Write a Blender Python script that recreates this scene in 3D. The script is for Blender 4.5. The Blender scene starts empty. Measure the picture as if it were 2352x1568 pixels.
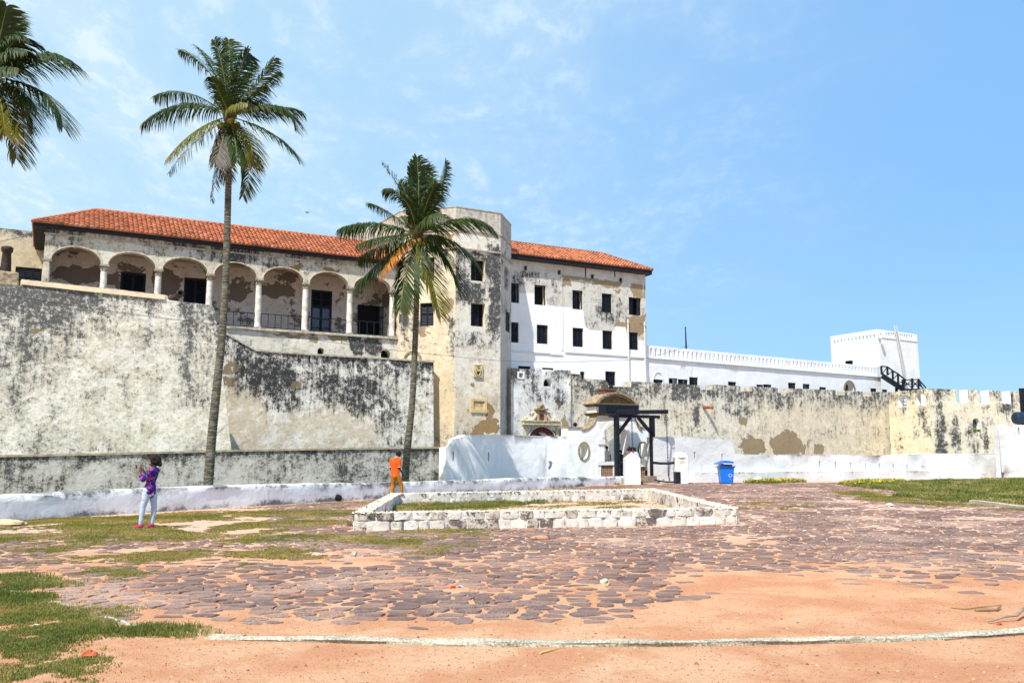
import bpy, bmesh, math, random
import numpy as np
from math import sin, cos, pi, radians, sqrt, atan2, tan
from mathutils import Vector, Matrix, noise
from mathutils.geometry import delaunay_2d_cdt
random.seed(7)
rng = np.random.default_rng(11)
SC = bpy.context.scene
COL = SC.collection

# ------------------------------------------------------------------ camera, sky, sun, exposure
FPX, CXP, CYP, HZ = 2000.0, 1176.0, 784.0, 1047.0          # measured on the photograph at 2352 x 1568
PITCH = math.atan((HZ - CYP) / FPX)
CAMZ = 1.6
cd = bpy.data.cameras.new('camera')
cam = bpy.data.objects.new('camera', cd)
COL.objects.link(cam)
cd.sensor_width = 36.0
cd.lens = 36.0 * FPX / 2352.0
cd.clip_start = 0.1
cd.clip_end = 4000
cam.location = (0, 0, CAMZ)
cam.rotation_euler = (radians(90) + PITCH, 0, 0)
SC.camera = cam
SC.view_settings.view_transform = 'Standard'
SC.view_settings.look = 'None'
SC.view_settings.exposure = 0.62
SC.view_settings.gamma = 1.0

SUN_EL = radians(57)
SUN_TR = Vector((0.46, 0.888, 0)).normalized()               # way the light travels over the ground
sl = bpy.data.lights.new('sun', 'SUN')
sun = bpy.data.objects.new('sun', sl)
COL.objects.link(sun)
sl.energy = 4.6
sl.angle = radians(0.5)
sl.color = (1.0, 0.955, 0.88)
ldir = Vector((SUN_TR.x * cos(SUN_EL), SUN_TR.y * cos(SUN_EL), -sin(SUN_EL)))
sun.rotation_euler = ldir.to_track_quat('-Z', 'Y').to_euler()
sun.location = (0, 0, 50)

W = bpy.data.worlds.new('World')
SC.world = W
W.use_nodes = True
wn, wl = W.node_tree.nodes, W.node_tree.links
wn.clear()
wo = wn.new('ShaderNodeOutputWorld')
wb = wn.new('ShaderNodeBackground')
sky = wn.new('ShaderNodeTexSky')
sky.sky_type = 'NISHITA'
sky.sun_disc = False
sky.sun_elevation = SUN_EL
sky.sun_rotation = math.atan2(-SUN_TR.x, -SUN_TR.y)
sky.air_density = 1.0
sky.dust_density = 0.3
sky.ozone_density = 1.0
wb.inputs['Strength'].default_value = 0.135


class G:
    """small node-graph writer"""
    def __init__(s, tree): s.t, s.n, s.l = tree, tree.nodes, tree.links
    def new(s, typ, **kw):
        x = s.n.new(typ)
        for k, v in kw.items(): setattr(x, k, v)
        return x
    def put(s, sock, v):
        if v is None: return
        if hasattr(v, 'is_linked') or isinstance(v, bpy.types.NodeSocket): s.l.new(v, sock)
        elif isinstance(v, (tuple, list)) and sock.type == 'RGBA' and len(v) == 3: sock.default_value = (*v, 1)
        else: sock.default_value = v
    def m(s, op, a, b=None, c=None, clamp=False):
        x = s.new('ShaderNodeMath', operation=op, use_clamp=clamp)
        s.put(x.inputs[0], a); s.put(x.inputs[1], b); s.put(x.inputs[2], c)
        return x.outputs[0]
    def v(s, op, a, b=None, out=0):
        x = s.new('ShaderNodeVectorMath', operation=op)
        s.put(x.inputs[0], a); s.put(x.inputs[1], b)
        return x.outputs['Value'] if out == 'v' else x.outputs[0]
    def mix(s, f, a, b, mode='MIX'):
        x = s.new('ShaderNodeMix', data_type='RGBA', blend_type=mode, clamp_factor=True)
        s.put(x.inputs[0], f); s.put(x.inputs[6], a); s.put(x.inputs[7], b)
        return x.outputs[2]
    def noise(s, vec, scale=1.0, detail=6, rough=.6, dist=0.0):
        x = s.new('ShaderNodeTexNoise')
        s.put(x.inputs['Vector'], vec)
        x.inputs['Scale'].default_value = scale; x.inputs['Detail'].default_value = detail
        x.inputs['Roughness'].default_value = rough; x.inputs['Distortion'].default_value = dist
        return x.outputs['Fac']
    def st(s, v_, lo, hi, a=0.0, b=1.0):
        x = s.new('ShaderNodeMapRange', interpolation_type='SMOOTHSTEP')
        s.put(x.inputs['Value'], v_); s.put(x.inputs['From Min'], lo); s.put(x.inputs['From Max'], hi)
        s.put(x.inputs['To Min'], a); s.put(x.inputs['To Max'], b)
        return x.outputs['Result']
    def map(s, vec, scale=(1, 1, 1), loc=(0, 0, 0), rot=(0, 0, 0)):
        x = s.new('ShaderNodeMapping')
        s.put(x.inputs['Vector'], vec)
        x.inputs['Scale'].default_value = scale; x.inputs['Location'].default_value = loc; x.inputs['Rotation'].default_value = rot
        return x.outputs[0]
    def bump(s, h, dist=.02, strength=1.0, normal=None):
        x = s.new('ShaderNodeBump')
        s.put(x.inputs['Height'], h); x.inputs['Distance'].default_value = dist; x.inputs['Strength'].default_value = strength
        if normal is not None: s.put(x.inputs['Normal'], normal)
        return x.outputs[0]


# thin broken cloud, placed by direction in the sky
g = G(W.node_tree)
tc = g.new('ShaderNodeTexCoord').outputs['Generated']
sep = g.new('ShaderNodeSeparateXYZ'); wl.new(tc, sep.inputs[0])
zz = g.m('MAXIMUM', sep.outputs[2], 0.03)
cv = g.new('ShaderNodeCombineXYZ')
wl.new(g.m('DIVIDE', sep.outputs[0], g.m('ADD', zz, .12)), cv.inputs[0]); wl.new(g.m('DIVIDE', sep.outputs[1], g.m('ADD', zz, .12)), cv.inputs[1])
cx = cv.outputs[0]
big = g.noise(g.map(cx, loc=(3.1, 1.3, 0)), .9, 4, .55, .4)
med = g.noise(g.map(cx, scale=(1.0, .8, 1), rot=(0, 0, .5)), 3.2, 8, .62, .5)
fin = g.noise(g.map(cx, scale=(1.2, .7, 1), rot=(0, 0, .4)), 15.0, 6, .6, .3)
leftw = g.st(sep.outputs[0], .50, -.42)                       # more veil to the left of the view
mot = g.m('MULTIPLY', g.st(fin, .42, .68), g.st(med, .40, .62))
veil = g.m('MULTIPLY', g.st(g.m('ADD', med, g.m('MULTIPLY', big, .5)), .58, .98), .50)
cl = g.m('ADD', g.m('MULTIPLY', mot, .75), g.m('MULTIPLY', veil, 1.0))
cl = g.m('MULTIPLY', cl, g.m('ADD', g.m('MULTIPLY', leftw, 1.0), .0))
cl = g.m('MULTIPLY', cl, g.st(sep.outputs[2], .10, .26))
skyc = g.mix(1.0, sky.outputs[0], (0.90, 1.04, 1.14), 'MULTIPLY')
tone = g.mix(leftw, (1.32, 2.68, 4.74), (2.6, 3.9, 4.88))
tone = g.mix(g.m('MULTIPLY', g.st(sep.outputs[2], .30, .02), g.m('SUBTRACT', 1.0, g.m('MULTIPLY', leftw, .4))), tone, (1.62, 3.10, 4.72))
skyc = g.mix(.86, skyc, tone)
wl.new(g.mix(cl, skyc, (3.7, 4.5, 4.95)), wb.inputs['Color'])
wl.new(wb.outputs[0], wo.inputs[0])

# ------------------------------------------------------------------ picture measurements -> points in the place
def Z(k, x, y):
    s, ox, oy = {1: (2.24, 0, 700), 2: (2.24, 800, 900), 3: (2.613, 1500, 800), 4: (2.613, 2000, 900), 5: (2.613, 1700, 1400),
                 6: (2.958, 2200, 1450), 7: (2.614, 2550, 1250), 8: (2.24, 3200, 1250), 9: (6.033, 1860, 1440), 10: (9.223, 2060, 1590)}[k]
    return ((x / s + ox) / 1.7415, (y / s + oy) / 1.7415)
ct, sn = cos(PITCH), sin(PITCH)
CAMP = Vector((0, 0, CAMZ))
def ray(px, py):
    a, b = (px - CXP) / FPX, (CYP - py) / FPX
    return Vector((a, ct - sn * b, sn + ct * b))
def at(px, py, Y):
    d = ray(px, py); return CAMP + d * (Y / d.y)
def gnd(px, py, z=0.0):
    d = ray(px, py); return CAMP + d * ((z - CAMZ) / d.z)
def hx(px, Y):                                              # x at depth Y for a point near the horizon
    return (px - CXP) / FPX * ct * Y

class Plane:
    """vertical (or battered) wall plane: u metres along, z up, d metres out of its face"""
    def __init__(s, X, Y, ang, batter=0.0):
        s.O = Vector((X, Y, 0)); s.d = Vector((cos(radians(ang)), sin(radians(ang)), 0)); s.ang = ang
        s.n = Vector((s.d.y, -s.d.x, 0)); s.b = batter
    def p(s, u, z, d=0.0):
        return s.O + s.d * u + Vector((0, 0, z)) + s.n * (d - s.b * z)
    def uz(s, px, py, d=0.0):
        r = ray(px, py)
        M = Matrix((s.d, Vector((0, 0, 1)) - s.n * s.b, -r)).transposed()
        k = M.inverted() @ (CAMP - s.O - s.n * d)
        return (k.x, k.y)
    def zz(s, k, x, y, d=0.0): return s.uz(*Z(k, x, y), d)
    def off(s, d, du=0.0):
        q = Plane(0, 0, s.ang, s.b); q.O = s.O + s.n * d + s.d * du; return q
def pl_vp(px, Y, xv, batter=0.0):
    return Plane(hx(px, Y), Y, math.degrees(atan2(1.0, (xv - CXP) / FPX * ct)), batter)

# ------------------------------------------------------------------ object plumbing
def link(o, parent=None):
    COL.objects.link(o)
    if parent is not None:
        o.parent = parent
        M = Matrix.Translation(parent.location) if parent.parent is None else Matrix.Identity(4)   # parts are modelled in place
        o.matrix_parent_inverse = M.inverted()
    return o
def tag(o, label, cat, group=None, kind=None):
    if label: o['label'] = label
    if cat: o['category'] = cat
    if group: o['group'] = group
    if kind: o['kind'] = kind
    return o
def thing(name, label, cat, loc=(0, 0, 0), group=None):
    o = bpy.data.objects.new(name, None); o.location = loc; COL.objects.link(o)
    o.empty_display_size = .3
    return tag(o, label, cat, group)

class MB:
    def __init__(s): s.v, s.f, s.m = [], [], []
    def face(s, ids, m=0): s.f.append(tuple(ids)); s.m.append(m)
    def add(s, vs, fs, m=0):
        b = len(s.v); s.v += [tuple(p) for p in vs]
        for f in fs: s.f.append(tuple(b + i for i in f)); s.m.append(m)
    def hexa(s, c, m=0):                                   # 8 corners: bottom 0-3 ccw, top 4-7
        s.add(c, [(3, 2, 1, 0), (4, 5, 6, 7), (0, 1, 5, 4), (1, 2, 6, 5), (2, 3, 7, 6), (3, 0, 4, 7)], m)
    def box(s, x0, x1, y0, y1, z0, z1, m=0):
        s.hexa([(x0, y0, z0), (x1, y0, z0), (x1, y1, z0), (x0, y1, z0), (x0, y0, z1), (x1, y0, z1), (x1, y1, z1), (x0, y1, z1)], m)
    def pbox(s, P, u0, u1, z0, z1, d0, d1, m=0):           # d1 = outward side
        c = [P.p(u0, z0, d1), P.p(u1, z0, d1), P.p(u1, z0, d0), P.p(u0, z0, d0), P.p(u0, z1, d1), P.p(u1, z1, d1), P.p(u1, z1, d0), P.p(u0, z1, d0)]
        s.hexa(c, m)
    def bar(s, a, b, w, h=None, m=0, up=(0, 0, 1)):
        a, b = Vector(a), Vector(b); t = (b - a)
        if t.length < 1e-6: return
        t.normalize(); u = Vector(up)
        if abs(t.dot(u)) > .98: u = Vector((0, 1, 0))
        r = t.cross(u).normalized(); u = r.cross(t); h = h or w
        c = []
        for q in (a, b):
            c += [q - r * w / 2 - u * h / 2, q + r * w / 2 - u * h / 2, q + r * w / 2 + u * h / 2, q - r * w / 2 + u * h / 2]
        s.add(c, [(0, 1, 2, 3), (7, 6, 5, 4), (0, 4, 5, 1), (1, 5, 6, 2), (2, 6, 7, 3), (3, 7, 4, 0)], m)
    def tube(s, pts, rad, n=10, m=0, caps=True):
        pts = [Vector(p) for p in pts]; k = len(pts)
        if not isinstance(rad, (list, tuple)): rad = [rad] * k
        b = len(s.v); prev = None
        for i, p in enumerate(pts):
            t = (pts[min(i + 1, k - 1)] - pts[max(i - 1, 0)]).normalized()
            if prev is None:
                r = t.cross(Vector((0, 0, 1)))
                if r.length < .05: r = t.cross(Vector((0, 1, 0)))
            else: r = prev - t * prev.dot(t)
            r.normalize(); prev = r; q = t.cross(r)
            for j in range(n):
                a = 2 * pi * j / n
                s.v.append(tuple(p + (r * cos(a) + q * sin(a)) * rad[i]))
        for i in range(k - 1):
            for j in range(n):
                s.face((b + i * n + j, b + i * n + (j + 1) % n, b + (i + 1) * n + (j + 1) % n, b + (i + 1) * n + j), m)
        if caps:
            s.face([b + j for j in range(n)][::-1], m); s.face([b + (k - 1) * n + j for j in range(n)], m)
    def lathe(s, c, prof, n=16, m=0, axis=None):           # prof: (r, h)
        c = Vector(c); b = len(s.v)
        ax = Vector(axis or (0, 0, 1)).normalized()
        r0 = ax.cross(Vector((0, 1, 0)) if abs(ax.y) < .9 else Vector((1, 0, 0))).normalized(); r1 = ax.cross(r0)
        for r, h in prof:
            for j in range(n):
                a = 2 * pi * j / n
                s.v.append(tuple(c + ax * h + (r0 * cos(a) + r1 * sin(a)) * r))
        for i in range(len(prof) - 1):
            for j in range(n):
                s.face((b + i * n + j, b + i * n + (j + 1) % n, b + (i + 1) * n + (j + 1) % n, b + (i + 1) * n + j), m)
        s.face([b + j for j in range(n)][::-1], m); s.face([b + (len(prof) - 1) * n + j for j in range(n)], m)
    def ball(s, c, r, n=12, m=0, sq=(1, 1, 1), jit=0.0, seed=0):
        c = Vector(c); b = len(s.v); k = max(n // 2, 3)
        for i in range(k + 1):
            for j in range(n):
                a, e = 2 * pi * j / n, -pi / 2 + pi * i / k
                d = Vector((cos(a) * cos(e), sin(a) * cos(e), sin(e)))
                q = 1 + (jit * noise.noise(d * 1.7 + Vector((seed * 3.1, seed, 0))) if jit else 0)
                s.v.append((c.x + d.x * r * sq[0] * q, c.y + d.y * r * sq[1] * q, c.z + d.z * r * sq[2] * q))
        for i in range(k):
            for j in range(n):
                s.face((b + i * n + j, b + i * n + (j + 1) % n, b + (i + 1) * n + (j + 1) % n, b + (i + 1) * n + j), m)
    def build(s, name, mats, parent=None, smooth=False, rot=None):
        me = bpy.data.meshes.new(name)
        me.from_pydata(s.v, [], s.f)
        mats = mats if isinstance(mats, (list, tuple)) else [mats]
        for q in mats: me.materials.append(q)
        me.polygons.foreach_set('material_index', s.m)
        if smooth: me.polygons.foreach_set('use_smooth', [True] * len(s.f))
        me.update()
        o = bpy.data.objects.new(name, me)
        return link(o, parent)
def sharp(o, deg=35):
    o.data.set_sharp_from_angle(angle=radians(deg)); return o
def bevel(o, w=.01, seg=1):
    m = o.modifiers.new('bevel', 'BEVEL'); m.width = w; m.segments = seg; m.limit_method = 'ANGLE'; m.angle_limit = radians(40); return o

def inside(poly, x, y):
    r = np.zeros(len(x), bool); n = len(poly)
    for i in range(n):
        x0, y0 = poly[i]; x1, y1 = poly[(i + 1) % n]
        if y0 == y1: continue
        c = ((y0 > y) != (y1 > y)) & (x < (x1 - x0) * (y - y0) / (y1 - y0) + x0)
        r ^= c
    return r

def area(p): return .5 * sum(p[i][0] * p[(i + 1) % len(p)][1] - p[(i + 1) % len(p)][0] * p[i][1] for i in range(len(p)))

def wall(name, P, outer, holes, t, mats, parent=None, grid=.7, disp=.015, seed=0, hole_mat=0, side_mat=0, back=True, top_ref=None):
    """A wall as a solid slab: outline and openings in (u, z); uv 'wall' = metres, uv 'edge' = (below the top, above the foot)."""
    if area(outer) < 0: outer = outer[::-1]
    holes = [h if area(h) > 0 else h[::-1] for h in holes]
    pts, edges = [], []
    for loop in [outer] + holes:
        b = len(pts); n = len(loop)
        pts += [Vector(q) for q in loop]; edges += [(b + i, b + (i + 1) % n) for i in range(n)]
    nb = len(pts)
    us, zs = [q[0] for q in outer], [q[1] for q in outer]
    gu = np.arange(min(us) + grid * .5, max(us), grid); gz = np.arange(min(zs) + grid * .5, max(zs), grid)
    if len(gu) and len(gz):
        A, B = np.meshgrid(gu, gz); A = A.ravel() + rng.uniform(-.15, .15, A.size) * grid; B = B.ravel() + rng.uniform(-.15, .15, B.size) * grid
        k = inside(outer, A, B)
        for h in holes: k &= ~inside(h, A, B)
        pts += [Vector((a, b)) for a, b in zip(A[k], B[k])]
    r = delaunay_2d_cdt(pts, edges, [], 0, 1e-5)
    V, F = r[0], r[2]
    cx_ = np.array([sum(V[i].x for i in f) / len(f) for f in F]); cy_ = np.array([sum(V[i].y for i in f) / len(f) for f in F])
    k = inside(outer, cx_, cy_)
    for h in holes: k &= ~inside(h, cx_, cy_)
    F = [f for f, q in zip(F, k) if q]
    Vx = np.array([q.x for q in V]); Vy = np.array([q.y for q in V])
    bset = set()
    for i, og in enumerate(r[3]):
        if any(o < nb for o in og): bset.add(i)
    ztop = np.full(len(V), -1e9)
    for i in range(len(outer)):
        (x0, y0), (x1, y1) = outer[i], outer[(i + 1) % len(outer)]
        if abs(x1 - x0) < 1e-6:
            q = np.abs(Vx - x0) < 1e-4; ztop[q] = np.maximum(ztop[q], max(y0, y1)); continue
        lo, hi = min(x0, x1), max(x0, x1); q = (Vx >= lo - 1e-4) & (Vx <= hi + 1e-4)
        ztop[q] = np.maximum(ztop[q], y0 + (y1 - y0) * (Vx[q] - x0) / (x1 - x0))
    if top_ref is not None: ztop = np.array([top_ref(a) for a in Vx])
    zmin = min(zs)
    vs, fs, mi, uv, uv2 = [], [], [], [], []
    def P3(i, d): return P.p(Vx[i], Vy[i], d)
    for i in range(len(V)):
        dd = 0 if i in bset else disp * 2 * noise.noise(Vector((Vx[i] * .5, Vy[i] * .5, seed)))
        vs.append(P3(i, dd))
    nF = len(V)
    def emit(idx, m, uvs, uvs2): fs.append(idx); mi.append(m); uv.extend(uvs); uv2.extend(uvs2)
    for f in F:
        a = sum(Vx[f[j]] * Vy[f[(j + 1) % len(f)]] - Vx[f[(j + 1) % len(f)]] * Vy[f[j]] for j in range(len(f)))
        if a < 0: f = f[::-1]
        emit(tuple(f), 0, [(Vx[i], Vy[i]) for i in f], [(ztop[i] - Vy[i], Vy[i] - zmin) for i in f])
    def rim(loop, m, inv):
        n = len(loop); b = len(vs); s_ = 0
        zt = max(q[1] for q in loop)
        for i in range(n):
            q0, q1 = loop[i], loop[(i + 1) % n]; L = sqrt((q1[0] - q0[0]) ** 2 + (q1[1] - q0[1]) ** 2)
            b = len(vs)
            vs.extend([P.p(q0[0], q0[1], 0), P.p(q1[0], q1[1], 0), P.p(q1[0], q1[1], -t), P.p(q0[0], q0[1], -t)])
            idx = (b, b + 3, b + 2, b + 1) if not inv else (b, b + 1, b + 2, b + 3)
            lu = {b: (q0[0], q0[1]), b + 1: (q1[0], q1[1]), b + 2: (q1[0] + t, q1[1] + .0), b + 3: (q0[0] + t, q0[1])}
            if abs(q1[1] - q0[1]) < abs(q1[0] - q0[0]):
                lu = {b: (q0[0], q0[1]), b + 1: (q1[0], q1[1]), b + 2: (q1[0], q1[1] + t), b + 3: (q0[0], q0[1] + t)}
            emit(idx, m, [lu[j] for j in idx], [(2.0, q0[1] - zmin)] * 4)
    rim(outer, side_mat, False)
    for h in holes: rim(h, hole_mat, True)
    if back:
        b = len(vs)
        vs.extend([P3(i, -t) for i in range(len(V))])
        for f in F:
            a = sum(Vx[f[j]] * Vy[f[(j + 1) % len(f)]] - Vx[f[(j + 1) % len(f)]] * Vy[f[j]] for j in range(len(f)))
            g_ = f[::-1] if a > 0 else f
            emit(tuple(b + i for i in g_), 0, [(Vx[i], Vy[i]) for i in g_], [(ztop[i] - Vy[i], Vy[i] - zmin) for i in g_])
    me = bpy.data.meshes.new(name); me.from_pydata([tuple(q) for q in vs], [], fs)
    for q in (mats if isinstance(mats, (list, tuple)) else [mats]): me.materials.append(q)
    me.polygons.foreach_set('material_index', mi)
    u1 = me.uv_layers.new(name='wall'); u1.data.foreach_set('uv', np.array(uv, dtype=np.float32).ravel())
    u2 = me.uv_layers.new(name='edge'); u2.data.foreach_set('uv', np.array(uv2, dtype=np.float32).ravel())
    sm = [i < len(F) for i in range(len(fs))]
    me.polygons.foreach_set('use_smooth', sm)
    me.update()
    return link(bpy.data.objects.new(name, me), parent)

def uvw(o, P, edge=True):
    me = o.data; a = me.uv_layers.new(name='wall'); b = me.uv_layers.new(name='edge') if edge else None
    for i, lp in enumerate(me.loops):
        q = me.vertices[lp.vertex_index].co - P.O; a.data[i].uv = (q.dot(P.d) + q.dot(P.n), q.z)
        if b: b.data[i].uv = (2.0, max(0, q.z))
    return o
def rect(P, k, x0, y0, x1, y1, d=0.0):
    """opening whose picture corners are (x0,y0)-(x1,y1): upright rectangle in the wall plane"""
    a = P.zz(k, x0, (y0 + y1) / 2, d); b = P.zz(k, x1, (y0 + y1) / 2, d); m_ = (x0 + x1) / 2
    t_ = P.zz(k, m_, y0, d); c = P.zz(k, m_, y1, d)
    return (a[0], b[0], c[1], t_[1])
def rloop(r): return [(r[0], r[2]), (r[1], r[2]), (r[1], r[3]), (r[0], r[3])]
def aloop(r, rise=None, n=10, pointed=False):
    u0, u1, z0, z1 = r; h = (u1 - u0) / 2; rise = rise or min(h, (z1 - z0) * .9); c = (u0 + u1) / 2
    L = [(u0, z0), (u1, z0)]
    if pointed: return L + [(u1, z1 - rise), (c, z1), (u0, z1 - rise)]
    for i in range(n + 1):
        a = pi * i / n; L.append((c + h * cos(a), z1 - rise + rise * sin(a)))
    return L
def oloop(c, ru, rz, n=20): return [(c[0] + ru * cos(2 * pi * i / n), c[1] + rz * sin(2 * pi * i / n)) for i in range(n)]
# ------------------------------------------------------------------ materials
def mat(name):
    m = bpy.data.materials.new(name); m.use_nodes = True
    t = m.node_tree; t.nodes.clear()
    g = G(t); o = g.new('ShaderNodeOutputMaterial'); b = g.new('ShaderNodeBsdfPrincipled')
    t.links.new(b.outputs[0], o.inputs[0])
    b.inputs['Specular IOR Level'].default_value = .25
    return m, g, b
def simple(name, col, rough=.8, metal=0.0, var=.0, scale=4.0, bump=0.0, bscale=20, spec=.25):
    m, g, b = mat(name); c = col
    tcn = g.new('ShaderNodeTexCoord').outputs['Object']
    if var:
        n_ = g.noise(tcn, scale, 6, .65)
        c = g.mix(g.st(n_, .3, .7), tuple(max(0, q * (1 - var)) for q in col), tuple(min(1, q * (1 + var)) for q in col))
    g.put(b.inputs['Base Color'], c)
    b.inputs['Roughness'].default_value = rough; b.inputs['Metallic'].default_value = metal
    b.inputs['Specular IOR Level'].default_value = spec
    if bump: g.put(b.inputs['Normal'], g.bump(g.noise(tcn, bscale, 6, .6), bump))
    return m

def plaster(name, white=(.70, .69, .64), cream=(.66, .52, .29), cr=.5, mould=0.0, streak=.25, top=.35, topw=.5, big=.6, fleck=.5, peel=0.0,
            peelc=(.29, .20, .10), blobs=(), seed=0.0, grey=(.36, .35, .32), dark=(.035, .038, .04), foot=0.0, extra=None, bump=.03, fscale=1.0):
    """old lime plaster: cream / white ground, grey and black mould (speckled and streaked), bare render where it has come off"""
    lc = .3 * cream[0] + .6 * cream[1] + .1 * cream[2]; cream = tuple(q * .72 + lc * .28 for q in cream)
    m, g, b = mat(name)
    uvn = g.new('ShaderNodeUVMap', uv_map='wall').outputs[0]
    ed = g.new('ShaderNodeSeparateXYZ'); g.put(ed.inputs[0], g.new('ShaderNodeUVMap', uv_map='edge').outputs[0])
    p = g.map(uvn, loc=(seed * 7.13, seed * 3.7, 0))
    warp = g.new('ShaderNodeTexNoise'); warp.inputs['Scale'].default_value = 1.3; warp.inputs['Detail'].default_value = 4; g.put(warp.inputs['Vector'], p)
    wv = g.v('ADD', uvn, g.v('SCALE', g.v('SUBTRACT', warp.outputs['Color'], (.5, .5, .5)), None))
    sc_ = [n for n in m.node_tree.nodes if n.type == 'VECT_MATH' and n.operation == 'SCALE'][-1]; sc_.inputs['Scale'].default_value = 1.1
    def blob(kind):
        acc = None
        for (k, u, z, ru, rz, a) in blobs:
            if k != kind: continue
            q = g.v('MULTIPLY', g.v('SUBTRACT', wv, (u, z, 0)), (1 / ru, 1 / rz, 0))
            w_ = g.m('MULTIPLY', g.st(g.v('LENGTH', q, out='v'), 1.25, .45), a)
            acc = w_ if acc is None else g.m('MAXIMUM', acc, w_)
        return acc
    n_big = g.noise(p, .22, 3, .5, .3)
    n_mid = g.noise(p, .9, 8, .62, .4)
    n_fine = g.noise(p, 3.2 * fscale, 12, .72, .2)
    n_spk = g.noise(p, 11.0 * fscale, 8, .75)
    n_str = g.noise(g.map(p, scale=(2.4, .22, 1)), 1.6, 8, .66, .2)
    n_st2 = g.noise(g.map(p, scale=(7, .5, 1)), 1.4, 8, .7)
    # ground colour
    fj = g.m('ADD', g.m('MULTIPLY', g.m('SUBTRACT', n_fine, .5), .9), g.m('MULTIPLY', g.m('SUBTRACT', n_spk, .5), .4))
    cb_ = blob('c')
    f = g.st(g.m('ADD', g.m('ADD', g.m('ADD', g.m('MULTIPLY', n_mid, .9), g.m('MULTIPLY', n_big, .45)), fj), g.m('MULTIPLY', cb_, .45) if cb_ is not None else 0.0), .86 - cr * .55, 1.16 - cr * .55)
    col = g.mix(f, white, cream)
    col = g.mix(g.m('MULTIPLY', g.st(g.noise(p, 1.7, 9, .68, .5), .50, .64), .55), col, tuple(min(1, q * 1.18) for q in white))
    col = g.mix(g.m('MULTIPLY', g.st(n_fine, .52, .66), .5), col, tuple(q * .74 for q in cream))
    col = g.mix(g.m('MULTIPLY', g.st(n_spk, .52, .70), .45), col, (.86, .84, .78))
    col = g.mix(g.m('MULTIPLY', g.st(g.noise(p, 5.5 * fscale, 9, .74, .3), .50, .64), .30), col, tuple(q * 1.15 for q in grey))
    # bare render
    pl = g.m('ADD', g.m('ADD', g.noise(p, .55, 10, .66, .5), g.m('MULTIPLY', g.m('SUBTRACT', n_fine, .5), .35)), g.m('ADD', blob('p') or 0.0, peel * .3 - .3))
    pf = g.st(pl, .52, .535)
    pcol = g.mix(g.noise(p, 5, 8, .7), tuple(q * .72 for q in peelc), tuple(q * 1.28 for q in peelc))
    # mould: a density map D drives how much of the speckle shows
    D = g.m('ADD', g.m('MULTIPLY', g.m('SUBTRACT', n_big, .5), big * 3.0), g.m('MULTIPLY', g.m('SUBTRACT', n_mid, .5), 2.6))
    D = g.m('ADD', D, g.m('MULTIPLY', g.m('SUBTRACT', n_str, .5), streak * 2.2))
    D = g.m('ADD', D, g.m('MULTIPLY', g.m('SUBTRACT', n_st2, .5), streak * 1.5))
    D = g.m('ADD', D, g.m('MULTIPLY', g.st(g.m('ADD', ed.outputs[0], g.m('MULTIPLY', g.m('SUBTRACT', n_st2, .5), topw * 2.4)), topw * 2.4, 0.0), top * 1.7))
    if foot: D = g.m('ADD', D, g.m('MULTIPLY', g.st(ed.outputs[1], foot * 2, 0.0), .5))
    bm_ = blob('m')
    if bm_ is not None: D = g.m('ADD', D, g.m('MULTIPLY', bm_, 3.2))
    bn_ = blob('n')
    if bn_ is not None: D = g.m('SUBTRACT', D, bn_)
    D = g.m('ADD', D, mould * 1.2 - .10)
    D = g.m('MINIMUM', D, 1.12)
    S = g.m('ADD', g.m('MULTIPLY', g.m('SUBTRACT', n_fine, .5), 3.6 * fleck + 1.0), g.m('MULTIPLY', g.m('SUBTRACT', n_spk, .5), 3.0))
    base = g.m('ADD', S, D)
    col = g.mix(g.m('MULTIPLY', g.st(g.m('ADD', g.m('MULTIPLY', S, .6), D), -.15, .95), .66), col, grey)
    col = g.mix(g.m('MULTIPLY', pf, .94), col, pcol)
    col = g.mix(g.m('MULTIPLY', g.st(base, .42, 1.10), g.m('SUBTRACT', .92, g.m('MULTIPLY', pf, .62))), col, dark)
    if extra: col = extra(g, uvn, p, col, dict(fine=n_fine, mid=n_mid, big=n_big, str=n_str, spk=n_spk, base=base))
    # dark hairline cracks
    g.put(b.inputs['Base Color'], col)
    b.inputs['Roughness'].default_value = .95; b.inputs['Specular IOR Level'].default_value = .1
    h = g.m('ADD', g.m('MULTIPLY', n_fine, .6), g.m('ADD', g.m('MULTIPLY', n_spk, .25), g.m('MULTIPLY', pf, -.5)))
    h = g.m('ADD', h, g.m('MULTIPLY', n_mid, .8))
    g.put(b.inputs['Normal'], g.bump(h, bump))
    return m

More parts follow.
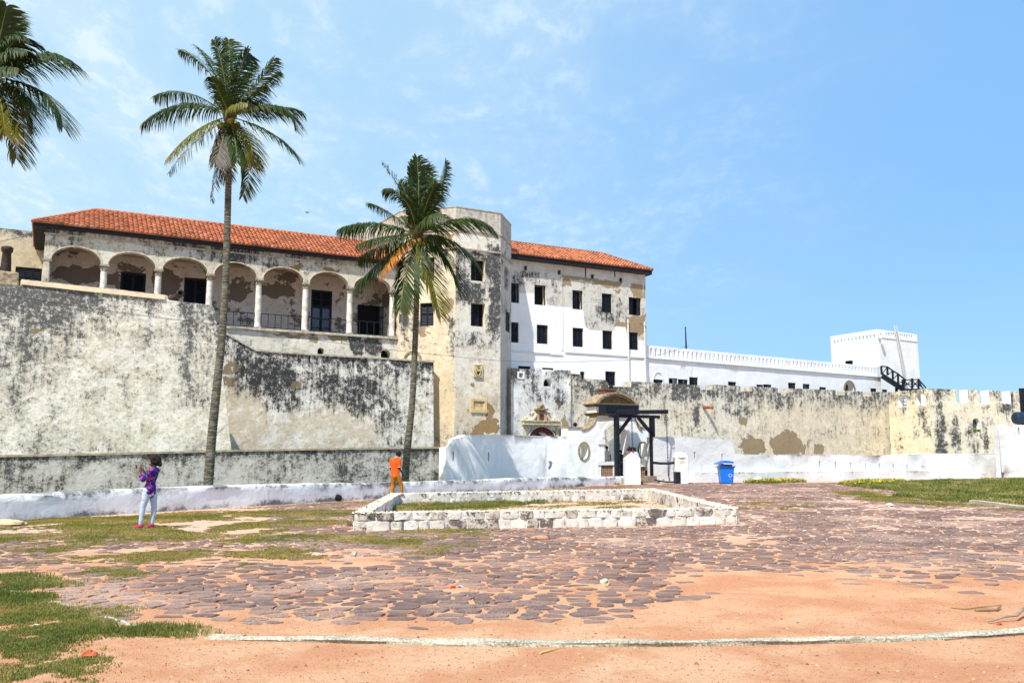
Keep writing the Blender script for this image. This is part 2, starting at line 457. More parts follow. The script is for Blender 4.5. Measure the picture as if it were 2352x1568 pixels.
def whitewash(name, grime=.3, seed=0.0, bump=.05, wear=.3, base=(.66, .665, .66), dark=(.10, .11, .12), top=.2, foot=.3, wscale=1.0):
    """thick lime-wash over rubble: lumpy, scuffed, with grey wear near the top and foot"""
    m, g, b = mat(name)
    uvn = g.new('ShaderNodeUVMap', uv_map='wall').outputs[0]
    ed = g.new('ShaderNodeSeparateXYZ'); g.put(ed.inputs[0], g.new('ShaderNodeUVMap', uv_map='edge').outputs[0])
    p = g.map(uvn, loc=(seed * 5.1, seed * 2.3, 0))
    n1 = g.noise(p, .5, 6, .6, .3); n2 = g.noise(p, 2.2 * wscale, 10, .7, .3); n3 = g.noise(p, 9 * wscale, 8, .72); n4 = g.noise(g.map(p, scale=(3, .4, 1)), 1.5, 7, .65)
    col = g.mix(g.st(n1, .35, .65), base, tuple(q * .90 for q in base))
    col = g.mix(g.m('MULTIPLY', g.st(n4, .5, .7), grime * .7), col, (.50, .52, .53))
    w_ = g.m('ADD', g.m('MULTIPLY', n2, .75), g.m('ADD', g.m('MULTIPLY', n3, .35), g.m('MULTIPLY', g.m('SUBTRACT', n1, .5), .9)))
    w_ = g.m('ADD', w_, g.m('MULTIPLY', g.st(ed.outputs[0], .35, .0), top * .3))
    w_ = g.m('ADD', w_, g.m('MULTIPLY', g.st(ed.outputs[1], .30, .0), foot * .3))
    w_ = g.m('ADD', w_, wear * .3)
    col = g.mix(g.m('MULTIPLY', g.st(w_, .66, .80), .6), col, (.42, .41, .37))
    col = g.mix(g.m('MULTIPLY', g.st(w_, .76, .90), .85), col, dark)
    g.put(b.inputs['Base Color'], col); b.inputs['Roughness'].default_value = .9; b.inputs['Specular IOR Level'].default_value = .12
    h = g.m('ADD', g.m('MULTIPLY', g.noise(p, 1.3, 3, .5, .2), 1.0), g.m('ADD', g.m('MULTIPLY', n2, .35), g.m('MULTIPLY', n3, .12)))
    g.put(b.inputs['Normal'], g.bump(h, bump * .7))
    return m

M = {}
M['shutter'] = simple('shutter_paint', (.006, .009, .018), .5, var=.5, scale=3)
M['black'] = simple('black_timber', (.007, .010, .018), .55, var=.5, scale=5)
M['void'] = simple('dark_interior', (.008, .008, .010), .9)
M['glass'] = simple('window_glass', (.03, .035, .05), .12, spec=.6)
M['iron'] = simple('rusty_iron', (.035, .022, .018), .7, var=.5, scale=8, bump=.01)
M['rail'] = simple('railing_paint', (.012, .014, .018), .5)
M['chain'] = simple('chain_iron', (.03, .025, .022), .6, .4)
M['wood'] = simple('grey_planks', (.26, .20, .16), .85, var=.3, scale=3)
M['brown'] = simple('brown_render', (.30, .215, .115), .95, var=.25, scale=5, bump=.02, bscale=8)
M['pipe'] = simple('painted_pipe', (.62, .61, .58), .6, var=.15)
M['stone'] = simple('weathered_stone', (.60, .52, .36), .9, var=.3, scale=5, bump=.02, bscale=10)
M['stoneg'] = simple('lichen_stone', (.28, .225, .145), .9, var=.5, scale=6, bump=.02, bscale=10)
M['redstone'] = simple('dark_red_stone', (.10, .035, .035), .9, var=.5, scale=2.5, bump=.02, bscale=10)
M['mortar'] = simple('pale_mortar', (.45, .36, .28), .95)
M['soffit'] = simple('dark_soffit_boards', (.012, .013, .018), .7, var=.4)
M['concrete'] = simple('parapet_cap', (.40, .36, .29), .95, var=.35, scale=3, bump=.02, bscale=12)

def tile_mat(name, col, seed):
    m, g, b = mat(name)
    uvn = g.new('ShaderNodeUVMap', uv_map='tile').outputs[0]
    fl = g.v('FLOOR', uvn)
    wnz = g.new('ShaderNodeTexWhiteNoise', noise_dimensions='3D'); g.put(wnz.inputs['Vector'], g.v('ADD', fl, (seed, 0, 0)))
    r = wnz.outputs['Value']
    c = g.mix(r, tuple(q * .68 for q in col), tuple(min(1, q * 1.15) for q in col))
    sepn = g.new('ShaderNodeSeparateColor'); g.put(sepn.inputs[0], wnz.outputs['Color'])
    c = g.mix(g.m('MULTIPLY', g.st(sepn.outputs[1], .84, .98), .45), c, (.58, .34, .21))
    c = g.mix(g.m('MULTIPLY', g.st(sepn.outputs[2], .86, 1.0), .7), c, (.12, .045, .03))
    oc = g.new('ShaderNodeTexCoord').outputs['Object']
    n1 = g.noise(oc, .7, 8, .65); n2 = g.noise(oc, 9, 8, .7)
    c = g.mix(g.m('MULTIPLY', g.st(n1, .48, .70), .55), c, (.17, .08, .055))
    c = g.mix(g.m('MULTIPLY', g.st(n2, .5, .75), .35), c, (.16, .09, .06))
    g.put(b.inputs['Base Color'], c); b.inputs['Roughness'].default_value = .85
    g.put(b.inputs['Normal'], g.bump(n2, .01))
    return m
M['tile'] = tile_mat('clay_tiles', (.47, .165, .080), 0)
M['tile2'] = tile_mat('bright_clay_tiles', (.58, .215, .105), 5)

def brick_mat(name, c1, c2, mortar, bw=.22, bh=.07, coord='Object'):
    m, g, b = mat(name)
    t_ = g.new('ShaderNodeTexBrick')
    g.put(t_.inputs['Vector'], g.new('ShaderNodeUVMap', uv_map='wall').outputs[0])
    g.put(t_.inputs['Color1'], c1); g.put(t_.inputs['Color2'], c2); g.put(t_.inputs['Mortar'], mortar)
    t_.inputs['Scale'].default_value = 1; t_.inputs['Brick Width'].default_value = bw; t_.inputs['Row Height'].default_value = bh; t_.inputs['Mortar Size'].default_value = .012
    oc = g.new('ShaderNodeTexCoord').outputs['Object']
    c = g.mix(g.m('MULTIPLY', g.st(g.noise(oc, 4, 8, .7), .45, .7), .6), t_.outputs[0], (.05, .035, .02))
    g.put(b.inputs['Base Color'], c); b.inputs['Roughness'].default_value = .9
    g.put(b.inputs['Normal'], g.bump(t_.outputs[1], -.01))
    return m
M['brick'] = brick_mat('ochre_brick', (.36, .22, .08), (.26, .14, .05), (.16, .12, .07))
M['brickr'] = brick_mat('red_lattice_brick', (.42, .16, .07), (.50, .24, .12), (.45, .38, .30))
# ------------------------------------------------------------------ planes of the castle
A = pl_vp(105, 50.0, 5000)
E_ = A
Fp = pl_vp(1488, 70.0, 4208)
Bp = pl_vp(532, 45.3, 3967, .11)
Cp = pl_vp(992, 57.9, 4085, .03)
Qp = pl_vp(1400, 54.0, 5000)
Hp = pl_vp(1175, 62.0, 4600)

def louvres(mb, P, u0, u1, z0, z1, d, fr=.055, pitch=.095, m=0):
    """one shutter leaf standing in plane offset d: frame and sloping slats"""
    mb.pbox(P, u0, u0 + fr, z0, z1, d - .035, d, m); mb.pbox(P, u1 - fr, u1, z0, z1, d - .035, d, m)
    for a, b in ((z0, z0 + fr * 1.4), (z1 - fr * 1.4, z1), ((z0 + z1) / 2 - fr * .6, (z0 + z1) / 2 + fr * .6)):
        mb.pbox(P, u0 + fr, u1 - fr, a, b, d - .033, d - .002, m)
    z = z0 + fr * 1.4 + pitch * .4
    while z < z1 - fr * 1.4 - pitch * .4:
        if abs(z - (z0 + z1) / 2) > fr:
            c = [P.p(u0 + fr, z - .03, d - .002), P.p(u1 - fr, z - .03, d - .002), P.p(u1 - fr, z - .018, d - .002), P.p(u0 + fr, z - .018, d - .002),
                 P.p(u0 + fr, z + .022, d - .032), P.p(u1 - fr, z + .022, d - .032), P.p(u1 - fr, z + .034, d - .032), P.p(u0 + fr, z + .034, d - .032)]
            mb.add(c, [(0, 1, 2, 3), (7, 6, 5, 4), (0, 4, 5, 1), (3, 2, 6, 7), (0, 3, 7, 4), (1, 5, 6, 2)], m)
        z += pitch
def shuttered(P, r, parent, inset=.16, mode='closed', back=True, label=None):
    """window part: frame + dark pane behind, its leaves as sub-parts"""
    u0, u1, z0, z1 = r
    f = MB(); fr = .05
    for a in ((u0, u0 + fr, z0, z1), (u1 - fr, u1, z0, z1), (u0 + fr, u1 - fr, z1 - fr, z1), (u0 + fr, u1 - fr, z0, z0 + fr)):
        f.pbox(P, *a, -inset - .09, -inset - .002)
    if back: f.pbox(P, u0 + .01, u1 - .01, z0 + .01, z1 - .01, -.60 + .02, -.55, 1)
    w = f.build('window', [M['shutter'], M['void']], parent)
    if label: w['label'] = label
    um = (u0 + u1) / 2
    leaves = {'closed': [(u0 + fr, um - .005), (um + .005, u1 - fr)], 'left': [(u0 + fr, um)], 'mid': [(u0 + fr, u0 + (u1 - u0) * .25), (u0 + (u1 - u0) * .27, u0 + (u1 - u0) * .68)],
              'open': [], 'leftright': [(u0 + fr, u0 + (u1 - u0) * .35), (u0 + (u1 - u0) * .66, u1 - fr)]}[mode]
    for a, b in leaves:
        l = MB(); louvres(l, P, a, b, z0 + fr, z1 - fr, -inset + .03); l.build('shutter', M['shutter'], w)
    return w

def tile_patch(name, a, b, c, d, mt, parent, pitch=.27, row=.34, amp=.08):
    """barrel-tile slope: a-b eave, c-d ridge (d above a); inset ends give hips"""
    a, b, c, d = map(Vector, (a, b, c, d)); e = (b - a); L = e.length; e.normalize()
    dl = (d - a).dot(e); dr = (b - c).dot(e); upv = (d - a) - e * dl; S = upv.length; upn = upv.normalized(); nrm = e.cross(upn)
    if nrm.z < 0: nrm = -nrm
    nu = int(L / pitch); seg = 6; nr = int(S / row) + 1
    us = np.linspace(0, L, nu * seg + 1)
    V, F, UV = [], [], []
    W_ = len(us)
    for j in range(nr):
        for k in (0, 1):
            for i, u in enumerate(us):
                lim = 1.0
                if dl > .01: lim = min(lim, u / dl)
                if dr > .01: lim = min(lim, (L - u) / dr)
                s_ = min((j + k) / nr, lim) * S
                t_ = (u / (L / nu)) % 1.0
                ti = int(u / (L / nu) + 1e-6)
                jz = .014 * noise.noise(Vector((ti * 1.7, j * 2.3, 4)))
                jx = .02 * noise.noise(Vector((ti * 2.7, j * 1.3, 9)))
                h = amp * (abs(sin(pi * t_)) ** .8) + (.06 if k == 0 else .0) + jz
                p = a + e * (u + jx) + upn * (s_ - (.02 if k == 0 and s_ > 0 else 0)) + nrm * h
                V.append(tuple(p)); UV.append((u / (L / nu) + 1e-3, j + .02 + .9 * k))
    uvl = []
    for j in range(nr):
        for k in (0, 1):
            r0 = (j * 2 + k) * W_; r1 = r0 + W_
            if j == nr - 1 and k == 1: break
            for i in range(W_ - 1):
                F.append((r0 + i, r0 + i + 1, r1 + i + 1, r1 + i))
                ti = int(i / seg) + .5
                for _ in range(4): uvl.append((ti, j + .5))
    # closing lip under the eave
    bb = len(V)
    for i, u in enumerate(us): V.append(tuple(a + e * u - nrm * .03))
    for i in range(W_ - 1):
        F.append((i, bb + i, bb + i + 1, i + 1)); uvl += [(int(i / seg) + .5, .5)] * 4
    me = bpy.data.meshes.new(name); me.from_pydata(V, [], F); me.materials.append(mt)
    u1 = me.uv_layers.new(name='tile'); u1.data.foreach_set('uv', np.array(uvl, dtype=np.float32).ravel())
    me.polygons.foreach_set('use_smooth', [True] * len(F)); me.update()
    me.set_sharp_from_angle(angle=radians(50))
    return link(bpy.data.objects.new(name, me), parent)

def hip_roof(P, u0, u1, df, db, ze, rise, mt, parent, hipL=True, hipR=True, fascia=.2):
    """eaves at u0..u1, df (front) .. db (back); ridge along the middle"""
    mid = (df + db) / 2; h = (df - db) / 2
    eL, eR, fL, fR = P.p(u0, ze, df), P.p(u1, ze, df), P.p(u0, ze, db), P.p(u1, ze, db)
    rL = P.p(u0 + (h if hipL else 0), ze + rise, mid); rR = P.p(u1 - (h if hipR else 0), ze + rise, mid)
    r = tile_patch('roof', eL, eR, rR, rL, mt, parent)
    def slope_mesh(q, name):
        return tile_patch(name, *q, mt, r)
    if hipL: slope_mesh((fL, eL, rL, rL), 'hip_slope')
    if hipR: slope_mesh((eR, fR, rR, rR), 'hip_slope')
    slope_mesh((fR, fL, rL, rR), 'rear_slope')
    c = MB()
    lines = [(rL, rR)] + ([(eL, rL), (fL, rL)] if hipL else []) + ([(eR, rR), (fR, rR)] if hipR else [])
    for a, b in lines:
        n = max(2, int((b - a).length / .42)); off = Vector((0, 0, .035))
        for i in range(n):
            p, q = a.lerp(b, i / n) + off, a.lerp(b, (i + 1.08) / n) + off
            c.tube([p, q], [.13, .105], 8)
    cc = c.build('ridge_tiles', mt, r, smooth=True)
    cc.data.uv_layers.new(name='tile')
    s = MB()
    s.pbox(P, u0 + .06, u1 - .06, ze - fascia, ze - .035, df - .10, df - .06)
    s.pbox(P, u0 + .06, u0 + .10, ze - fascia, ze - .035, db + .06, df - .101)
    s.pbox(P, u1 - .10, u1 - .06, ze - fascia, ze - .035, db + .06, df - .101)
    s.pbox(P, u0 + .101, u1 - .101, ze - fascia + .02, ze - fascia + .05, db + .06, df - .101)
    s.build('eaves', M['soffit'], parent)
    return r

# ------------------------------------------------------------------ arcaded wing
mA = plaster('arcade_plaster', white=(.62, .60, .52), cream=(.58, .44, .22), cr=.66, mould=.32, streak=1.0, top=.30, topw=.35, big=.8, fleck=.5, peel=.22,
             peelc=(.24, .155, .07), seed=1.0,
             blobs=[('p', *A.zz(1, 560, 600), .9, .45, .16), ('p', *A.zz(2, 900, 400), 1.1, .5, .3), ('p', *A.zz(2, 1170, 400), .9, .3, .25),
                    ('m', *A.zz(1, 480, 480), .8, .4, .12), ('m', *A.zz(1, 1700, 680), 1.0, .5, .14), ('m', *A.zz(2, 380, 310), 1.1, .5, .16),
                    ('m', *A.zz(2, 620, 330), .8, .5, .12), ('m', *A.zz(1, 1360, 680), .8, .6, .12)])
mA2 = plaster('arcade_base_plaster', white=(.70, .66, .56), cream=(.60, .47, .27), cr=.5, mould=.2, streak=.9, top=.22, topw=.3, big=.7, fleck=.5, peel=.28,
              peelc=(.30, .23, .14), seed=2.0,
              blobs=[('m', *A.zz(2, 1400, 1060), .55, .9, .55), ('m', *A.zz(2, 1560, 1080), .8, .8, .34), ('m', *A.zz(2, 420, 1070), .8, .3, .15),
                     ('p', *A.zz(2, 820, 985), 1.6, .16, .4), ('p', *A.zz(2, 1010, 1030), .5, .4, .3), ('p', *A.zz(2, 1250, 1010), 1.1, .2, .35)])
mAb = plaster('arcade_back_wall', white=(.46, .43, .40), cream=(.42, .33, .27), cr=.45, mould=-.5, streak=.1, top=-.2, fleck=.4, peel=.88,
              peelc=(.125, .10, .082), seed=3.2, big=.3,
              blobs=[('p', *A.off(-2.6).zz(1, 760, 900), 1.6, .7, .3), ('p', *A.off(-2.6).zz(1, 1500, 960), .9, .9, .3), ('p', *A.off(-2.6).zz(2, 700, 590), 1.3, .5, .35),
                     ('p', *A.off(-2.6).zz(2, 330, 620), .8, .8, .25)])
zs = (A.zz(1, 945, 792)[1] + A.zz(2, 965, 520)[1]) / 2
zl = (A.zz(2, 250, 905)[1] + A.zz(2, 1500, 985)[1]) / 2
ztA = A.zz(1, 800, 478)[1]
uL = A.zz(1, 402, 600)[0]; uR = A.zz(2, 1775, 600)[0]
uc0 = A.zz(1, 423, 745)[0]; uc7 = A.zz(2, 1735, 590)[0]; sp = (uc7 - uc0) / 7
uc = [uc0 + k * sp for k in range(8)]
print('arcade', zs, zl, ztA, uL, uR, sp)
wing = thing('arcaded_building', 'long weathered arcaded wing with columns under a red tiled roof, left of the tower', 'building', tuple(A.p(uL, 0)))
outline = [(uL, zs)]
hw = sp / 2 - .20; rise = .86
for k in range(7):
    c = (uc[k] + uc[k + 1]) / 2
    for i in range(15):
        a = pi - pi * i / 14; outline.append((c + hw * cos(a), zs + rise * sin(a)))
outline += [(uR, zs), (uR, ztA), (uL, ztA)]
wall('arcade_wall', A, outline, [], .55, mA, wing, grid=.5, seed=1)
for k in range(7):                                          # thin raised arch rims
    c = (uc[k] + uc[k + 1]) / 2; cb = MB()
    for i in range(14):
        a0, a1 = pi - pi * i / 14, pi - pi * (i + 1) / 14
        q = []
        for (rr, dd) in ((0, .0), (0, .035), (.06, .035), (.06, .0)):
            q.append((rr, dd))
        P0 = [A.p(c + (hw + r_) * cos(a0), zs + (rise + r_) * sin(a0), d_) for r_, d_ in q]; P1 = [A.p(c + (hw + r_) * cos(a1), zs + (rise + r_) * sin(a1), d_) for r_, d_ in q]
        cb.add(P0 + P1, [(0, 1, 5, 4), (1, 2, 6, 5), (2, 3, 7, 6), (3, 0, 4, 7)])
    cb.build('arch_trim', M['stone'], wing)
# frieze and string course
zf = (A.zz(1, 405, 520)[1] + A.zz(1, 2010, 690)[1]) / 2
s = MB(); s.pbox(A, uL - .06, uR - .02, zf - .04, zf + .04, 0.0, .07)
s.build('string_course', simple('string_course', (.42, .39, .33), .9, var=.4, bump=.01), wing)
u = uL + .5; mfj = simple('frieze_joint', (.30, .28, .24), .9)
while u < uR - .3:
    s = MB(); s.pbox(A, u, u + .04, zf + .045, ztA - .02, .0, .022); u += random.choice([.45, .55, .62, .95]); s.build('frieze_joint', mfj, wing)
for k, x, y in ((1, 645, 492), (1, 1518, 592), (2, 912, 280)):
    a = A.zz(k, x, y); t = MB(); t.tube([A.p(a[0], a[1], -.1), A.p(a[0] - .05, a[1] - .06, .32)], .055, 8); t.build('waterspout', M['iron'], wing)
# columns
mCol = simple('column_stone', (.66, .62, .54), .9, var=.3, scale=2.5, bump=.02, bscale=7)
mCap = simple('capital_stone', (.36, .31, .23), .9, var=.5, scale=5, bump=.02, bscale=12)
for k in range(8):
    c = A.p(uc[k], zl, -.26)
    t = MB(); H = zs - zl
    t.lathe(c, [(.215, .0), (.215, .18), (.20, .24), (.195, H * .5), (.18, H - .42), (.18, H - .40)], 18)
    col = t.build('column', mCol, wing, smooth=True); sharp(col)
    t = MB(); t.lathe(c, [(.182, H - .42), (.215, H - .38), (.215, H - .34), (.19, H - .31), (.19, H - .22), (.20, H - .16), (.245, H - .12)], 18)
    t.pbox(A, uc[k] - .25, uc[k] + .25, zs - .125, zs - .004, -.52, .02)
    t.build('capital', mCap, col)
    t = MB(); t.pbox(A, uc[k] - .22, uc[k] + .22, zl, zl + .10, -.48, -.02); t.build('base', mCap, col)
# ledge, base wall, floor, inner walls
s = MB(); s.pbox(A, uL, uR + .0, zl - .16, zl - .002, -.55, .14); s.build('ledge', simple('ledge_stone', (.46, .42, .33), .9, var=.4, scale=4, bump=.02), wing)
h1 = aloop(rect(A, 2, 1052, 1098, 1112, 1172), n=6); h2 = aloop(rect(A, 2, 1620, 1115, 1707, 1215), n=10)
wall('base_wall', A, [(uL, -3), (uR, -3), (uR, zl - .165), (uL, zl - .165)], [h1, h2], .6, mA2, wing, seed=2)
for h in (h1, h2):
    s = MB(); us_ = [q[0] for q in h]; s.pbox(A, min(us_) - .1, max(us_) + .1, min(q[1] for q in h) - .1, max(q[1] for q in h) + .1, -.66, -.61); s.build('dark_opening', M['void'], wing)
Ab = A.off(-2.6)
dl = [rect(Ab, 1, 1077, 873, 1305, 1110), rect(Ab, 1, 1645, 922, 1855, 1220), rect(Ab, 2, 993, 583, 1182, 960), rect(Ab, 2, 1410, 717, 1606, 980)]
dl = [(a, b, zl, d) for a, b, c, d in dl]
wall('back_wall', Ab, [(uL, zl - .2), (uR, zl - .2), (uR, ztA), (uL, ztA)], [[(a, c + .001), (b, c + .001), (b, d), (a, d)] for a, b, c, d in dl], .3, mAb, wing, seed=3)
s = MB(); s.pbox(A, uL, uR, zl - .3, zl - .17, -2.6, -.56); s.build('gallery_floor', M['brown'], wing)
s = MB(); s.pbox(A, uL + .2, uR, zs + rise + .25, zs + rise + .4, -2.59, -.56); s.build('gallery_ceiling', simple('gallery_ceiling', (.34, .22, .18), .9, var=.2), wing)
wall('side_wall', Plane(*A.p(uR - .25, 0, -2.6).to_2d(), A.ang - 90), [(0, zl - .2), (2.1, zl - .2), (2.1, ztA), (0, ztA)], [], .3, mAb, wing)
Pl = Plane(*A.p(uL, 0, -8.0).to_2d(), A.ang - 90)
wall('end_wall', Pl, [(0, -3), (7.99, -3), (7.99, zs - .0), (7.99, ztA), (0, ztA)], [], .3, mA, wing)
for i, (a, b, c, d) in enumerate(dl):
    f = MB(); um = (a + b) / 2
    for q in ((a, a + .07, c, d), (b - .07, b, c, d), (a + .07, b - .07, d - .07, d)): f.pbox(Ab, *q, -.16, -.06)
    f.pbox(Ab, a + .01, b - .01, c, d - .01, -.29, -.25, 1)
    dr = f.build('door', [M['shutter'], M['void']], wing)
    if i < 2:
        for q in ((a + .07, um - .01), (um + .01, b - .07)): l = MB(); louvres(l, Ab, *q, c + .02, d - .08, -.10, pitch=.11); l.build('shutter', M['shutter'], dr)
    elif i == 2:
        zt = d - (d - c) * .36
        for q in ((a + .07, um - .01), (um + .01, b - .07)): l = MB(); louvres(l, Ab, *q, zt + .03, d - .08, -.10, pitch=.11); l.build('shutter', M['shutter'], dr)
        for q in ((a + .07, um - .02), (um + .02, b - .07)):
            l = MB(); z = c + .02
            l.pbox(Ab, q[0], q[0] + .08, z, zt, -.14, -.10); l.pbox(Ab, q[1] - .08, q[1], z, zt, -.14, -.10)
            for t in (0, .3, .62, 1): l.pbox(Ab, q[0] + .08, q[1] - .08, z + (zt - z - .09) * t, z + (zt - z - .09) * t + .09, -.138, -.102)
            l.pbox(Ab, q[0] + .08, q[1] - .08, z + .08, zt - .08, -.125, -.115, 1)
            l.build('door_leaf', [M['shutter'], simple('dusty_glass', (.06, .075, .12), .25, spec=.5)], dr)
    else:
        hinge = Ab.p(b - .06, 0, .02); q = Plane(hinge.x, hinge.y, A.ang - 62)
        l = MB(); z = c + .02; w_ = .62; zt = d - .08
        l.pbox(q, 0, .07, z, zt, -.04, 0); l.pbox(q, w_ - .07, w_, z, zt, -.04, 0)
        for t in (0, .35, .68, 1): l.pbox(q, .07, w_ - .07, z + (zt - z - .08) * t, z + (zt - z - .08) * t + .08, -.038, -.002)
        l.pbox(q, .07, w_ - .07, z + .08, zt - .08, -.025, -.015, 1)
        l.build('door_leaf', [M['shutter'], simple('open_leaf_glass', (.10, .11, .12), .2, spec=.5)], dr)
for k in range(7):                                          # railings between the columns
    if k < 2: continue
    a, b = uc[k] + .16, uc[k + 1] - .16; s = MB()
    for z in (zl + .08, zl + .98): s.bar(A.p(a, z, -.24), A.p(b, z + random.uniform(-.01, .01), -.24), .05, .045)
    n = random.choice([5, 6, 6])
    for i in range(n + 1):
        u = a + .06 + (b - a - .12) * i / n + random.uniform(-.03, .03); s.bar(A.p(u, zl, -.24), A.p(u + random.uniform(-.015, .015), zl + .98, -.24), .035)
    s.build('railing', M['rail'], wing)
# its roof
def fit_ridge(P, ue, k, x, y, sgn, df):
    best = None
    for i in range(10, 90):
        h = i * .1; q = P.off(df - h).zz(k, x, y); e = abs(q[0] - (ue + sgn * h))
        if best is None or e < best[0]: best = (e, h, q[1])
    return best
eA = A.off(.42); ue = eA.zz(1, 292, 408)[0]; ze = (eA.zz(1, 1000, 485)[1] + eA.zz(2, 600, 205)[1]) / 2
fit = fit_ridge(A, ue, 1, 862, 305, 1, .42); print('roofA', ue, ze, fit)
hA, rA = fit[1], fit[2] - ze - .08
hip_roof(A, ue, uR + 2.0, .42, .42 - 2 * hA, ze, rA, M['tile'], wing, hipR=False, fascia=.24)

# ------------------------------------------------------------------ far left range behind the battery
mL = plaster('yellow_plaster', white=(.66, .58, .42), cream=(.60, .44, .20), cr=.8, mould=.0, streak=.5, top=.55, topw=.6, fleck=.45, peel=.0, seed=5)
Lp = A.off(-6.5)
bl = thing('left_range', 'yellow stained building with shuttered windows at the left edge behind the battery wall', 'building', tuple(Lp.p(-6, 0)))
r1 = rect(Lp, 1, 133, 828, 372, 1010); r0 = rect(Lp, 1, -220, 812, 14, 990)
zt_ = Lp.zz(1, 100, 485)[1]
wall('wall', Lp, [(-22, 0), (1.4, 0), (1.4, zt_), (-22, zt_)], [rloop(r1), rloop(r0)], .6, mL, bl)
for r in (r1, r0):
    w = shuttered(Lp, r, bl, .10, 'open'); a, b = r[0] + .05, r[1] - .05
    for i in range(3): l = MB(); louvres(l, Lp, a + (b - a) * i / 3 + .01, a + (b - a) * (i + 1) / 3 - .01, r[2] + .05, r[3] - .05, -.05, pitch=.12); l.build('shutter', M['shutter'], w)

# ------------------------------------------------------------------ octagonal tower
X1, Y1 = hx(911, 59.6), 59.6
def step(x, y, ang, L): return (x + L * cos(radians(ang)), y + L * sin(radians(ang)))
def to_px(x, y, ang, px):                                   # length along ang until the point projects at px
    k = (px - CXP) / FPX * ct
    return (k * y - x) / (cos(radians(ang)) - k * sin(radians(ang)))
T1 = (X1, Y1); T2 = step(*T1, -15, to_px(*T1, -15, 1043)); T3 = step(*T2, 28, to_px(*T2, 28, 1149)); T4 = step(*T3, 77, to_px(*T3, 77, 1174.0))
T0 = step(*T1, 122, 4.4); T0b = step(*T0, 155, 3.0); T5 = step(*T4, 120, 3.2)
print('tower', T1, T2, T3, T4)
tower = thing('octagonal_tower', 'tall weathered octagonal tower with black shuttered windows and two stone plaques, between both tiled roofs', 'tower', (T2[0], T2[1] + 2, 0))
def seg_plane(p, q):
    return Plane(p[0], p[1], math.degrees(atan2(q[1] - p[1], q[0] - p[0])))
PL, PM, PR, PW = seg_plane(T1, T2), seg_plane(T2, T3), seg_plane(T3, T4), seg_plane(T0, T1)
lenf = lambda p, q: sqrt((p[0] - q[0]) ** 2 + (p[1] - q[1]) ** 2)
ztw = (PM.uz(1047, 473.5)[1] + PM.uz(1148, 492)[1]) / 2
zs1 = PM.zz(3, 1100, 340)[1]; zs2 = PM.zz(3, 1290, 555)[1]
print('tower z', ztw, zs1, zs2, PM.uz(1047, 473.5), PM.uz(1148, 492))
lL, lM, lR, lW = lenf(T1, T2), lenf(T2, T3), lenf(T3, T4), lenf(T0, T1)
def tower_top(g, uvn, p, col, n):                           # greyer cement parapet above the upper string
    z_ = g.new('ShaderNodeSeparateXYZ'); g.put(z_.inputs[0], uvn)
    f = g.st(z_.outputs[1], zs1 - .02, zs1 + .02)
    gcol = g.mix(g.st(g.m('ADD', g.m('MULTIPLY', n['str'], .5), g.m('MULTIPLY', n['fine'], .5)), .42, .60), (.50, .47, .40), (.28, .26, .22))
    return g.mix(g.m('MULTIPLY', f, .8), col, gcol)
mTL = plaster('tower_left_plaster', white=(.66, .57, .40), cream=(.66, .46, .20), cr=.55, mould=.12, streak=.6, top=.0, fleck=.5, peel=.38, peelc=(.30, .21, .13), seed=6, extra=tower_top,
              blobs=[('m', .4, PL.zz(3, 300, 1200)[1], .5, 2.4, .26), ('m', *PL.zz(3, 450, 1330), 1.0, .5, .2), ('m', *PL.zz(3, 700, 620), .6, .8, .2), ('m', *PL.zz(3, 800, 1400), .3, 1.6, .25), ('p', *PL.zz(3, 560, 1370), 1.2, .5, .22), ('p', *PL.zz(3, 760, 1100), .4, .8, .22), ('p', *PL.zz(3, 700, 420), 1.5, .5, .3),
                     ('c', *PL.uz(1020, 940), 1.2, 3.0, .5)])
mTM = plaster('tower_front_plaster', white=(.70, .67, .58), cream=(.66, .50, .27), cr=.42, mould=.10, streak=.8, top=.0, fleck=.55, peel=-.1, peelc=(.30, .19, .08), seed=7.4, extra=tower_top, big=.5,
              blobs=[('m', *PM.zz(3, 1240, 700), 1.0, 2.0, .36), ('m', *PM.zz(3, 900, 720), .9, 1.8, .26), ('m', *PM.zz(3, 1260, 1150), .7, 2.8, .40), ('m', *PM.zz(3, 1010, 1450), 1.3, .7, .24), ('m', *PM.zz(3, 1000, 970), 1.6, .9, .36),
                     ('m', *PM.zz(3, 1100, 590), 2.0, .45, .34),
                     ('p', *PM.zz(3, 1010, 390), .8, .35, .3), ('p', *PM.zz(5, 660, 790), 1.25, .55, .62), ('p', *PM.zz(5, 680, 650), .28, .9, .5), ('p', *PM.zz(5, 505, 375), .28, .30, .5),
                     ('p', *PM.zz(5, 370, 90), .7, .25, .16), ('c', *PM.uz(1100, 930), 2.2, 3.4, .45), ('p', *PM.zz(5, 550, 860), .5, .4, .5)])
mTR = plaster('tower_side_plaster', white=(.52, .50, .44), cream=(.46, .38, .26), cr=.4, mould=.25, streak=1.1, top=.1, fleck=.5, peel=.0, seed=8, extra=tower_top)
zb = -3
def clipr(r, lo, hi): return (max(r[0], lo), min(r[1], hi), r[2], r[3])
wL = [rect(PL, 3, 470, 1075, 612, 1315), rect(PL, 3, 482, 602, 620, 840)]
wM = [rect(PM, 3, 1002, 622, 1150, 847), rect(PM, 3, 1002, 1078, 1150, 1320)]
wR = [clipr(rect(PR, 3, 1352, 700, 1390, 940), .4, 3.5), clipr(rect(PR, 3, 1364, 1165, 1411, 1378), .4, 3.6)]
print('R windows', wR, lR)
wall('wall', PL, [(0, zb), (lL, zb), (lL, ztw), (0, ztw)], [rloop(r) for r in wL], .6, [mTL], tower, seed=6)
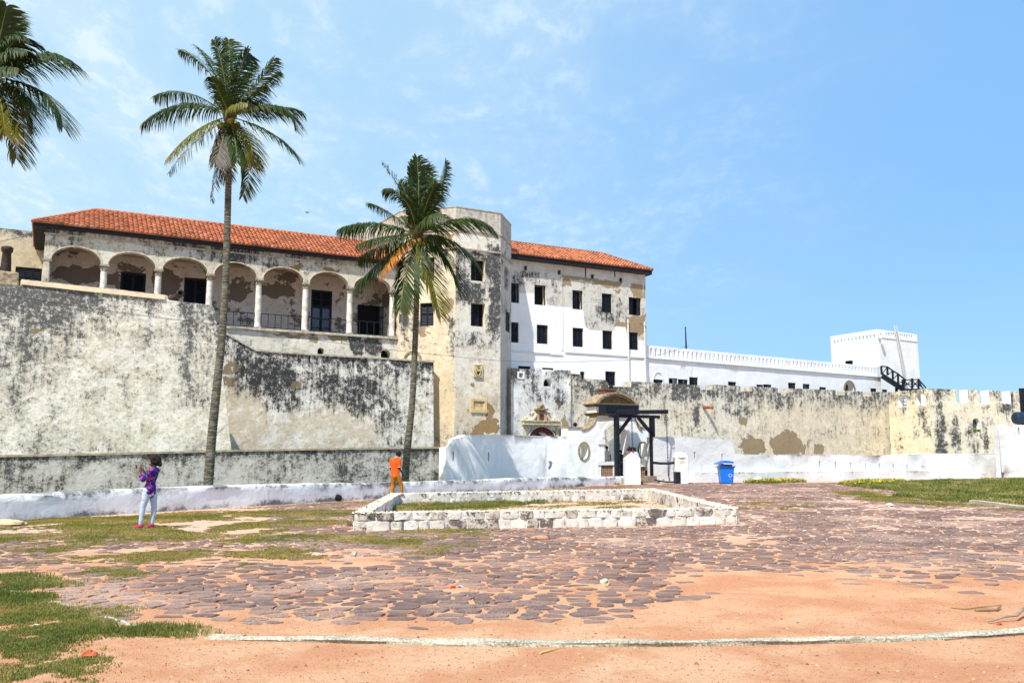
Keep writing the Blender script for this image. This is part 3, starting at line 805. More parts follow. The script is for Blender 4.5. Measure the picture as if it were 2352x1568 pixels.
wall('wall', PM, [(0, zb), (lM, zb), (lM, ztw), (0, ztw)], [rloop(r) for r in wM], .6, [mTM, simple('cream_reveal', (.68, .58, .40), .9, var=.15)], tower, seed=7, hole_mat=1)
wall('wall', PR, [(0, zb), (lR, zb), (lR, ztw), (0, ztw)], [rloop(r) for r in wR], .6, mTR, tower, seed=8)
wall('wall', PW, [(0, zb), (lW, zb), (lW, ztw), (0, ztw)], [], .6, mTL, tower, seed=9)
for p, q in ((T0b, T0), (T4, T5)):
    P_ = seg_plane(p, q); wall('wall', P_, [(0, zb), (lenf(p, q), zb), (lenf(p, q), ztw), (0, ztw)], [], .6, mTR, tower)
sc = MB()
for i, (P_, l_) in enumerate(((PW, lW), (PL, lL), (PM, lM), (PR, lR))):
    sc.pbox(P_, -.05, l_ + .05, zs1 - .05 + i * .002, zs1 + .03 + i * .002, .0, .08); sc.pbox(P_, -.05, l_ + .05, zs2 - .05 + i * .002, zs2 + .05 + i * .002, .0, .11)
    sc.pbox(P_, -.02, l_ + .02, ztw - .012 + i * .002, ztw + .05 + i * .002, -.62, .03)
sc.build('string_course', M['concrete'], tower)
shuttered(PL, wL[0], tower, .18, 'closed'); shuttered(PL, wL[1], tower, .18, 'closed')
shuttered(PM, wM[0], tower, .36, 'left'); shuttered(PM, wM[1], tower, .36, 'mid')
shuttered(PR, wR[1], tower, .08, 'closed')
sc = MB(); sc.pbox(PR, wR[0][0], wR[0][1], wR[0][2], wR[0][3], -.62, -.3); sc.build('blocked_window', mTR, tower)
sc.v = sc.v
# brick-rimmed arch on the left face
ra = rect(PL, 2, 1842, 1148, 1968, 1230); ca = (ra[0] + ra[1]) / 2; ha = (ra[1] - ra[0]) / 2
s = MB()
for i in range(14):
    a0, a1 = pi - pi * i / 14, pi - pi * (i + .86) / 14
    c = [PL.p(ca + r_ * cos(a), ra[3] - ha + r_ * sin(a), d_) for d_ in (.0, .05) for a, r_ in ((a0, ha), (a0, ha + .17), (a1, ha + .17), (a1, ha))]
    s.add(c, [(0, 1, 2, 3), (7, 6, 5, 4), (0, 4, 5, 1), (1, 5, 6, 2), (2, 6, 7, 3), (3, 7, 4, 0)])
s.build('arch_rim', M['stoneg'], tower)
# coat of arms
r = rect(PM, 9, 203, 107, 412, 408); cu, cz = (r[0] + r[1]) / 2, (r[2] + r[3]) / 2; wu, wz = r[1] - r[0], r[3] - r[2]
s = MB(); s.pbox(PM, r[0], r[1], r[2], r[3], 0, .03)
for q in ((r[0], r[0] + .05, r[2], r[3]), (r[1] - .05, r[1], r[2], r[3]), (r[0] + .05, r[1] - .05, r[3] - .05, r[3]), (r[0] + .05, r[1] - .05, r[2], r[2] + .05)): s.pbox(PM, *q, .03, .10)
pq = s.build('coat_of_arms', M['stone'], tower); pq['label'] = 'carved stone coat of arms with helmet and shield'
def rel(mb, pts, rad, d=.07, n=7): mb.tube([PM.p(cu + a * wu / 2, cz + b * wz / 2, d) for a, b in pts], rad, n)
s = MB()
for sg in (-1, 1):
    rel(s, [(sg * (.30 + .5 * sin(t)), -.75 + 1.25 * t) for t in np.linspace(0, 1.25, 9)], [.035, .05, .06, .06, .055, .05, .05, .045, .03])
    rel(s, [(sg * (.62 + .18 * cos(t)), .55 + .22 * sin(t)) for t in np.linspace(0, 5.2, 10)], .03)
    rel(s, [(sg * (.70 + .12 * cos(t)), -.72 + .16 * sin(t)) for t in np.linspace(0, 5.2, 10)], .03)
rel(s, [(-.40, .18), (-.2, .34), (0, .38), (.2, .34), (.40, .18)], .05)
rel(s, [(-.34, .10), (-.15, -.04), (0, -.06), (.15, -.02), (.36, .10)], .06, .10)
rel(s, [(.42 * cos(t), -.42 + .36 * sin(t)) for t in np.linspace(-pi - .3, .3, 12)], .035, .09)
s.build('scrollwork', simple('ochre_carving', (.56, .43, .20), .9, var=.35, scale=14), pq, smooth=True)
s = MB()
hpts = [(-.22, .52), (.22, .52), (.30, .42), (.22, .24), (.08, .14), (-.08, .14), (-.22, .24), (-.30, .42)]
b = [PM.p(cu + a * wu / 2, cz + z * wz / 2, .03) for a, z in hpts] + [PM.p(cu + a * wu / 2 * .8, cz + z * wz / 2, .13) for a, z in hpts]
s.add(b, [tuple(range(8, 16))[::-1]] + [(i, (i + 1) % 8, 8 + (i + 1) % 8, 8 + i) for i in range(8)])
s.build('helmet', simple('grey_helmet', (.20, .20, .16), .8), pq)
s = MB()
for a, z in ((-.12, -.18), (.12, -.18), (-.16, -.38), (.16, -.38), (0, -.30), (-.08, -.52), (.1, -.55)): s.ball(PM.p(cu + a * wu / 2, cz + z * wz / 2, .05), .045, 8)
s.build('shield_charges', simple('dark_recess', (.10, .08, .04), .9), pq)
# inscription slab
r = rect(PM, 9, 135, 920, 522, 1268); s = MB(); fw = .19
s.pbox(PM, r[0] + fw, r[1] - fw, r[2] + fw, r[3] - fw, 0, .02)
for q in ((r[0], r[0] + fw, r[2], r[3]), (r[1] - fw, r[1], r[2], r[3]), (r[0] + fw, r[1] - fw, r[3] - fw, r[3]), (r[0] + fw, r[1] - fw, r[2], r[2] + fw)): s.pbox(PM, *q, 0, .09)
pq = s.build('inscription_slab', simple('yellow_stone', (.62, .46, .24), .9, var=.15, scale=4, bump=.01), tower); pq['label'] = 'framed yellow stone slab with worn lines of writing'
s = MB(); zz_ = r[3] - fw - .06; ri = random.Random(4)
while zz_ > r[2] + fw + .22:
    u = r[0] + fw + .05 + ri.uniform(0, .03)
    while u < r[1] - fw - .06:
        w_ = ri.uniform(.02, .045)
        if ri.random() < .86:
            s.pbox(PM, u, u + .012, zz_ - .045, zz_, .02, .026)
            if ri.random() < .6: s.pbox(PM, u + w_ * .8, u + w_ * .8 + .010, zz_ - .045, zz_ - .005, .02, .026)
            if ri.random() < .7: s.pbox(PM, u + .012, u + w_ * .8, zz_ - .012, zz_ - .002, .02, .0255)
        u += w_ + .018
    zz_ -= .085
s.build('inscription', simple('worn_lettering', (.16, .12, .07), .9), pq)

# ------------------------------------------------------------------ whitewashed wing right of the tower
uE0 = A.uz(1168, 800)[0]; uE1 = A.uz(1485, 760)[0]; ztE = A.zz(4, 1000, 440)[1]
zE = lambda x, y: A.zz(4, x, y)
def e_paint(g, uvn, p, col, n):
    """fresh white paint up to an uneven line; cement-grey band under the eaves"""
    s_ = g.new('ShaderNodeSeparateXYZ'); g.put(s_.inputs[0], uvn)
    def curve(pts, x):
        c = g.new('ShaderNodeFloatCurve'); cu_ = c.mapping.curves[0]
        us_ = [zE(a, b)[0] for a, b in pts]; zs_ = [zE(a, b)[1] for a, b in pts]
        f = [((u - uE0) / (uE1 - uE0), z / 20) for u, z in zip(us_, zs_)]
        while len(cu_.points) < len(f): cu_.points.new(.5, .5)
        for pt, q in zip(cu_.points, f): pt.location = q; pt.handle_type = 'VECTOR'
        c.mapping.update(); g.put(c.inputs['Value'], x)
        return g.m('MULTIPLY', c.outputs[0], 20)
    x = g.m('DIVIDE', g.m('SUBTRACT', s_.outputs[0], uE0), uE1 - uE0)
    jag = g.m('MULTIPLY', g.m('SUBTRACT', n['mid'], .5), .9)
    lo = curve([(105, 705), (355, 712), (480, 715), (492, 835), (650, 855), (740, 858), (872, 880), (884, 1050), (930, 1095), (1060, 1105), (1190, 1108), (1215, 1055), (1318, 1075), (1326, 1195), (1540, 1210)], x)
    hi = curve([(105, 470), (300, 480), (620, 512), (900, 548), (1200, 588), (1540, 625)], x)
    below = g.st(g.m('SUBTRACT', lo, s_.outputs[1]), -.03, .03)
    below = g.st(g.m('ADD', below, g.m('MULTIPLY', jag, .6)), .45, .55)
    wcol = g.mix(g.st(n['mid'], .35, .65), (.86, .865, .86), (.80, .81, .815))
    wcol = g.mix(g.m('MULTIPLY', g.st(n['str'], .55, .75), .25), wcol, (.5, .48, .42))
    above = g.st(g.m('ADD', g.m('SUBTRACT', s_.outputs[1], hi), g.m('MULTIPLY', jag, .35)), -.02, .02)
    gcol = g.mix(g.st(n['mid'], .4, .6), (.60, .59, .54), (.50, .48, .42)); gcol = g.mix(g.m('MULTIPLY', g.st(n['str'], .5, .7), .4), gcol, (.34, .31, .25))
    return g.mix(above, g.mix(below, col, wcol), gcol)
mE = plaster('wing_plaster', white=(.60, .585, .53), cream=(.56, .45, .27), cr=.42, mould=.22, streak=.9, top=.05, fleck=.5, peel=.05, peelc=(.30, .22, .12), seed=10, extra=e_paint,
             blobs=[('m', *zE(350, 580), 2.8, .8, .20), ('m', *zE(1130, 930), 1.4, .8, .22), ('m', *zE(980, 990), .8, .9, .10), ('m', *zE(560, 790), .8, .4, .12),
                    ('p', *zE(800, 545), 1.6, .28, .5), ('p', *zE(1100, 600), 2.2, .42, .55), ('p', *zE(1200, 660), .9, .5, .4), ('p', *zE(1460, 680), 1.3, .8, .5), ('p', *zE(1440, 1050), 1.5, 1.0, .6),
                    ('p', *zE(700, 600), .5, .45, .4), ('p', *zE(1250, 1030), .8, .35, .4)])
ew = thing('whitewashed_wing', 'half whitewashed wing with rows of shuttered windows under tiles, right of the tower', 'building', tuple(A.p(uE0, 0)))
wE = [((108, 605, 201, 812), 'left'), ((360, 627, 480, 835), 'open'), ((757, 683, 866, 881), 'left'), ((1065, 716, 1172, 914), 'closed'), ((1347, 757, 1476, 942), 'leftright'),
      ((108, 1015, 194, 1227), 'closed'), ((385, 1043, 502, 1240), 'closed'), ((760, 1075, 871, 1272), 'closed'), ((1072, 1103, 1175, 1297), 'closed'), ((1350, 1120, 1447, 1303), 'closed'),
      ((190, 1473, 318, 1640), 'closed'), ((442, 1492, 558, 1660), 'closed'), ((838, 1530, 884, 1640), 'closed')]
rE = [(rect(A, 4, *q), md) for q, md in wE]
r9 = rect(A, 6, 655, 103, 776, 272); rE.append((r9, 'closed'))
wall('wall', A, [(uE0, -1), (uE1, -1), (uE1, ztE), (uE0, ztE)], [rloop(r) for r, _ in rE], .6, [mE, simple('pale_reveal', (.60, .56, .46), .9, var=.15)], ew, seed=10, hole_mat=1)
for r, md in rE: shuttered(A, r, ew, .13, md)
Pe = Plane(*A.p(uE1, 0, 0).to_2d(), A.ang + 90)
wall('end_wall', Pe, [(0, -1), (8, -1), (8, ztE), (0, ztE)], [], .3, mE, ew)
s = MB()
for x0, y0, x1, y1 in ((130, 1312, 515, 1338), (520, 1342, 652, 1355), (680, 1325, 1340, 1368), (1352, 1372, 1500, 1384)):
    a, b = zE(x0, y0), zE(x1, y1); s.pbox(A, a[0], b[0], b[1] - .05, b[1] + .06, 0, .07)
s.build('string_course', simple('white_moulding', (.72, .72, .70), .9), ew)
for x, y in ((264, 450), (615, 495), (960, 537), (1257, 575)):
    a = zE(x, y); s = MB(); s.pbox(A, a[0] - .07, a[0] + .07, a[1] - .16, a[1] + .14, .0, .16); s.build('waterspout', M['iron'], ew)
s = MB()
a = zE(645, 520); b = zE(650, 1250); s.pbox(A, a[0] - .10, a[0] + .05, b[1] - .4, a[1] - .05, 0, .05); uvw(s.build('pilaster', mE, ew), A)
for pts in ([(1330, 985), (1337, 1200), (1342, 1380), (1352, 1600)], [(1515, 1015), (1522, 1300), (1535, 1480), (1542, 1640)]):
    u_ = zE(*pts[0])[0] + (.0 if pts[0][0] < 1400 else -.12); z0_ = zE(*pts[-1])[1]; z1_ = zE(*pts[0])[1]
    s = MB(); s.tube([A.p(u_, z0_ - 1, .10), A.p(u_, z1_, .10)], .065, 10)
    for t in range(4): s.lathe(A.p(u_, z0_ + (z1_ - z0_) * t / 3.2, .10), [(.085, 0), (.085, .10)], 10)
    s.build('drainpipe', M['pipe'], ew)
for x in (893, 1197):
    a = zE(x, 425); b = zE(x, 570); s = MB(); s.pbox(A, a[0] - .03, a[0] + .03, zE(x, 545)[1], ztE, 0, .05); s.build('downpipe', M['iron'], ew)
eE = A.off(.5); ueR = eE.zz(4, 1600, 470)[0]; zeE = (eE.zz(4, 400, 325)[1] + eE.zz(4, 1500, 462)[1]) / 2
fit = fit_ridge(A, ueR, 4, 1062, 292, -1, .5); print('roofE', ueR, zeE, fit, ztE)
hip_roof(A, uE0 - 1.0, ueR, .5, .5 - 2 * fit[1], zeE, fit[2] - zeE - .08, M['tile2'], ew, hipL=False, fascia=.36)

# ------------------------------------------------------------------ long white range with slotted parapet
mF = whitewash('range_whitewash', .25, 11, .03, base=(.84, .845, .84), wear=-.25, foot=0, top=.1)
fr_ = thing('white_range', 'long low whitewashed range with a slotted parapet, right of the tall tiled wing', 'building', tuple(Fp.p(0, 0)))
uF0 = Fp.uz(1480, 850)[0]; uF1 = Fp.uz(2023, 870)[0]
zFt = (Fp.zz(7, 105, 336)[1] + Fp.zz(8, 700, 487)[1]) / 2; zFb = (Fp.zz(7, 105, 474)[1] + Fp.zz(8, 700, 575)[1]) / 2
print('F', uF0, uF1, zFt, zFb, Fp.zz(7, 105, 336), Fp.zz(8, 700, 487))
us0 = Fp.zz(7, 145, 410)[0]; us1 = Fp.zz(7, 1024, 480)[0]; d_ = (us1 - us0) / 19
hh = zFt - zFb; slots = []; u = us0
while u < uF1 - .3:
    slots.append([(u - .10, zFb + hh * .20), (u + .10, zFb + hh * .20), (u + .10, zFb + hh * .74), (u, zFb + hh * .84), (u - .10, zFb + hh * .74)]); u += d_
wall('parapet', Fp.off(.0), [(uF0, zFb + .03), (uF1, zFb + .03), (uF1, zFt), (uF0, zFt)], slots, .36, mF, fr_, grid=1.2)
wF = [((328, 685, 420, 790), 'open'), ((424, 697, 527, 790), 'closed'), ((542, 675, 634, 800), 'closed'), ((948, 722, 1033, 800), 'closed'), ((1245, 752, 1316, 820), 'closed'), ((1316, 750, 1402, 820), 'closed'),
      ((1577, 732, 1656, 840), 'closed'), ((1730, 745, 1803, 840), 'closed'), ((1903, 778, 1974, 860), 'closed')]
rF = [(rect(Fp, 7, *q), m_) for q, m_ in wF] + [(rect(Fp, 8, 633, 678, 687, 740), 'closed'), (rect(Fp, 8, 735, 688, 780, 740), 'closed')]
r7 = rect(Fp, 7, 168, 698, 264, 790); rF.append((r7, 'closed'))
ga = aloop(rect(Fp, 8, 402, 625, 484, 760), n=12)
wall('wall', Fp, [(uF0, 0), (uF1, 0), (uF1, zFb), (uF0, zFb)], [rloop(r) for r, _ in rF] + [ga], .5, mF, fr_, seed=12)
for r, m_ in rF: shuttered(Fp, r, fr_, .08, m_)
s = MB(); s.pbox(Fp, uF0, uF1, zFb - .02, zFb + .028, -.4, .13); s.pbox(Fp, uF0, uF1, zFb - .10, zFb - .021, 0, .06); s.build('string_course', simple('white_ledge', (.74, .74, .72), .9, var=.1), fr_)
s = MB(); cu_ = sum(q[0] for q in ga) / len(ga); zt_ = max(q[1] for q in ga); u0_, u1_ = min(q[0] for q in ga), max(q[0] for q in ga); h_ = (u1_ - u0_) / 2; zc_ = zt_ - min(h_, (zt_ - min(q[1] for q in ga)) * .9)
for i in range(12):
    a0, a1 = pi - pi * i / 12, pi - pi * (i + .9) / 12
    c = [Fp.p((u0_ + u1_) / 2 + r_ * cos(a), zc_ + r_ * sin(a), dd) for dd in (.0, .05) for a, r_ in ((a0, h_), (a0, h_ + .22), (a1, h_ + .22), (a1, h_))]
    s.add(c, [(0, 1, 2, 3), (7, 6, 5, 4), (0, 4, 5, 1), (1, 5, 6, 2), (2, 6, 7, 3), (3, 7, 4, 0)])
s.build('arch_rim', M['stoneg'], fr_)
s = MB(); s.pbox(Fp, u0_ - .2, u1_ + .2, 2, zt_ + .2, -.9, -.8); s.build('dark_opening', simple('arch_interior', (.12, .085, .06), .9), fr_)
q = Fp.off(.02); a0 = q.zz(7, 215, 700); ru = abs(q.zz(7, 264, 700)[0] - q.zz(7, 168, 700)[0]) / 2
s = MB(); s.tube([q.p(a0[0] + ru * cos(t), a0[1] + .0 + ru * 1.25 * sin(t), 0) for t in np.linspace(pi, 0, 13)], .05, 6); s.build('arch_trim', mF, fr_).data.uv_layers.new(name='wall')
Fe = Plane(*Fp.p(uF1, 0, 0).to_2d(), Fp.ang + 90)
wall('end_wall', Fe, [(0, 0), (5, 0), (5, zFt), (0, zFt)], [], .4, mF, fr_)
s = MB(); s.pbox(Fp, uF0, uF1, zFb - .3, zFb - .1, -6, -.5); s.build('roof_terrace', mF, fr_).data.uv_layers.new(name='wall')

# square watch tower
gx, gy = hx(2031, 92), 92.0
G1 = (gx, gy); G2 = step(gx, gy, 32, 6.3); G0 = step(gx, gy, 117, 7.3)
PG1 = seg_plane(G0, G1); PG2 = seg_plane(G1, G2); l1, l2 = lenf(G0, G1), lenf(G1, G2)
u_r = PG2.uz(2108, 800)[0]; u_l = PG1.uz(1909, 800)[0]; print('G', l1, l2, u_l, u_r)
zG = PG2.uz(2031, 758)[1]
gt = thing('square_tower', 'square whitewashed tower with slotted parapet at the far right of the white range', 'tower', (gx, gy, 0))
def slotrow(P, k, xs, y0, y1, w):
    out = []
    for x in xs:
        u = P.zz(k, x, (y0(x) + y1(x)) / 2)[0]; z0, z1 = P.zz(k, x, y1(x))[1], P.zz(k, x, y0(x))[1]
        out.append([(u - w * .8, z0), (u + w * .8, z0), (u + w, z1 - w), (u + w * .6, z1 - w * .3), (u, z1), (u - w * .6, z1 - w * .3), (u - w, z1 - w)])
    return out
yl = lambda x: 245 - (x - 308) * .158; yr = lambda x: 172 + (x - 778) * .115
sl1 = slotrow(PG1, 8, np.linspace(308, 728, 14), yl, lambda x: yl(x) + 49, .17)
sl2 = slotrow(PG2, 8, [778 + i * 20.2 for i in range(12)], yr, lambda x: yr(x) + 50, .14)
rg = rect(PG1, 8, 400, 429, 474, 500)
wall('wall', PG1, [(u_l, 0), (l1, 0), (l1, zG), (u_l, zG)], sl1 + [rloop(rg)], .22, mF, gt, grid=1.5)
wall('wall', PG2, [(0, 0), (u_r + .25, 0), (u_r, zG), (0, zG)], sl2, .22, mF, gt, grid=1.5)
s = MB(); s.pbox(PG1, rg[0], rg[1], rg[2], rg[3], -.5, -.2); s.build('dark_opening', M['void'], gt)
s = MB(); s.pbox(PG2, 0, u_r, PG2.zz(8, 900, 240)[1] - .05, PG2.zz(8, 900, 240)[1], 0, .06); s.build('string_course', mF, gt).data.uv_layers.new(name='wall')
Gl = tuple(PG1.p(u_l, 0).to_2d()); G2 = tuple(PG2.p(u_r, 0).to_2d())
for p, q in ((G2, step(*G2, 122, 6)), (step(*Gl, 32, 6), Gl)):
    P_ = seg_plane(p, q); wall('wall', P_, [(0, 0), (lenf(p, q), 0), (lenf(p, q), zG), (0, zG)], [], .4, mF, gt, grid=2)
# ladder on it
ld = thing('ladder', 'thin white ladder leaning up the side of the square white tower', 'ladder', tuple(PG2.p(2, 9)))
s = MB(); a = PG2.off(.25).zz(8, 925, 560); b = PG2.off(.1).zz(8, 855, 112)
L0, L1 = PG2.p(a[0], a[1], .5), PG2.p(b[0], b[1], .08); dx = PG2.d * .2
wm = simple('white_ladder', (.55, .54, .5), .6)
s.bar(L0 - dx, L1 - dx, .07, .07); s.bar(L0 + dx, L1 + dx, .07, .07); s.build('rail', wm, ld)
s = MB()
for i in range(1, 34): c = L0.lerp(L1, i / 34); s.bar(c - dx, c + dx, .04, .04)
s.build('rungs', wm, ld)
# black timber stair
st_ = thing('timber_stair', 'black timber stair with cross-braced railing between the white range and the square tower', 'stairs', tuple(Fp.p(uF1 + 1, 0)))
SY = 86.5
def sp_(x, y, dy=0): return at(*Z(8, x, y), SY + dy)
for dy in (0, 1.3):
    s = MB(); nm = 'railing'
    tp = [(727, 480), (782, 485), (830, 520), (878, 548), (940, 600)] ; bt = [(733, 556), (785, 560), (832, 600), (880, 635), (925, 672)]
    for a, b in zip(tp, bt): s.bar(sp_(*a, dy), sp_(*b, dy), .16)
    for i in range(len(tp) - 1):
        s.bar(sp_(*tp[i], dy), sp_(*tp[i + 1], dy), .12); s.bar(sp_(*bt[i], dy), sp_(*tp[i + 1], dy), .07)
    s.build(nm, M['black'], st_)
    s = MB(); s.bar(sp_(735, 565, dy), sp_(930, 690, dy), .15, .5); s.build('stringer', M['black'], st_)
s = MB()
for i in range(13):
    t = i / 12; s.hexa([sp_(745 + 170 * t + a, 562 + 105 * t + b, c) for b in (5, 0) for a, c in ((-8, 0), (8, 0), (8, 1.2), (-8, 1.2))])
s.build('treads', M['black'], st_)
s = MB()
ps = [(920, 598, 680), (1005, 588, 680), (1062, 592, 680)]
for x, y0, y1 in ps: s.bar(sp_(x, y0, -.6), sp_(x, y1, -.6), .16)
s.bar(sp_(920, 603, -.6), sp_(1062, 598, -.6), .10); s.bar(sp_(925, 640, -.6), sp_(1062, 638, -.6), .07); s.bar(sp_(1062, 598, -.6), sp_(1130, 675, -.6), .10)
s.bar(sp_(1062, 640, -.6), sp_(1105, 680, -.6), .08)
for a, b in (((920, 603), (1005, 675)), ((1005, 600), (920, 675)), ((1005, 600), (1062, 675)), ((1062, 600), (1005, 675)), ((1062, 610), (1100, 676)), ((1085, 625), (1062, 675))): s.bar(sp_(*a, -.6), sp_(*b, -.6), .07)
s.build('landing_rail', M['black'], st_)
s = MB(); s.hexa([sp_(x, y, c) for y in (700, 680) for x, c in ((915, -.7), (1110, -.7), (1110, 1.2), (915, 1.2))]); s.build('landing', M['black'], st_)
for x in (865, 990, 1085): s = MB(); s.bar(sp_(x, 670 if x < 900 else 690, .3), sp_(x, 1150, .3), .22); s.build('post', M['black'], st_)
# flag pole
s = MB(); p0, p1 = at(*Z(7, 510, 400), 74), at(*Z(7, 501, 160), 74); s.tube([p0 - Vector((0, 0, 1)), p0, p1], [.09, .085, .045], 8); s.lathe(p1, [(.07, 0), (.07, .08)], 8)
tag(s.build('flag_pole', M['iron']), 'bare slender dark pole standing above the white slotted parapet', 'pole')

# ------------------------------------------------------------------ battery wall on the left
mB = plaster('battery_plaster', white=(.80, .765, .66), cream=(.64, .54, .33), cr=.70, mould=.30, streak=.8, top=.36, topw=.9, big=.6, fleck=.85, peel=-.4, seed=20, bump=.06, grey=(.38, .37, .34), dark=(.085, .087, .085), fscale=1.5,
             blobs=[('n', *Bp.uz(514, 960), .55, 4.5, 1.1), ('n', *Bp.uz(350, 980), 4.0, 1.5, .3), ('m', *Bp.zz(1, 250, 1150), 2.6, 1.6, .16), ('m', *Bp.zz(1, 60, 1350), 2.5, 2.5, .10), ('m', *Bp.zz(1, 1680, 1350), .35, 4, .14), ('m', *Bp.zz(1, 1350, 1200), .25, 3, .08),
                    ('m', *Bp.zz(1, 700, 1130), 1.0, .5, .14), ('p', *Bp.zz(1, 330, 1370), .35, .25, .5), ('p', *Bp.zz(1, 1060, 1420), .12, .1, .6)])
mBt = plaster('battery_coping', white=(.72, .66, .52), cream=(.66, .52, .30), cr=.7, mould=-.1, top=0, fleck=.3, peel=-.5, seed=21)
bz = lambda x, y: Bp.zz(1, x, y)
b0 = Bp.uz(530, 1075)
zq = -3.0; zqb = 1.35
bw = thing('battery_wall', 'huge battered grey white rampart wall on the left, stained black, its parapet stepping down', 'wall', tuple(Bp.p(-10, 0)))
o_ = [(-26, zqb), (Bp.uz(531.5, 1035)[0], zqb), (Bp.uz(531, 1030)[0], Bp.uz(531, 1030)[1]), (bz(1938, 1300)[0], bz(1938, 1300)[1]), bz(1918, 1185), bz(1895, 1166), bz(1700, 1142), bz(1515, 1120), bz(1504, 1108), bz(1500, 1082), bz(1480, 1074), bz(1000, 1016), bz(600, 972), bz(198, 932), bz(195, 975), bz(185, 990), (-26, bz(-100, 970)[1])]
wall('wall', Bp, o_, [], 1.6, [mB, mBt], bw, side_mat=1, grid=.8, disp=.04, seed=20)
cp = MB()
for (x0, y0), (x1, y1) in (((198, 945), (1480, 1085)),):
    a, b = bz(x0, y0), bz(x1, y1)
    n = 14
    for i in range(n):
        u0, u1 = a[0] + (b[0] - a[0]) * i / n, a[0] + (b[0] - a[0]) * (i + 1) / n
        z = lambda u: a[1] + (b[1] - a[1]) * (u - a[0]) / (b[0] - a[0]) + .02 * noise.noise(Vector((u, 0, 0)))
        c = [Bp.p(u0, z(u0) - .20, .07), Bp.p(u1, z(u1) - .20, .07), Bp.p(u1, z(u1) - .20, -.5), Bp.p(u0, z(u0) - .20, -.5), Bp.p(u0, z(u0) + .05, .02), Bp.p(u1, z(u1) + .05, .02), Bp.p(u1, z(u1) + .07, -.5), Bp.p(u0, z(u0) + .07, -.5)]
        cp.hexa(c)
cp.build('coping', simple('sandy_coping', (.62, .50, .34), .95, var=.15, scale=2, bump=.02), bw)
s = MB(); s.pbox(Bp, -26, b0[0] - 2, bz(400, 1010)[1] - 1.2, bz(400, 1010)[1] - 1.0, -6.5, -1.6); s.build('terrace', M['concrete'], bw)
# cannons
cn = thing('cannon', 'rusty cannon muzzle poking over the rampart below the third arch', 'cannon', tuple(Bp.p(bz(1600, 1090)[0], bz(1600, 1090)[1] + .2, -1)))
c = Bp.p(bz(1618, 1060)[0], bz(1618, 1060)[1], -.1); ax = (Bp.n * 1.0 + Vector((.0, 0, .12))).normalized()
s = MB(); s.lathe(c - ax * 1.9, [(.24, 0), (.26, .1), (.24, .2), (.22, .9), (.185, 1.0), (.155, 1.75), (.20, 1.84), (.215, 1.93), (.19, 1.99), (.11, 2.0), (.10, 1.7)], 18, axis=ax); s.build('barrel', M['iron'], cn, smooth=True)
s = MB(); s.ball(c - ax * .9 + Vector((0, 0, -.45)), .4, 10, sq=(1.1, 1, .7)); s.build('carriage', M['iron'], cn)
cn2 = thing('cannon', 'dark cannon barrel standing upright on a rough stone block at the left edge', 'cannon', tuple(Bp.p(bz(60, 950)[0], bz(60, 960)[1], -1.0)))
c = Bp.off(-.9).p(*Bp.off(-.9).zz(1, 48, 882)); s = MB()
s.lathe(c - Vector((0, 0, .2)), [(.24, 0), (.24, .2), (.22, .7), (.19, 1.2), (.25, 1.27), (.27, 1.42), (.22, 1.5), (.12, 1.52)], 16); s.build('barrel', M['iron'], cn2, smooth=True)
s = MB(); q = Bp.off(-1.2).zz(1, 45, 930); s.pbox(Bp.off(-1.2), q[0] - .55, q[0] + .5, q[1] - 1.0, q[1] + .25, 0, .8)
tag(bevel(s.build('stone_block', M['stoneg']), .08, 2), 'rough ochre stone block under the upright cannon', 'stone block')

# ------------------------------------------------------------------ middle curtain
mC = plaster('curtain_plaster', dark=(.020, .022, .027), grey=(.22, .22, .21), white=(.84, .80, .70), cream=(.70, .56, .34), cr=.55, mould=.02, streak=1.1, top=.58, topw=1.3, big=.55, fleck=.75, peel=.02, peelc=(.27, .20, .12), seed=22, bump=.05,
             blobs=[('c', *Cp.uz(560, 960), 1.6, 2.2, .9), ('n', *Cp.uz(560, 990), 1.2, 2.2, .8), ('n', *Cp.uz(750, 1000), 5, 1.3, .4), ('m', *Cp.zz(2, 600, 1440), 2.6, 1.3, .26), ('m', *Cp.zz(2, 1180, 1500), 1.6, 1.2, .22), ('m', *Cp.zz(2, 1500, 1560), 2.2, 1.4, .22), ('m', *Cp.uz(900, 960), 1.6, 2.0, .20), ('m', *Cp.uz(650, 915), 2.6, 1.4, .22),
                    ('m', *Cp.uz(780, 910), 2.6, 1.0, .16), ('p', *Cp.zz(2, 250, 1260), 1.0, .5, .4), ('p', *Cp.zz(2, 280, 1400), .9, .5, .35), ('p', *Cp.zz(2, 860, 1420), .4, .25, .4), ('m', *Cp.uz(910, 1020), .8, .5, .2),
                    ('c', *Cp.uz(740, 990), 4, 1.5, .4)])
cw = thing('curtain_wall', 'black streaked curtain wall below the arcade, between the big rampart and the octagonal tower', 'wall', tuple(Cp.p(-8, 0)))
cz = lambda x, y: Cp.zz(2, x, y)
cr_ = cz(2092, 1300)[0]
o_ = [(cz(100, 1300)[0], zqb), (cr_, zqb), (cr_, cz(2092, 1226)[1]), cz(1500, 1185), cz(1070, 1162), cz(500, 1122), cz(480, 1112), cz(215, 960), cz(100, 895)]
wall('wall', Cp, o_, [], .8, [mC, mBt], cw, side_mat=1, grid=.6, disp=.03, seed=22)
s = MB()
for (x0, y0), (x1, y1) in (((500, 1122), (1070, 1162)), ((1070, 1162), (1500, 1185)), ((1500, 1185), (2095, 1224)), ((215, 960), (480, 1112))):
    a, b = cz(x0, y0), cz(x1, y1)
    s.hexa([Cp.p(a[0], a[1] - .06, .06), Cp.p(b[0], b[1] - .06, .06), Cp.p(b[0], b[1] - .06, -.82), Cp.p(a[0], a[1] - .06, -.82), Cp.p(a[0], a[1] + .05, .05), Cp.p(b[0], b[1] + .05, .05), Cp.p(b[0], b[1] + .05, -.82), Cp.p(a[0], a[1] + .05, -.82)])
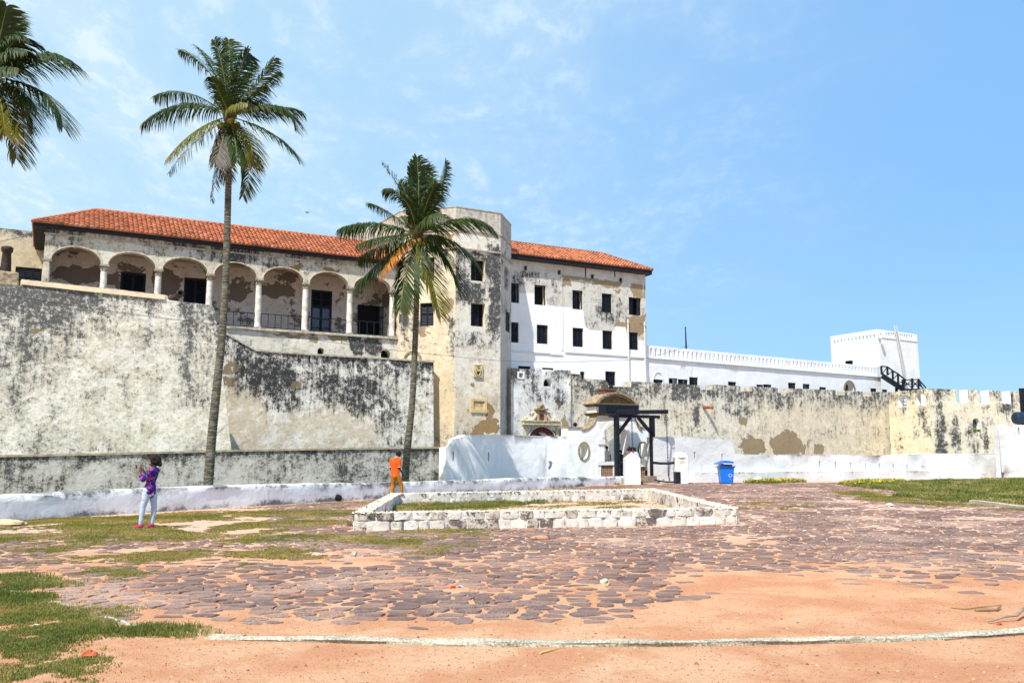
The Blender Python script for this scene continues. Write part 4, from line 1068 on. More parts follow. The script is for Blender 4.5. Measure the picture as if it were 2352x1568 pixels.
s.build('coping', simple('curtain_coping', (.40, .35, .26), .95, var=.35, scale=4), cw)
s = MB()
for x, y in ((733, 1178), (981, 1195), (1182, 1225), (1370, 1237), (1737, 1262)): a = cz(x, y); s.pbox(Cp, a[0] - .035, a[0] + .035, a[1] - .22, a[1] + .2, -.1, .004)
s.build('loophole', M['void'], cw)

# ------------------------------------------------------------------ moat wall: grey part and whitewashed part
mQ = plaster('moat_wall_plaster', white=(.52, .51, .46), cream=(.42, .37, .27), cr=.55, mould=.38, streak=.8, top=.25, topw=.3, big=.7, fleck=.7, peel=.28, peelc=(.20, .185, .15), seed=24, bump=.06, grey=(.25, .245, .22), dark=(.05, .052, .05), fscale=1.1)
uQ1 = Qp.uz(1034, 1060)[0]
qt = [Qp.uz(px, py) for px, py in ((0, 1046), (260, 1041), (520, 1034), (740, 1030), (1000, 1027), (1034, 1027))]
mw = thing('moat_wall', 'low grey mouldy wall along the moat below the ramparts, left of the whitewashed wall', 'wall', tuple(Qp.p(-5, 0)))
wall('wall', Qp, [(-50, zq), (uQ1, zq)] + [(u, z - .07) for u, z in qt[::-1]] + [(-50, qt[0][1] - .1)], [], .6, mQ, mw, grid=.6, disp=.03, seed=24)
s = MB(); q2 = [(-50, qt[0][1] + .02)] + qt
for a, b in zip(q2, q2[1:]):
    s.hexa([Qp.p(a[0], a[1] - .068, .06), Qp.p(b[0], b[1] - .068, .06), Qp.p(b[0], b[1] - .068, -3.5), Qp.p(a[0], a[1] - .068, -3.5), Qp.p(a[0], a[1] + .03, .0), Qp.p(b[0], b[1] + .03, .0), Qp.p(b[0], b[1] + .02, -3.5), Qp.p(a[0], a[1] + .02, -3.5)])
s.build('coping', simple('moat_coping', (.20, .17, .12), .95, var=.35, scale=4), mw)
mW1 = whitewash('gate_wall_whitewash', .35, 25, .06, base=(.86, .865, .86), wear=-.08, top=.5, foot=.1)
wx, wy = Qp.p(Qp.uz(1256, 1050)[0], 0).to_2d()
La = to_px(wx, wy, 216, 1024)
L0_ = step(wx, wy, 216, La)
Pw = Plane(L0_[0], L0_[1], 36)
gw = thing('gate_wall', 'smooth whitewashed wall bending towards the gatehouse, with narrow slits and a kidney shaped hole', 'wall', (wx, wy, 0))
wl0 = [(0, zq), (La, zq), (La, Pw.uz(1256, 1001)[1]), Pw.uz(1180, 999), Pw.uz(1100, 998), Pw.uz(1070, 999), Pw.uz(1047, 1008), Pw.uz(1043, 1024), (0, Pw.uz(1026, 1028)[1])]
sl_ = []
for x, y in ((297, 1108), (666, 1112), (959, 1108)):
    if x > 931: continue
    a = Pw.zz(5, x, y); sl_.append(rloop((a[0] - .05, a[0] + .05, a[1] - .25, a[1] + .25)))
wall('wall', Pw, wl0, sl_, .7, mW1, gw, grid=.5, disp=.04, seed=25)
u12 = Qp.uz(1256, 1050)[0]
GH = lambda x, y: Qp.zz(6, x, y)
ug0 = GH(300, 900)[0]
kid = [Qp.zz(5, x, y) for x, y in ((1288, 1165), (1300, 1156), (1325, 1158), (1338, 1185), (1335, 1225), (1318, 1248), (1292, 1245), (1287, 1225), (1300, 1205), (1302, 1185))]
kid = [q for q in kid][::-1]
a = Qp.zz(5, 959, 1108)
wl1 = [(u12, zq), (GH(208, 900)[0], zq), GH(208, 868), Qp.uz(1285, 1003), (u12, Qp.uz(1256, 1001)[1])]
wall('wall', Qp, wl1, [kid], .7, mW1, gw, grid=.5, disp=.04, seed=26)
# ------------------------------------------------------------------ wall with the carved doorway, outer curtain, corner bastion
mJ = plaster('doorway_wall_plaster', white=(.74, .73, .70), cream=(.68, .56, .36), cr=.28, mould=.14, streak=1.0, top=.35, topw=.8, big=.5, fleck=.8, peel=-.3, peelc=(.34, .24, .13), seed=30, bump=.04,
             blobs=[('m', *Hp.zz(5, 1400, 480), .7, .7, .3), ('m', *Hp.zz(5, 1230, 490), 1.2, .5, .16), ('m', *Hp.zz(5, 930, 230), .6, .9, .25), ('m', *Hp.zz(5, 1080, 420), .8, 1.5, .14),
                    ('p', *Hp.zz(5, 1450, 780), .35, .7, .75), ('p', *Hp.zz(5, 1420, 860), .9, .35, .6), ('c', *Hp.zz(5, 1330, 720), 2.6, 1.8, .4), ('c', *Hp.zz(5, 1650, 700), 2, 2.2, .3)])
mH = plaster('outer_curtain_plaster', white=(.74, .69, .57), cream=(.74, .58, .35), cr=.55, mould=.16, streak=1.0, top=.42, topw=1.0, big=.4, fleck=.75, peel=-.15, peelc=(.30, .22, .13), seed=31, bump=.05, dark=(.06, .06, .058),
             blobs=[('p', *Hp.zz(7, 1200, 1400), 1.9, 1.0, .7), ('p', *Hp.zz(7, 1560, 1390), 2.2, 1.6, .7), ('p', *Hp.zz(7, 1900, 1430), .9, .6, .55), ('p', *Hp.zz(7, 1740, 1440), .4, .5, .5), ('p', *Hp.zz(7, 1100, 1130), .7, .8, .35), ('p', *Hp.zz(7, 700, 1180), .5, .9, .3),
                    ('m', *Hp.zz(7, 500, 830), 2.0, .9, .14), ('m', *Hp.zz(7, 620, 1080), .4, .9, .3), ('m', *Hp.zz(7, 1100, 1040), 1.4, .6, .22), ('m', *Hp.zz(7, 940, 1000), .6, .5, .22), ('m', *Hp.zz(7, 1000, 870), 1.5, .8, .12),
                    ('c', *Hp.zz(8, 300, 1050), 12, 3, .45), ('c', *Hp.zz(7, 1500, 1150), 5, 2, .25)])
mHc = simple('merlon_top', (.42, .38, .30), .95, var=.3, scale=3)
hz = lambda k, x, y: Hp.zz(k, x, y)
dw = thing('doorway_wall', 'white and black stained wall stepping down behind the gate, with a carved scroll pediment over its doorway', 'wall', tuple(Hp.p(2, 0)))
uJ0, uJ1 = Hp.uz(1172, 900)[0], hz(5, 1515, 400)[0]
rs = rect(Hp, 5, 972, 240, 1015, 286); rl = aloop(rect(Hp, 5, 1230, 297, 1320, 380), n=10)
cA = hz(5, 1208, 880); ro = abs(hz(5, 1365, 880)[0] - hz(5, 1050, 880)[0]) / 2; zd = hz(5, 1208, 786)[1]
db_ = zd - ro * 1.02
darch = [(cA[0] - ro * .62, -1), (cA[0] + ro * .62, -1)] + [(cA[0] + ro * .62 * cos(a), db_ + ro * .62 * sin(a)) for a in np.linspace(0, pi, 14)]
o_ = [(uJ0, -2), (uJ1, -2), (uJ1, hz(5, 1514, 222)[1]), hz(5, 1505, 212), hz(5, 1200, 203), hz(5, 1000, 198), hz(5, 895, 188), (uJ0, hz(5, 880, 186)[1])]
wall('wall', Hp.off(.12), o_, [rloop(rs), rl, darch], .8, [mJ, mHc, simple('white_reveal', (.80, .80, .77), .9)], dw, side_mat=1, hole_mat=2, grid=.6, disp=.03, seed=30)
s = MB(); J = Hp.off(.12)
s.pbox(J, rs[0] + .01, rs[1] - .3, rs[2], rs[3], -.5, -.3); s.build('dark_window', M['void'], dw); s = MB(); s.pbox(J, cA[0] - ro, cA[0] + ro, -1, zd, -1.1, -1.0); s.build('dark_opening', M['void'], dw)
ul = [q[0] for q in rl]; zl_ = [q[1] for q in rl]
s = MB(); louvres(s, J, min(ul), max(ul), min(zl_), max(zl_), -.55, pitch=.13); s.pbox(J, min(ul), max(ul), min(zl_), max(zl_), -.7, -.65); s.build('shutter', M['shutter'], dw)
for rr in (rs,):
    s = MB()
    for q in ((rr[0] - .12, rr[0], rr[2] - .1, rr[3] + .1), (rr[1], rr[1] + .12, rr[2] - .1, rr[3] + .1), (rr[0], rr[1], rr[3], rr[3] + .1), (rr[0], rr[1], rr[2] - .1, rr[2])): s.pbox(J, *q, 0, .04)
    s.build('window_surround', simple('white_surround', (.8, .8, .78), .9), dw)
# voussoirs
s = MB(); vm = random.Random(3)
for i in range(11):
    a0, a1 = pi - pi * i / 11 - .015, pi - pi * (i + 1) / 11 + .015
    am = (a0 + a1) / 2
    for (x0, x1) in ((a0, am), (am, a1)):
        c = [J.p(cA[0] + r_ * cos(a), db_ + r_ * sin(a), dd) for dd in (.0, .07) for a, r_ in ((x0, ro * .62), (x0, ro * .94), (x1, ro * .94), (x1, ro * .62))]
        s.add(c, [(0, 1, 2, 3), (7, 6, 5, 4), (1, 5, 6, 2), (3, 7, 4, 0)] + ([(0, 4, 5, 1)] if x0 == a0 else [(2, 6, 7, 3)]))
s.build('door_arch', M['redstone'], dw)
s = MB()
for i in range(20):
    a0, a1 = pi - pi * i / 20, pi - pi * (i + 1) / 20
    c = [J.p(cA[0] + r_ * cos(a), db_ + r_ * sin(a), dd) for dd in (.0, .10) for a, r_ in ((a0, ro * .94), (a0, ro * 1.0), (a1, ro * 1.0), (a1, ro * .94))]
    s.add(c, [(0, 1, 2, 3), (7, 6, 5, 4), (0, 4, 5, 1), (1, 5, 6, 2), (2, 6, 7, 3), (3, 7, 4, 0)])
for r_ in (.62,): pass
s.build('arch_moulding', M['stone'], dw)
# doorway surround, entablature, scrolls, niche
zj = lambda x, y: J.zz(10, x, y)
mSt = plaster('doorway_stone', white=(.72, .66, .52), cream=(.66, .55, .34), cr=.6, mould=.1, streak=.6, top=.1, fleck=.7, peel=-.5, seed=33)
e0, e1 = zj(255, 940), zj(1605, 950); zt_, zb_ = zj(900, 875)[1], zj(900, 1005)[1]
s = MB(); s.pbox(J, e0[0], e1[0], zb_, zt_, 0, .30); s.pbox(J, e0[0] - .05, e1[0] + .05, zt_, zt_ + .06, 0, .36); s.pbox(J, e0[0] + .03, e1[0] - .03, zb_ - .06, zb_, 0, .2)
en = s.build('entablature', M['stone'], dw)
s = MB()
for x0, x1 in ((290, 400), (1500, 1590)): a, b = zj(x0, 1100), zj(x1, 1100); s.pbox(J, a[0], b[0], -1, zb_ - .06, 0, .06)
s.build('door_jambs', M['stone'], dw)
pd = s = MB()
def tubeJ(mb, pts, rad, d=.14): mb.tube([J.p(*zj(x, y), d) for x, y in pts], rad, 8)
def spiral(cx0, cy0, r0, a0, a1, n=12): return [(cx0 + r0 * (1 - .55 * i / n) * cos(a0 + (a1 - a0) * i / n), cy0 + r0 * (1 - .55 * i / n) * sin(a0 + (a1 - a0) * i / n)) for i in range(n + 1)]
left = [(330, 830), (400, 860), (500, 850), (600, 815), (680, 750), (715, 660), (705, 590)]
right = [(1510, 835), (1430, 865), (1320, 850), (1230, 800), (1165, 720), (1140, 640), (1150, 590)]
for base, c1, c2, sg in ((left, (635, 600, 70), (385, 770, 62), 1), (right, (1215, 605, 62), (1450, 785, 60), -1)):
    k = [J.zz(10, x, y) for x, y in base]
    s = MB(); tubeJ(s, base, [.10, .12, .13, .14, .14, .13, .11])
    tubeJ(s, spiral(c1[0], c1[1], c1[2], 0 if sg > 0 else pi, (-4.6 if sg > 0 else pi + 4.6)), [.10 - .004 * i for i in range(13)])
    tubeJ(s, spiral(c2[0], c2[1], c2[2], pi / 2 + .6 * sg, pi / 2 + .6 * sg + 4.4 * sg), [.09 - .004 * i for i in range(13)])
    s.build('scroll', M['stone'], dw, smooth=True)
mP = simple('pink_stone', (.52, .32, .26), .9, var=.25, scale=4)
s = MB()
for x0, x1 in ((755, 825), (1030, 1105)): a, b = zj(x0, 700), zj(x1, 700); s.pbox(J, a[0], b[0], zt_ + .06, zj(900, 480)[1], 0, .26)
s.build('niche_pillars', mP, dw)
s = MB(); a, b = zj(825, 700), zj(1030, 700); s.pbox(J, a[0], b[0], zt_ + .06, zj(900, 480)[1], 0, .05); s.build('niche', simple('niche_stone', (.30, .13, .10), .9, var=.6, scale=5), dw)
s = MB(); a, b = zj(845, 560), zj(1005, 610); s.pbox(J, a[0], b[0], b[1], a[1] + .1, .05, .16); s.build('niche_emblem', M['stoneg'], dw)
s = MB()
for x0, x1 in ((690, 915), (960, 1130)):
    a, b = zj(x0, 395), zj(x1, 470); s.pbox(J, a[0], b[0], b[1], a[1], 0, .34)
    for q in (0, .5): s.pbox(J, a[0] - .03, b[0] + .03, b[1] + (a[1] - b[1]) * q, b[1] + (a[1] - b[1]) * q + .05, .34, .38)
bevel(s.build('niche_cornice', M['stoneg'], dw), .02)
s = MB(); c = zj(925, 380)
for i in range(9):
    a = pi * (i + .5) / 9; r_ = abs(zj(1040, 380)[0] - c[0])
    s.tube([J.p(c[0], c[1], .15), J.p(c[0] + r_ * .6 * cos(a), c[1] + r_ * .75 * sin(a), .24), J.p(c[0] + r_ * cos(a), c[1] + r_ * 1.15 * sin(a), .12)], [.04, .085, .07], 7)
s.build('shell', M['stoneg'], dw, smooth=True)

oc_ = thing('outer_curtain', 'long ochre and grey outer curtain wall with broad crenellations, in front of the white range', 'wall', tuple(Hp.p(20, 0)))
hH = [(uJ1 + .001, -2), (hz(8, 826, 900)[0], -2), (hz(8, 826, 716)[0], hz(8, 822, 714)[1])]
tp = [(8, 640, 708), (8, 640, 750), (8, 562, 750), (8, 562, 706), (8, 403, 698), (8, 403, 740), (8, 320, 739), (8, 320, 697), (8, 312, 693), (7, 1580, 790), (7, 1580, 843), (7, 1466, 838), (7, 1466, 795), (7, 1455, 785),
      (7, 1195, 770), (7, 1195, 822), (7, 1076, 821), (7, 1076, 775), (7, 1065, 766), (7, 788, 753), (7, 786, 808), (7, 656, 806), (7, 655, 768), (7, 640, 756), (7, 300, 738), (6, 966, 220), (6, 960, 290), (6, 778, 283), (6, 690, 283), (6, 686, 240), (6, 655, 205), (6, 375, 190), (6, 374, 160), (6, 365, 140), (6, 232, 128)]
for q in tp: hH.append(hz(*q))
hH.append((uJ1 + .001, hH[-1][1]))
wall('wall', Hp, hH, [], .9, [mH, mHc], oc_, side_mat=1, grid=.8, disp=.04, seed=31)
s = MB(); a = hz(7, 685, 988); s.tube([Hp.p(a[0], a[1], 0), Hp.p(a[0] + .45, a[1] - .03, .7)], .13, 10); s.build('drain_spout', simple('rusty_spout', (.30, .10, .04), .8, var=.3), oc_)
s = MB(); a, b = hz(7, 270, 925), hz(7, 278, 1140); s.tube([Hp.p(a[0], a[1], .06), Hp.p(b[0], b[1], .06)], .05, 6); s.build('drainpipe', simple('old_pipe', (.28, .25, .2), .8), oc_)

# corner bastion
cx0, cy0 = hx(2047.5, 82.6), 82.6
B1 = (cx0, cy0); ang1 = -65; B2 = step(cx0, cy0, ang1, to_px(cx0, cy0, ang1, 2142)); PI1 = seg_plane(B1, B2)
PI2 = Plane(B2[0], B2[1], 19); li = lenf(B1, B2); print('bastion', B1, B2, li)
mI = plaster('bastion_plaster', white=(.74, .66, .48), cream=(.74, .56, .28), cr=.66, mould=.12, streak=1.0, top=.3, topw=.7, big=.5, fleck=.75, peel=-.3, seed=35, bump=.05,
             blobs=[('m', *PI1.zz(8, 1090, 950), .7, 1.4, .28), ('m', *PI1.zz(8, 1120, 1060), 1.8, .9, .2), ('m', *PI1.zz(8, 920, 880), .6, .5, .2)])
mI2 = plaster('bastion_front_plaster', white=(.76, .70, .54), cream=(.74, .58, .32), cr=.55, mould=.14, streak=1.0, top=.3, topw=.7, big=.5, fleck=.75, peel=-.3, seed=36, bump=.05,
              blobs=[('m', *PI2.zz(8, 1260, 1100), .7, 4, .34), ('m', *PI2.zz(8, 1400, 1130), .7, 2.4, .30), ('m', *PI2.zz(8, 1245, 890), .5, 1.0, .3), ('m', *PI2.zz(8, 1540, 1130), .9, 1.6, .22),
                     ('m', *PI2.zz(8, 1660, 1120), .5, 2.2, .26), ('m', *PI2.zz(8, 1870, 870), 1.2, 1.6, .16), ('m', *PI2.zz(8, 1660, 980), .8, .8, .14)])
mWt = simple('white_flank', (.84, .84, .82), .9, var=.05)
bs = thing('corner_bastion', 'ochre corner bastion with tall white-flanked merlons and two barred arched openings, at the right end', 'wall', (*B2, 0))
zI = PI1.zz(8, 1188, 675)[1]; zI0 = PI1.zz(8, 822, 712)[1]
a1_ = aloop(rect(PI1, 8, 880, 738, 956, 842), n=10); a2_ = aloop(rect(PI1, 8, 1040, 712, 1127, 828), n=10)
wall('wall', PI1, [(0, -2), (li, -2), (li, zI), (0, zI0)], [a1_, a2_], .75, [mI, mWt, mWt], bs, hole_mat=1, side_mat=2, seed=35)
u2 = lambda x, y: PI2.zz(8, x, y)
zT = u2(1405, 688)[1]; zG_ = (u2(1455, 803)[1] + u2(1700, 812)[1]) / 2
uEnd = PI2.uz(2420, 900)[0]
top = [(uEnd, zT)]
ms = [(2075, 2200), (1887, 1995), (1696, 1803), (1505, 1608)]
o_ = [(0, -2), (uEnd, -2)]
o_ += [(uEnd, zG_)]
for x0, x1 in ms:
    b, a = u2(x1, 750)[0], u2(x0, 750)[0]; o_ += [(b, zG_), (b, zT - .02), (a, zT + .02), (a, zG_)]
o_ += [(u2(1408, 750)[0], zG_), (u2(1404, 700)[0], zT), (0, zI)]
rn = rect(PI2, 8, 1548, 945, 1608, 1066)
wall('wall', PI2, o_, [aloop(rn, n=8)], .95, [mI2, mWt, mWt], bs, side_mat=1, hole_mat=1, seed=36)
s = MB(); s.pbox(PI2, rn[0] - .02, rn[1] + .02, rn[2] - .02, rn[3] + .02, -.5, -.35); s.build('niche', mI2, bs).data.uv_layers.new(name='wall')
s = MB()
for i in range(40): q = PI2.p(random.uniform(rn[0], rn[1]), rn[2] + .02 + random.uniform(0, .18), random.uniform(-.3, .05)); s.ball(q, random.uniform(.05, .10), 5)
s.build('moss', simple('moss', (.09, .14, .03), .95, var=.4), bs)
for al in (a1_, a2_):
    us_ = [q[0] for q in al]; zs_ = [q[1] for q in al]; a, b, c, d = min(us_), max(us_), min(zs_), max(zs_); s = MB()
    s.bar(PI1.p((a + b) / 2, c, -.70), PI1.p((a + b) / 2, d, -.70), .05)
    for t in (.15, .45, .75): s.bar(PI1.p(a, c + (d - c) * t, -.68), PI1.p(b, c + (d - c) * (t + .04), -.68), .05)
    s.build('window_bars', M['rail'], bs)
s = MB()
for y in (768, 800): a, b = at(*Z(8, 1600, y), 84), at(*Z(8, 1900, y - 10), 84); s.bar(a, b, .05)
s.build('railing', M['rail'], bs)

# ------------------------------------------------------------------ low whitewashed outer wall on the right
Kp = Plane(8.85, 53.0, 23.3)
mK = whitewash('outer_wall_whitewash', .3, 40, .10, wear=-.08, top=.6, foot=.5)
lw = thing('low_white_wall', 'long lumpy whitewashed wall with slits and a thicker foot, behind the blue bin', 'wall', tuple(Kp.p(10, 0)))
kt = [(1502, 1003), (1540, 1003), (1610, 1004), (1655, 1004), (1675, 1008), (1684, 1018), (1688, 1042), (1760, 1044), (1850, 1043), (1950, 1045), (2040, 1045), (2100, 1043), (2140, 1040), (2200, 1042), (2310, 1040)]
ktp = [Kp.uz(*q) for q in kt]
ksl = []
for k, x, y in ((7, 597, 1487), (7, 886, 1508), (8, 178, 1355), (8, 319, 1362), (8, 457, 1368), (8, 589, 1374), (8, 712, 1376), (8, 837, 1383), (8, 961, 1390), (8, 1093, 1393)):
    a = Kp.zz(k, x, y); ksl.append(rloop((a[0] - .05, a[0] + .05, a[1] - .2, a[1] + .2)))
wall('wall', Kp, [(ktp[0][0], -.5), (ktp[-1][0], -.5)] + ktp[::-1], ksl, .8, mK, lw, grid=.6, disp=.05, seed=40)
f0, f1 = Kp.uz(1585, 1100)[0], Kp.uz(2262, 1100)[0]
n = 40; V, Fc = [], []; s = MB(); s.uvs = []
zf = lambda u: .62 - .25 * max(0, (u - (f1 - 8)) / 8) + .03 * noise.noise(Vector((u * .4, 3, 0)))
wall('foot', Kp.off(.45), [(f0, -.5), (f1, -.5)] + [(u, zf(u)) for u in np.linspace(f1, f0, 30)], [], .5, mK, lw, grid=.5, disp=.04, seed=41)
s = MB(); a0, a1, b0_, b1_ = Kp.zz(8, 1150, 1370), Kp.zz(8, 1395, 1300), Kp.zz(8, 1180, 1470), Kp.zz(8, 1515, 1470)
q = [Kp.zz(8, x, 1400)[0] for x in (1110, 1530, 1395, 1180)]
s.hexa([Kp.p(q[0], 0, 1.3), Kp.p(q[1], 0, 1.3), Kp.p(q[1] - .3, 0, 0), Kp.p(q[0] + .3, 0, 0), Kp.p(q[3], 1.72, .06), Kp.p(q[2], 1.72, .06), Kp.p(q[2], 1.72, -.3), Kp.p(q[3], 1.72, -.3)])
mBu = simple('scuffed_whitewash', (.78, .77, .72), .9, var=.06); bt_ = s.build('buttress', mK, lw)
bt_.data.uv_layers.new(name='wall'); bt_.data.uv_layers.new(name='edge')
bd = bt_.data; uvd = bd.uv_layers['wall'].data
for li_, lp in enumerate(bd.loops): co = bd.vertices[lp.vertex_index].co; uvd[li_].uv = (co.x, co.z * 1.5)
# white block at the right edge
kb = thing('white_block', 'plain whitewashed block with a slit and a small square hole, cut by the right edge', 'wall', (hx(2300, 62), 62, 0))
Pk = Plane(hx(2297, 61.5), 61.5, 8)
q = Pk.zz(8, 1806, 1456); rh = rect(Pk, 8, 1790, 1430, 1824, 1484); a = Pk.zz(8, 1960, 1060)
wall('wall', Pk, [(0, -.5), (6, -.5), (6, Pk.zz(8, 1900, 1000)[1]), (.02, Pk.zz(8, 1790, 1005)[1])], [rloop((rh[0] + .1, rh[1] + .1, rh[2], rh[3])), rloop((a[0] - .06, a[0] + .06, a[1] - .25, a[1] + .25))], .5, mK, kb, disp=.06, seed=42)
rv = Vector((Pk.O.x, Pk.O.y, 0)).normalized(); zt_ = Pk.zz(8, 1800, 1005)[1]; c4 = [Pk.p(.05, 0, -.5), Pk.p(6, 0, -.5), Pk.p(6, 0, -.5) + rv * 4, Pk.p(.05, 0, -.5) + rv * 4]
s = MB(); s.hexa([q + Vector((0, 0, z)) for z in (-.5, zt_ - .04) for q in c4]); uvw(s.build('flat_top', mK, kb), Pk)
# water tank
c = at(*Z(8, 1917, 945), 64.5) + Vector((2.0, .3, 0)); tk = thing('water_tank', 'dark blue ribbed water tank lying on the white block at the right edge', 'water tank', tuple(c - Vector((0, 0, .47))))
ax = Vector((1, .15, 0)).normalized(); R_ = .47; s = MB(); prof = [(.05, -2.0), (R_ * .75, -1.98), (R_ * .94, -1.90)]
for i in range(12): h = -1.75 + i * .29; prof += [(R_, h), (R_, h + .17), (R_ * .955, h + .20), (R_ * .955, h + .27)]
s.lathe(c, prof, 28, axis=ax); sharp(s.build('tank_body', simple('tank_plastic', (.012, .025, .05), .4), tk, smooth=True))
s = MB(); s.lathe(c + ax * -.2 + Vector((0, 0, R_)), [(.25, -.05), (.25, .1), (.2, .14)], 16); s.build('lid', M['rail'], tk)
s = MB(); c = at(2343, 905, 66); s.box(c.x, c.x + .8, c.y, c.y + .15, 0, at(2346, 891, 66).z)
tag(bevel(s.build('dark_column', M['black']), .02), 'dark upright post cut off by the right edge above the water tank', 'post')

# ------------------------------------------------------------------ gatehouse
mG = whitewash('gatehouse_whitewash', .3, 45, .05, base=(.86, .86, .845), wear=-.12, top=.1, foot=.1)
gh = thing('gatehouse', 'whitewashed gatehouse with curved brick gable, concave shoulders, two oval windows and an open arch', 'gatehouse', tuple(Qp.p(Qp.uz(1410, 1050)[0], 0)))
g_ = GH
uc1 = g_(740, 900)[0]
L_, R__ = g_(545, 600)[0], g_(1000, 600)[0]
zc1 = g_(770, 628)[1]
xl = g_(208, 850)[0]; xr = g_(1235, 900)[0]
capz = g_(300, 776)[1]; p0_, p1_ = g_(208, 800)[0], g_(375, 800)[0]
# concave shoulders
def arcpts(pu, pz, qu, qz, n=8):                            # quarter ellipse from (pu,pz) low outer to (qu,qz) high inner, concave
    return [(pu + (qu - pu) * sin(pi / 2 * i / n), pz + (qz - pz) * (1 - cos(pi / 2 * i / n))) for i in range(n + 1)]
lsh = arcpts(p1_, g_(378, 806)[1], L_, zc1)
q0_, q1_ = g_(1055, 800)[0], g_(1140, 800)[0]
capr = g_(1095, 775)[1]
zr0 = g_(1130, 806)[1]
rsh = arcpts(g_(1085, 806)[0], zr0, R__, zc1)[::-1]
rar = (g_(642, 900)[0], g_(914, 900)[0], -1, g_(775, 727)[1])
ovl = g_(398, 1047); ovr = g_(1098, 1040); orx, orz = (g_(458, 1047)[0] - g_(338, 1047)[0]) / 2, (g_(398, 945)[1] - g_(398, 1150)[1]) / 2
xr2 = Kp.uz(1504, 1060); 
out = [(xl, zq), (xr + 1.2, zq), (xr + 1.2, g_(1235, 878)[1]), (xr, g_(1235, 878)[1]), (q1_ + .1, g_(1235, 876)[1]), (q1_ + .1, capr), (q0_, capr)]
out = out[:6] + [(g_(1085, 806)[0] + .02, capr), (g_(1085, 806)[0] + .01, zr0)] + rsh + [(R__, zc1 + .01), (L_, zc1 + .01)] + lsh[::-1][1:] + [(p1_ + .01, capz), (xl, capz)]
Gp = Qp.off(.02)
wall('wall', Gp, out, [aloop((rar[0], rar[1], -.5, rar[3]), n=14), oloop(ovl, orx * .86, orz * .92), oloop(ovr, orx * .86, orz * .92)], .75, [mG, mG], gh, grid=.5, disp=.03, seed=45)
def ring(mb, P, c, ru, rz, w, d0, d1, a0=0, a1=2 * pi, n=28, gap=.92):
    for i in range(n):
        x0 = a0 + (a1 - a0) * i / n; x1 = a0 + (a1 - a0) * (i + gap) / n
        q = [P.p(c[0] + (ru + w_) * cos(a), c[1] + (rz + w_) * sin(a), dd) for dd in (d0, d1) for a, w_ in ((x0, 0), (x0, w), (x1, w), (x1, 0))]
        mb.add(q, [(0, 1, 2, 3), (7, 6, 5, 4), (0, 4, 5, 1), (1, 5, 6, 2), (2, 6, 7, 3), (3, 7, 4, 0)])
for c in (ovl, ovr):
    s = MB(); ring(s, Gp, c, orx * .86, orz * .92, .11, .0, .05, n=30); w_ = s.build('oval_window', M['stoneg'], gh)
sb = MB(); bw_ = g_(545, 500)
def cornice(z0, z1, ex, name, mt):
    s = MB(); k = 3
    for i in range(k): e = ex * (i + 1) / k; a = z0 + (z1 - z0) * i / k; b = z0 + (z1 - z0) * (i + 1) / k; s.pbox(Gp, L_ - e, R__ + e, a + (.001 if i else 0), b, -1.05 - e, .02 + e)
    o = s.build(name, mt, gh); uvl = o.data.uv_layers.new(name='wall')
    for li_, lp in enumerate(o.data.loops): co = o.data.vertices[lp.vertex_index].co; uvl.data[li_].uv = (co.x + co.y, co.z)
    return o
z1_, z2_, z3_, z4_ = g_(800, 630)[1], g_(640, 592)[1], g_(640, 520)[1], g_(640, 482)[1]
cornice(z1_, z2_, .16, 'lower_cornice', M['brick'])
wall('attic', Gp, [(L_, z2_), (R__, z2_), (R__, z3_), (L_, z3_)], [], 1.05, mG, gh, grid=.6, disp=.01)
cornice(z3_, z4_, .20, 'upper_cornice', M['brick'])
# segmental pediment with a barrel roof
zp = g_(770, 348)[1]; cu2 = (L_ + R__) / 2; hw2 = (R__ - L_) / 2 + .14; rs2 = zp - z4_
RR = (hw2 ** 2 + rs2 ** 2) / (2 * rs2); zc2 = zp - RR; an = math.asin(hw2 / RR)
prof = [(cu2 + RR * sin(t), zc2 + RR * cos(t)) for t in np.linspace(-an, an, 21)]
inr = [(cu2 + (RR - .26) * sin(t), zc2 + (RR - .26) * cos(t)) for t in np.linspace(-an * .93, an * .93, 19)]
inr = [(u, max(z, z4_ + .04)) for u, z in inr]
wall('pediment', Gp.off(-.04), [(prof[0][0] + .1, z4_), (prof[-1][0] - .1, z4_)] + [(cu2 + (RR - .05) * sin(t), zc2 + (RR - .05) * cos(t)) for t in np.linspace(an * .95, -an * .95, 19)], [], .9, M['brick'], gh, grid=.6, disp=0)
s = MB()
for i in range(20):
    t0, t1 = -an + 2 * an * i / 20, -an + 2 * an * (i + 1) / 20
    for r0_, r1_, d0, d1 in ((RR - .14, RR, -1.25, .20), (RR - .26, RR - .141, -1.1, .08)):
        c = [Gp.p(cu2 + r_ * sin(t), zc2 + r_ * cos(t), dd) for dd in (d0, d1) for t, r_ in ((t0, r0_), (t0, r1_), (t1, r1_), (t1, r0_))]
        s.add(c, [(0, 1, 2, 3), (7, 6, 5, 4), (1, 5, 6, 2), (3, 7, 4, 0)] + ([(0, 4, 5, 1)] if i == 0 else []) + ([(2, 6, 7, 3)] if i == 19 else []))
o = s.build('curved_roof', M['stoneg'], gh)
s = MB(); a, b = g_(658, 345)[0], g_(792, 345)[0]; zt_ = g_(725, 307)[1]; s.pbox(Gp, a, b, zp - .1, zt_, -.85, -.15); s.pbox(Gp, a - .04, b + .04, zt_ - .08, zt_ + .02, -.9, -.1)
s.build('finial_block', simple('dark_brick', (.16, .07, .045), .9, var=.5, scale=6), gh)
for k, (x, y, r_, d) in enumerate(((722, 289, 22, -.5), (297, 731, 22, -.3), (1118, 748, 20, -.3))):
    c = Gp.p(*Gp.off(d).zz(6, x, y), d); s = MB(); s.ball(c, .135 if k != 2 else .12, 14); s.build('ball_finial', M['void'], gh, smooth=True)
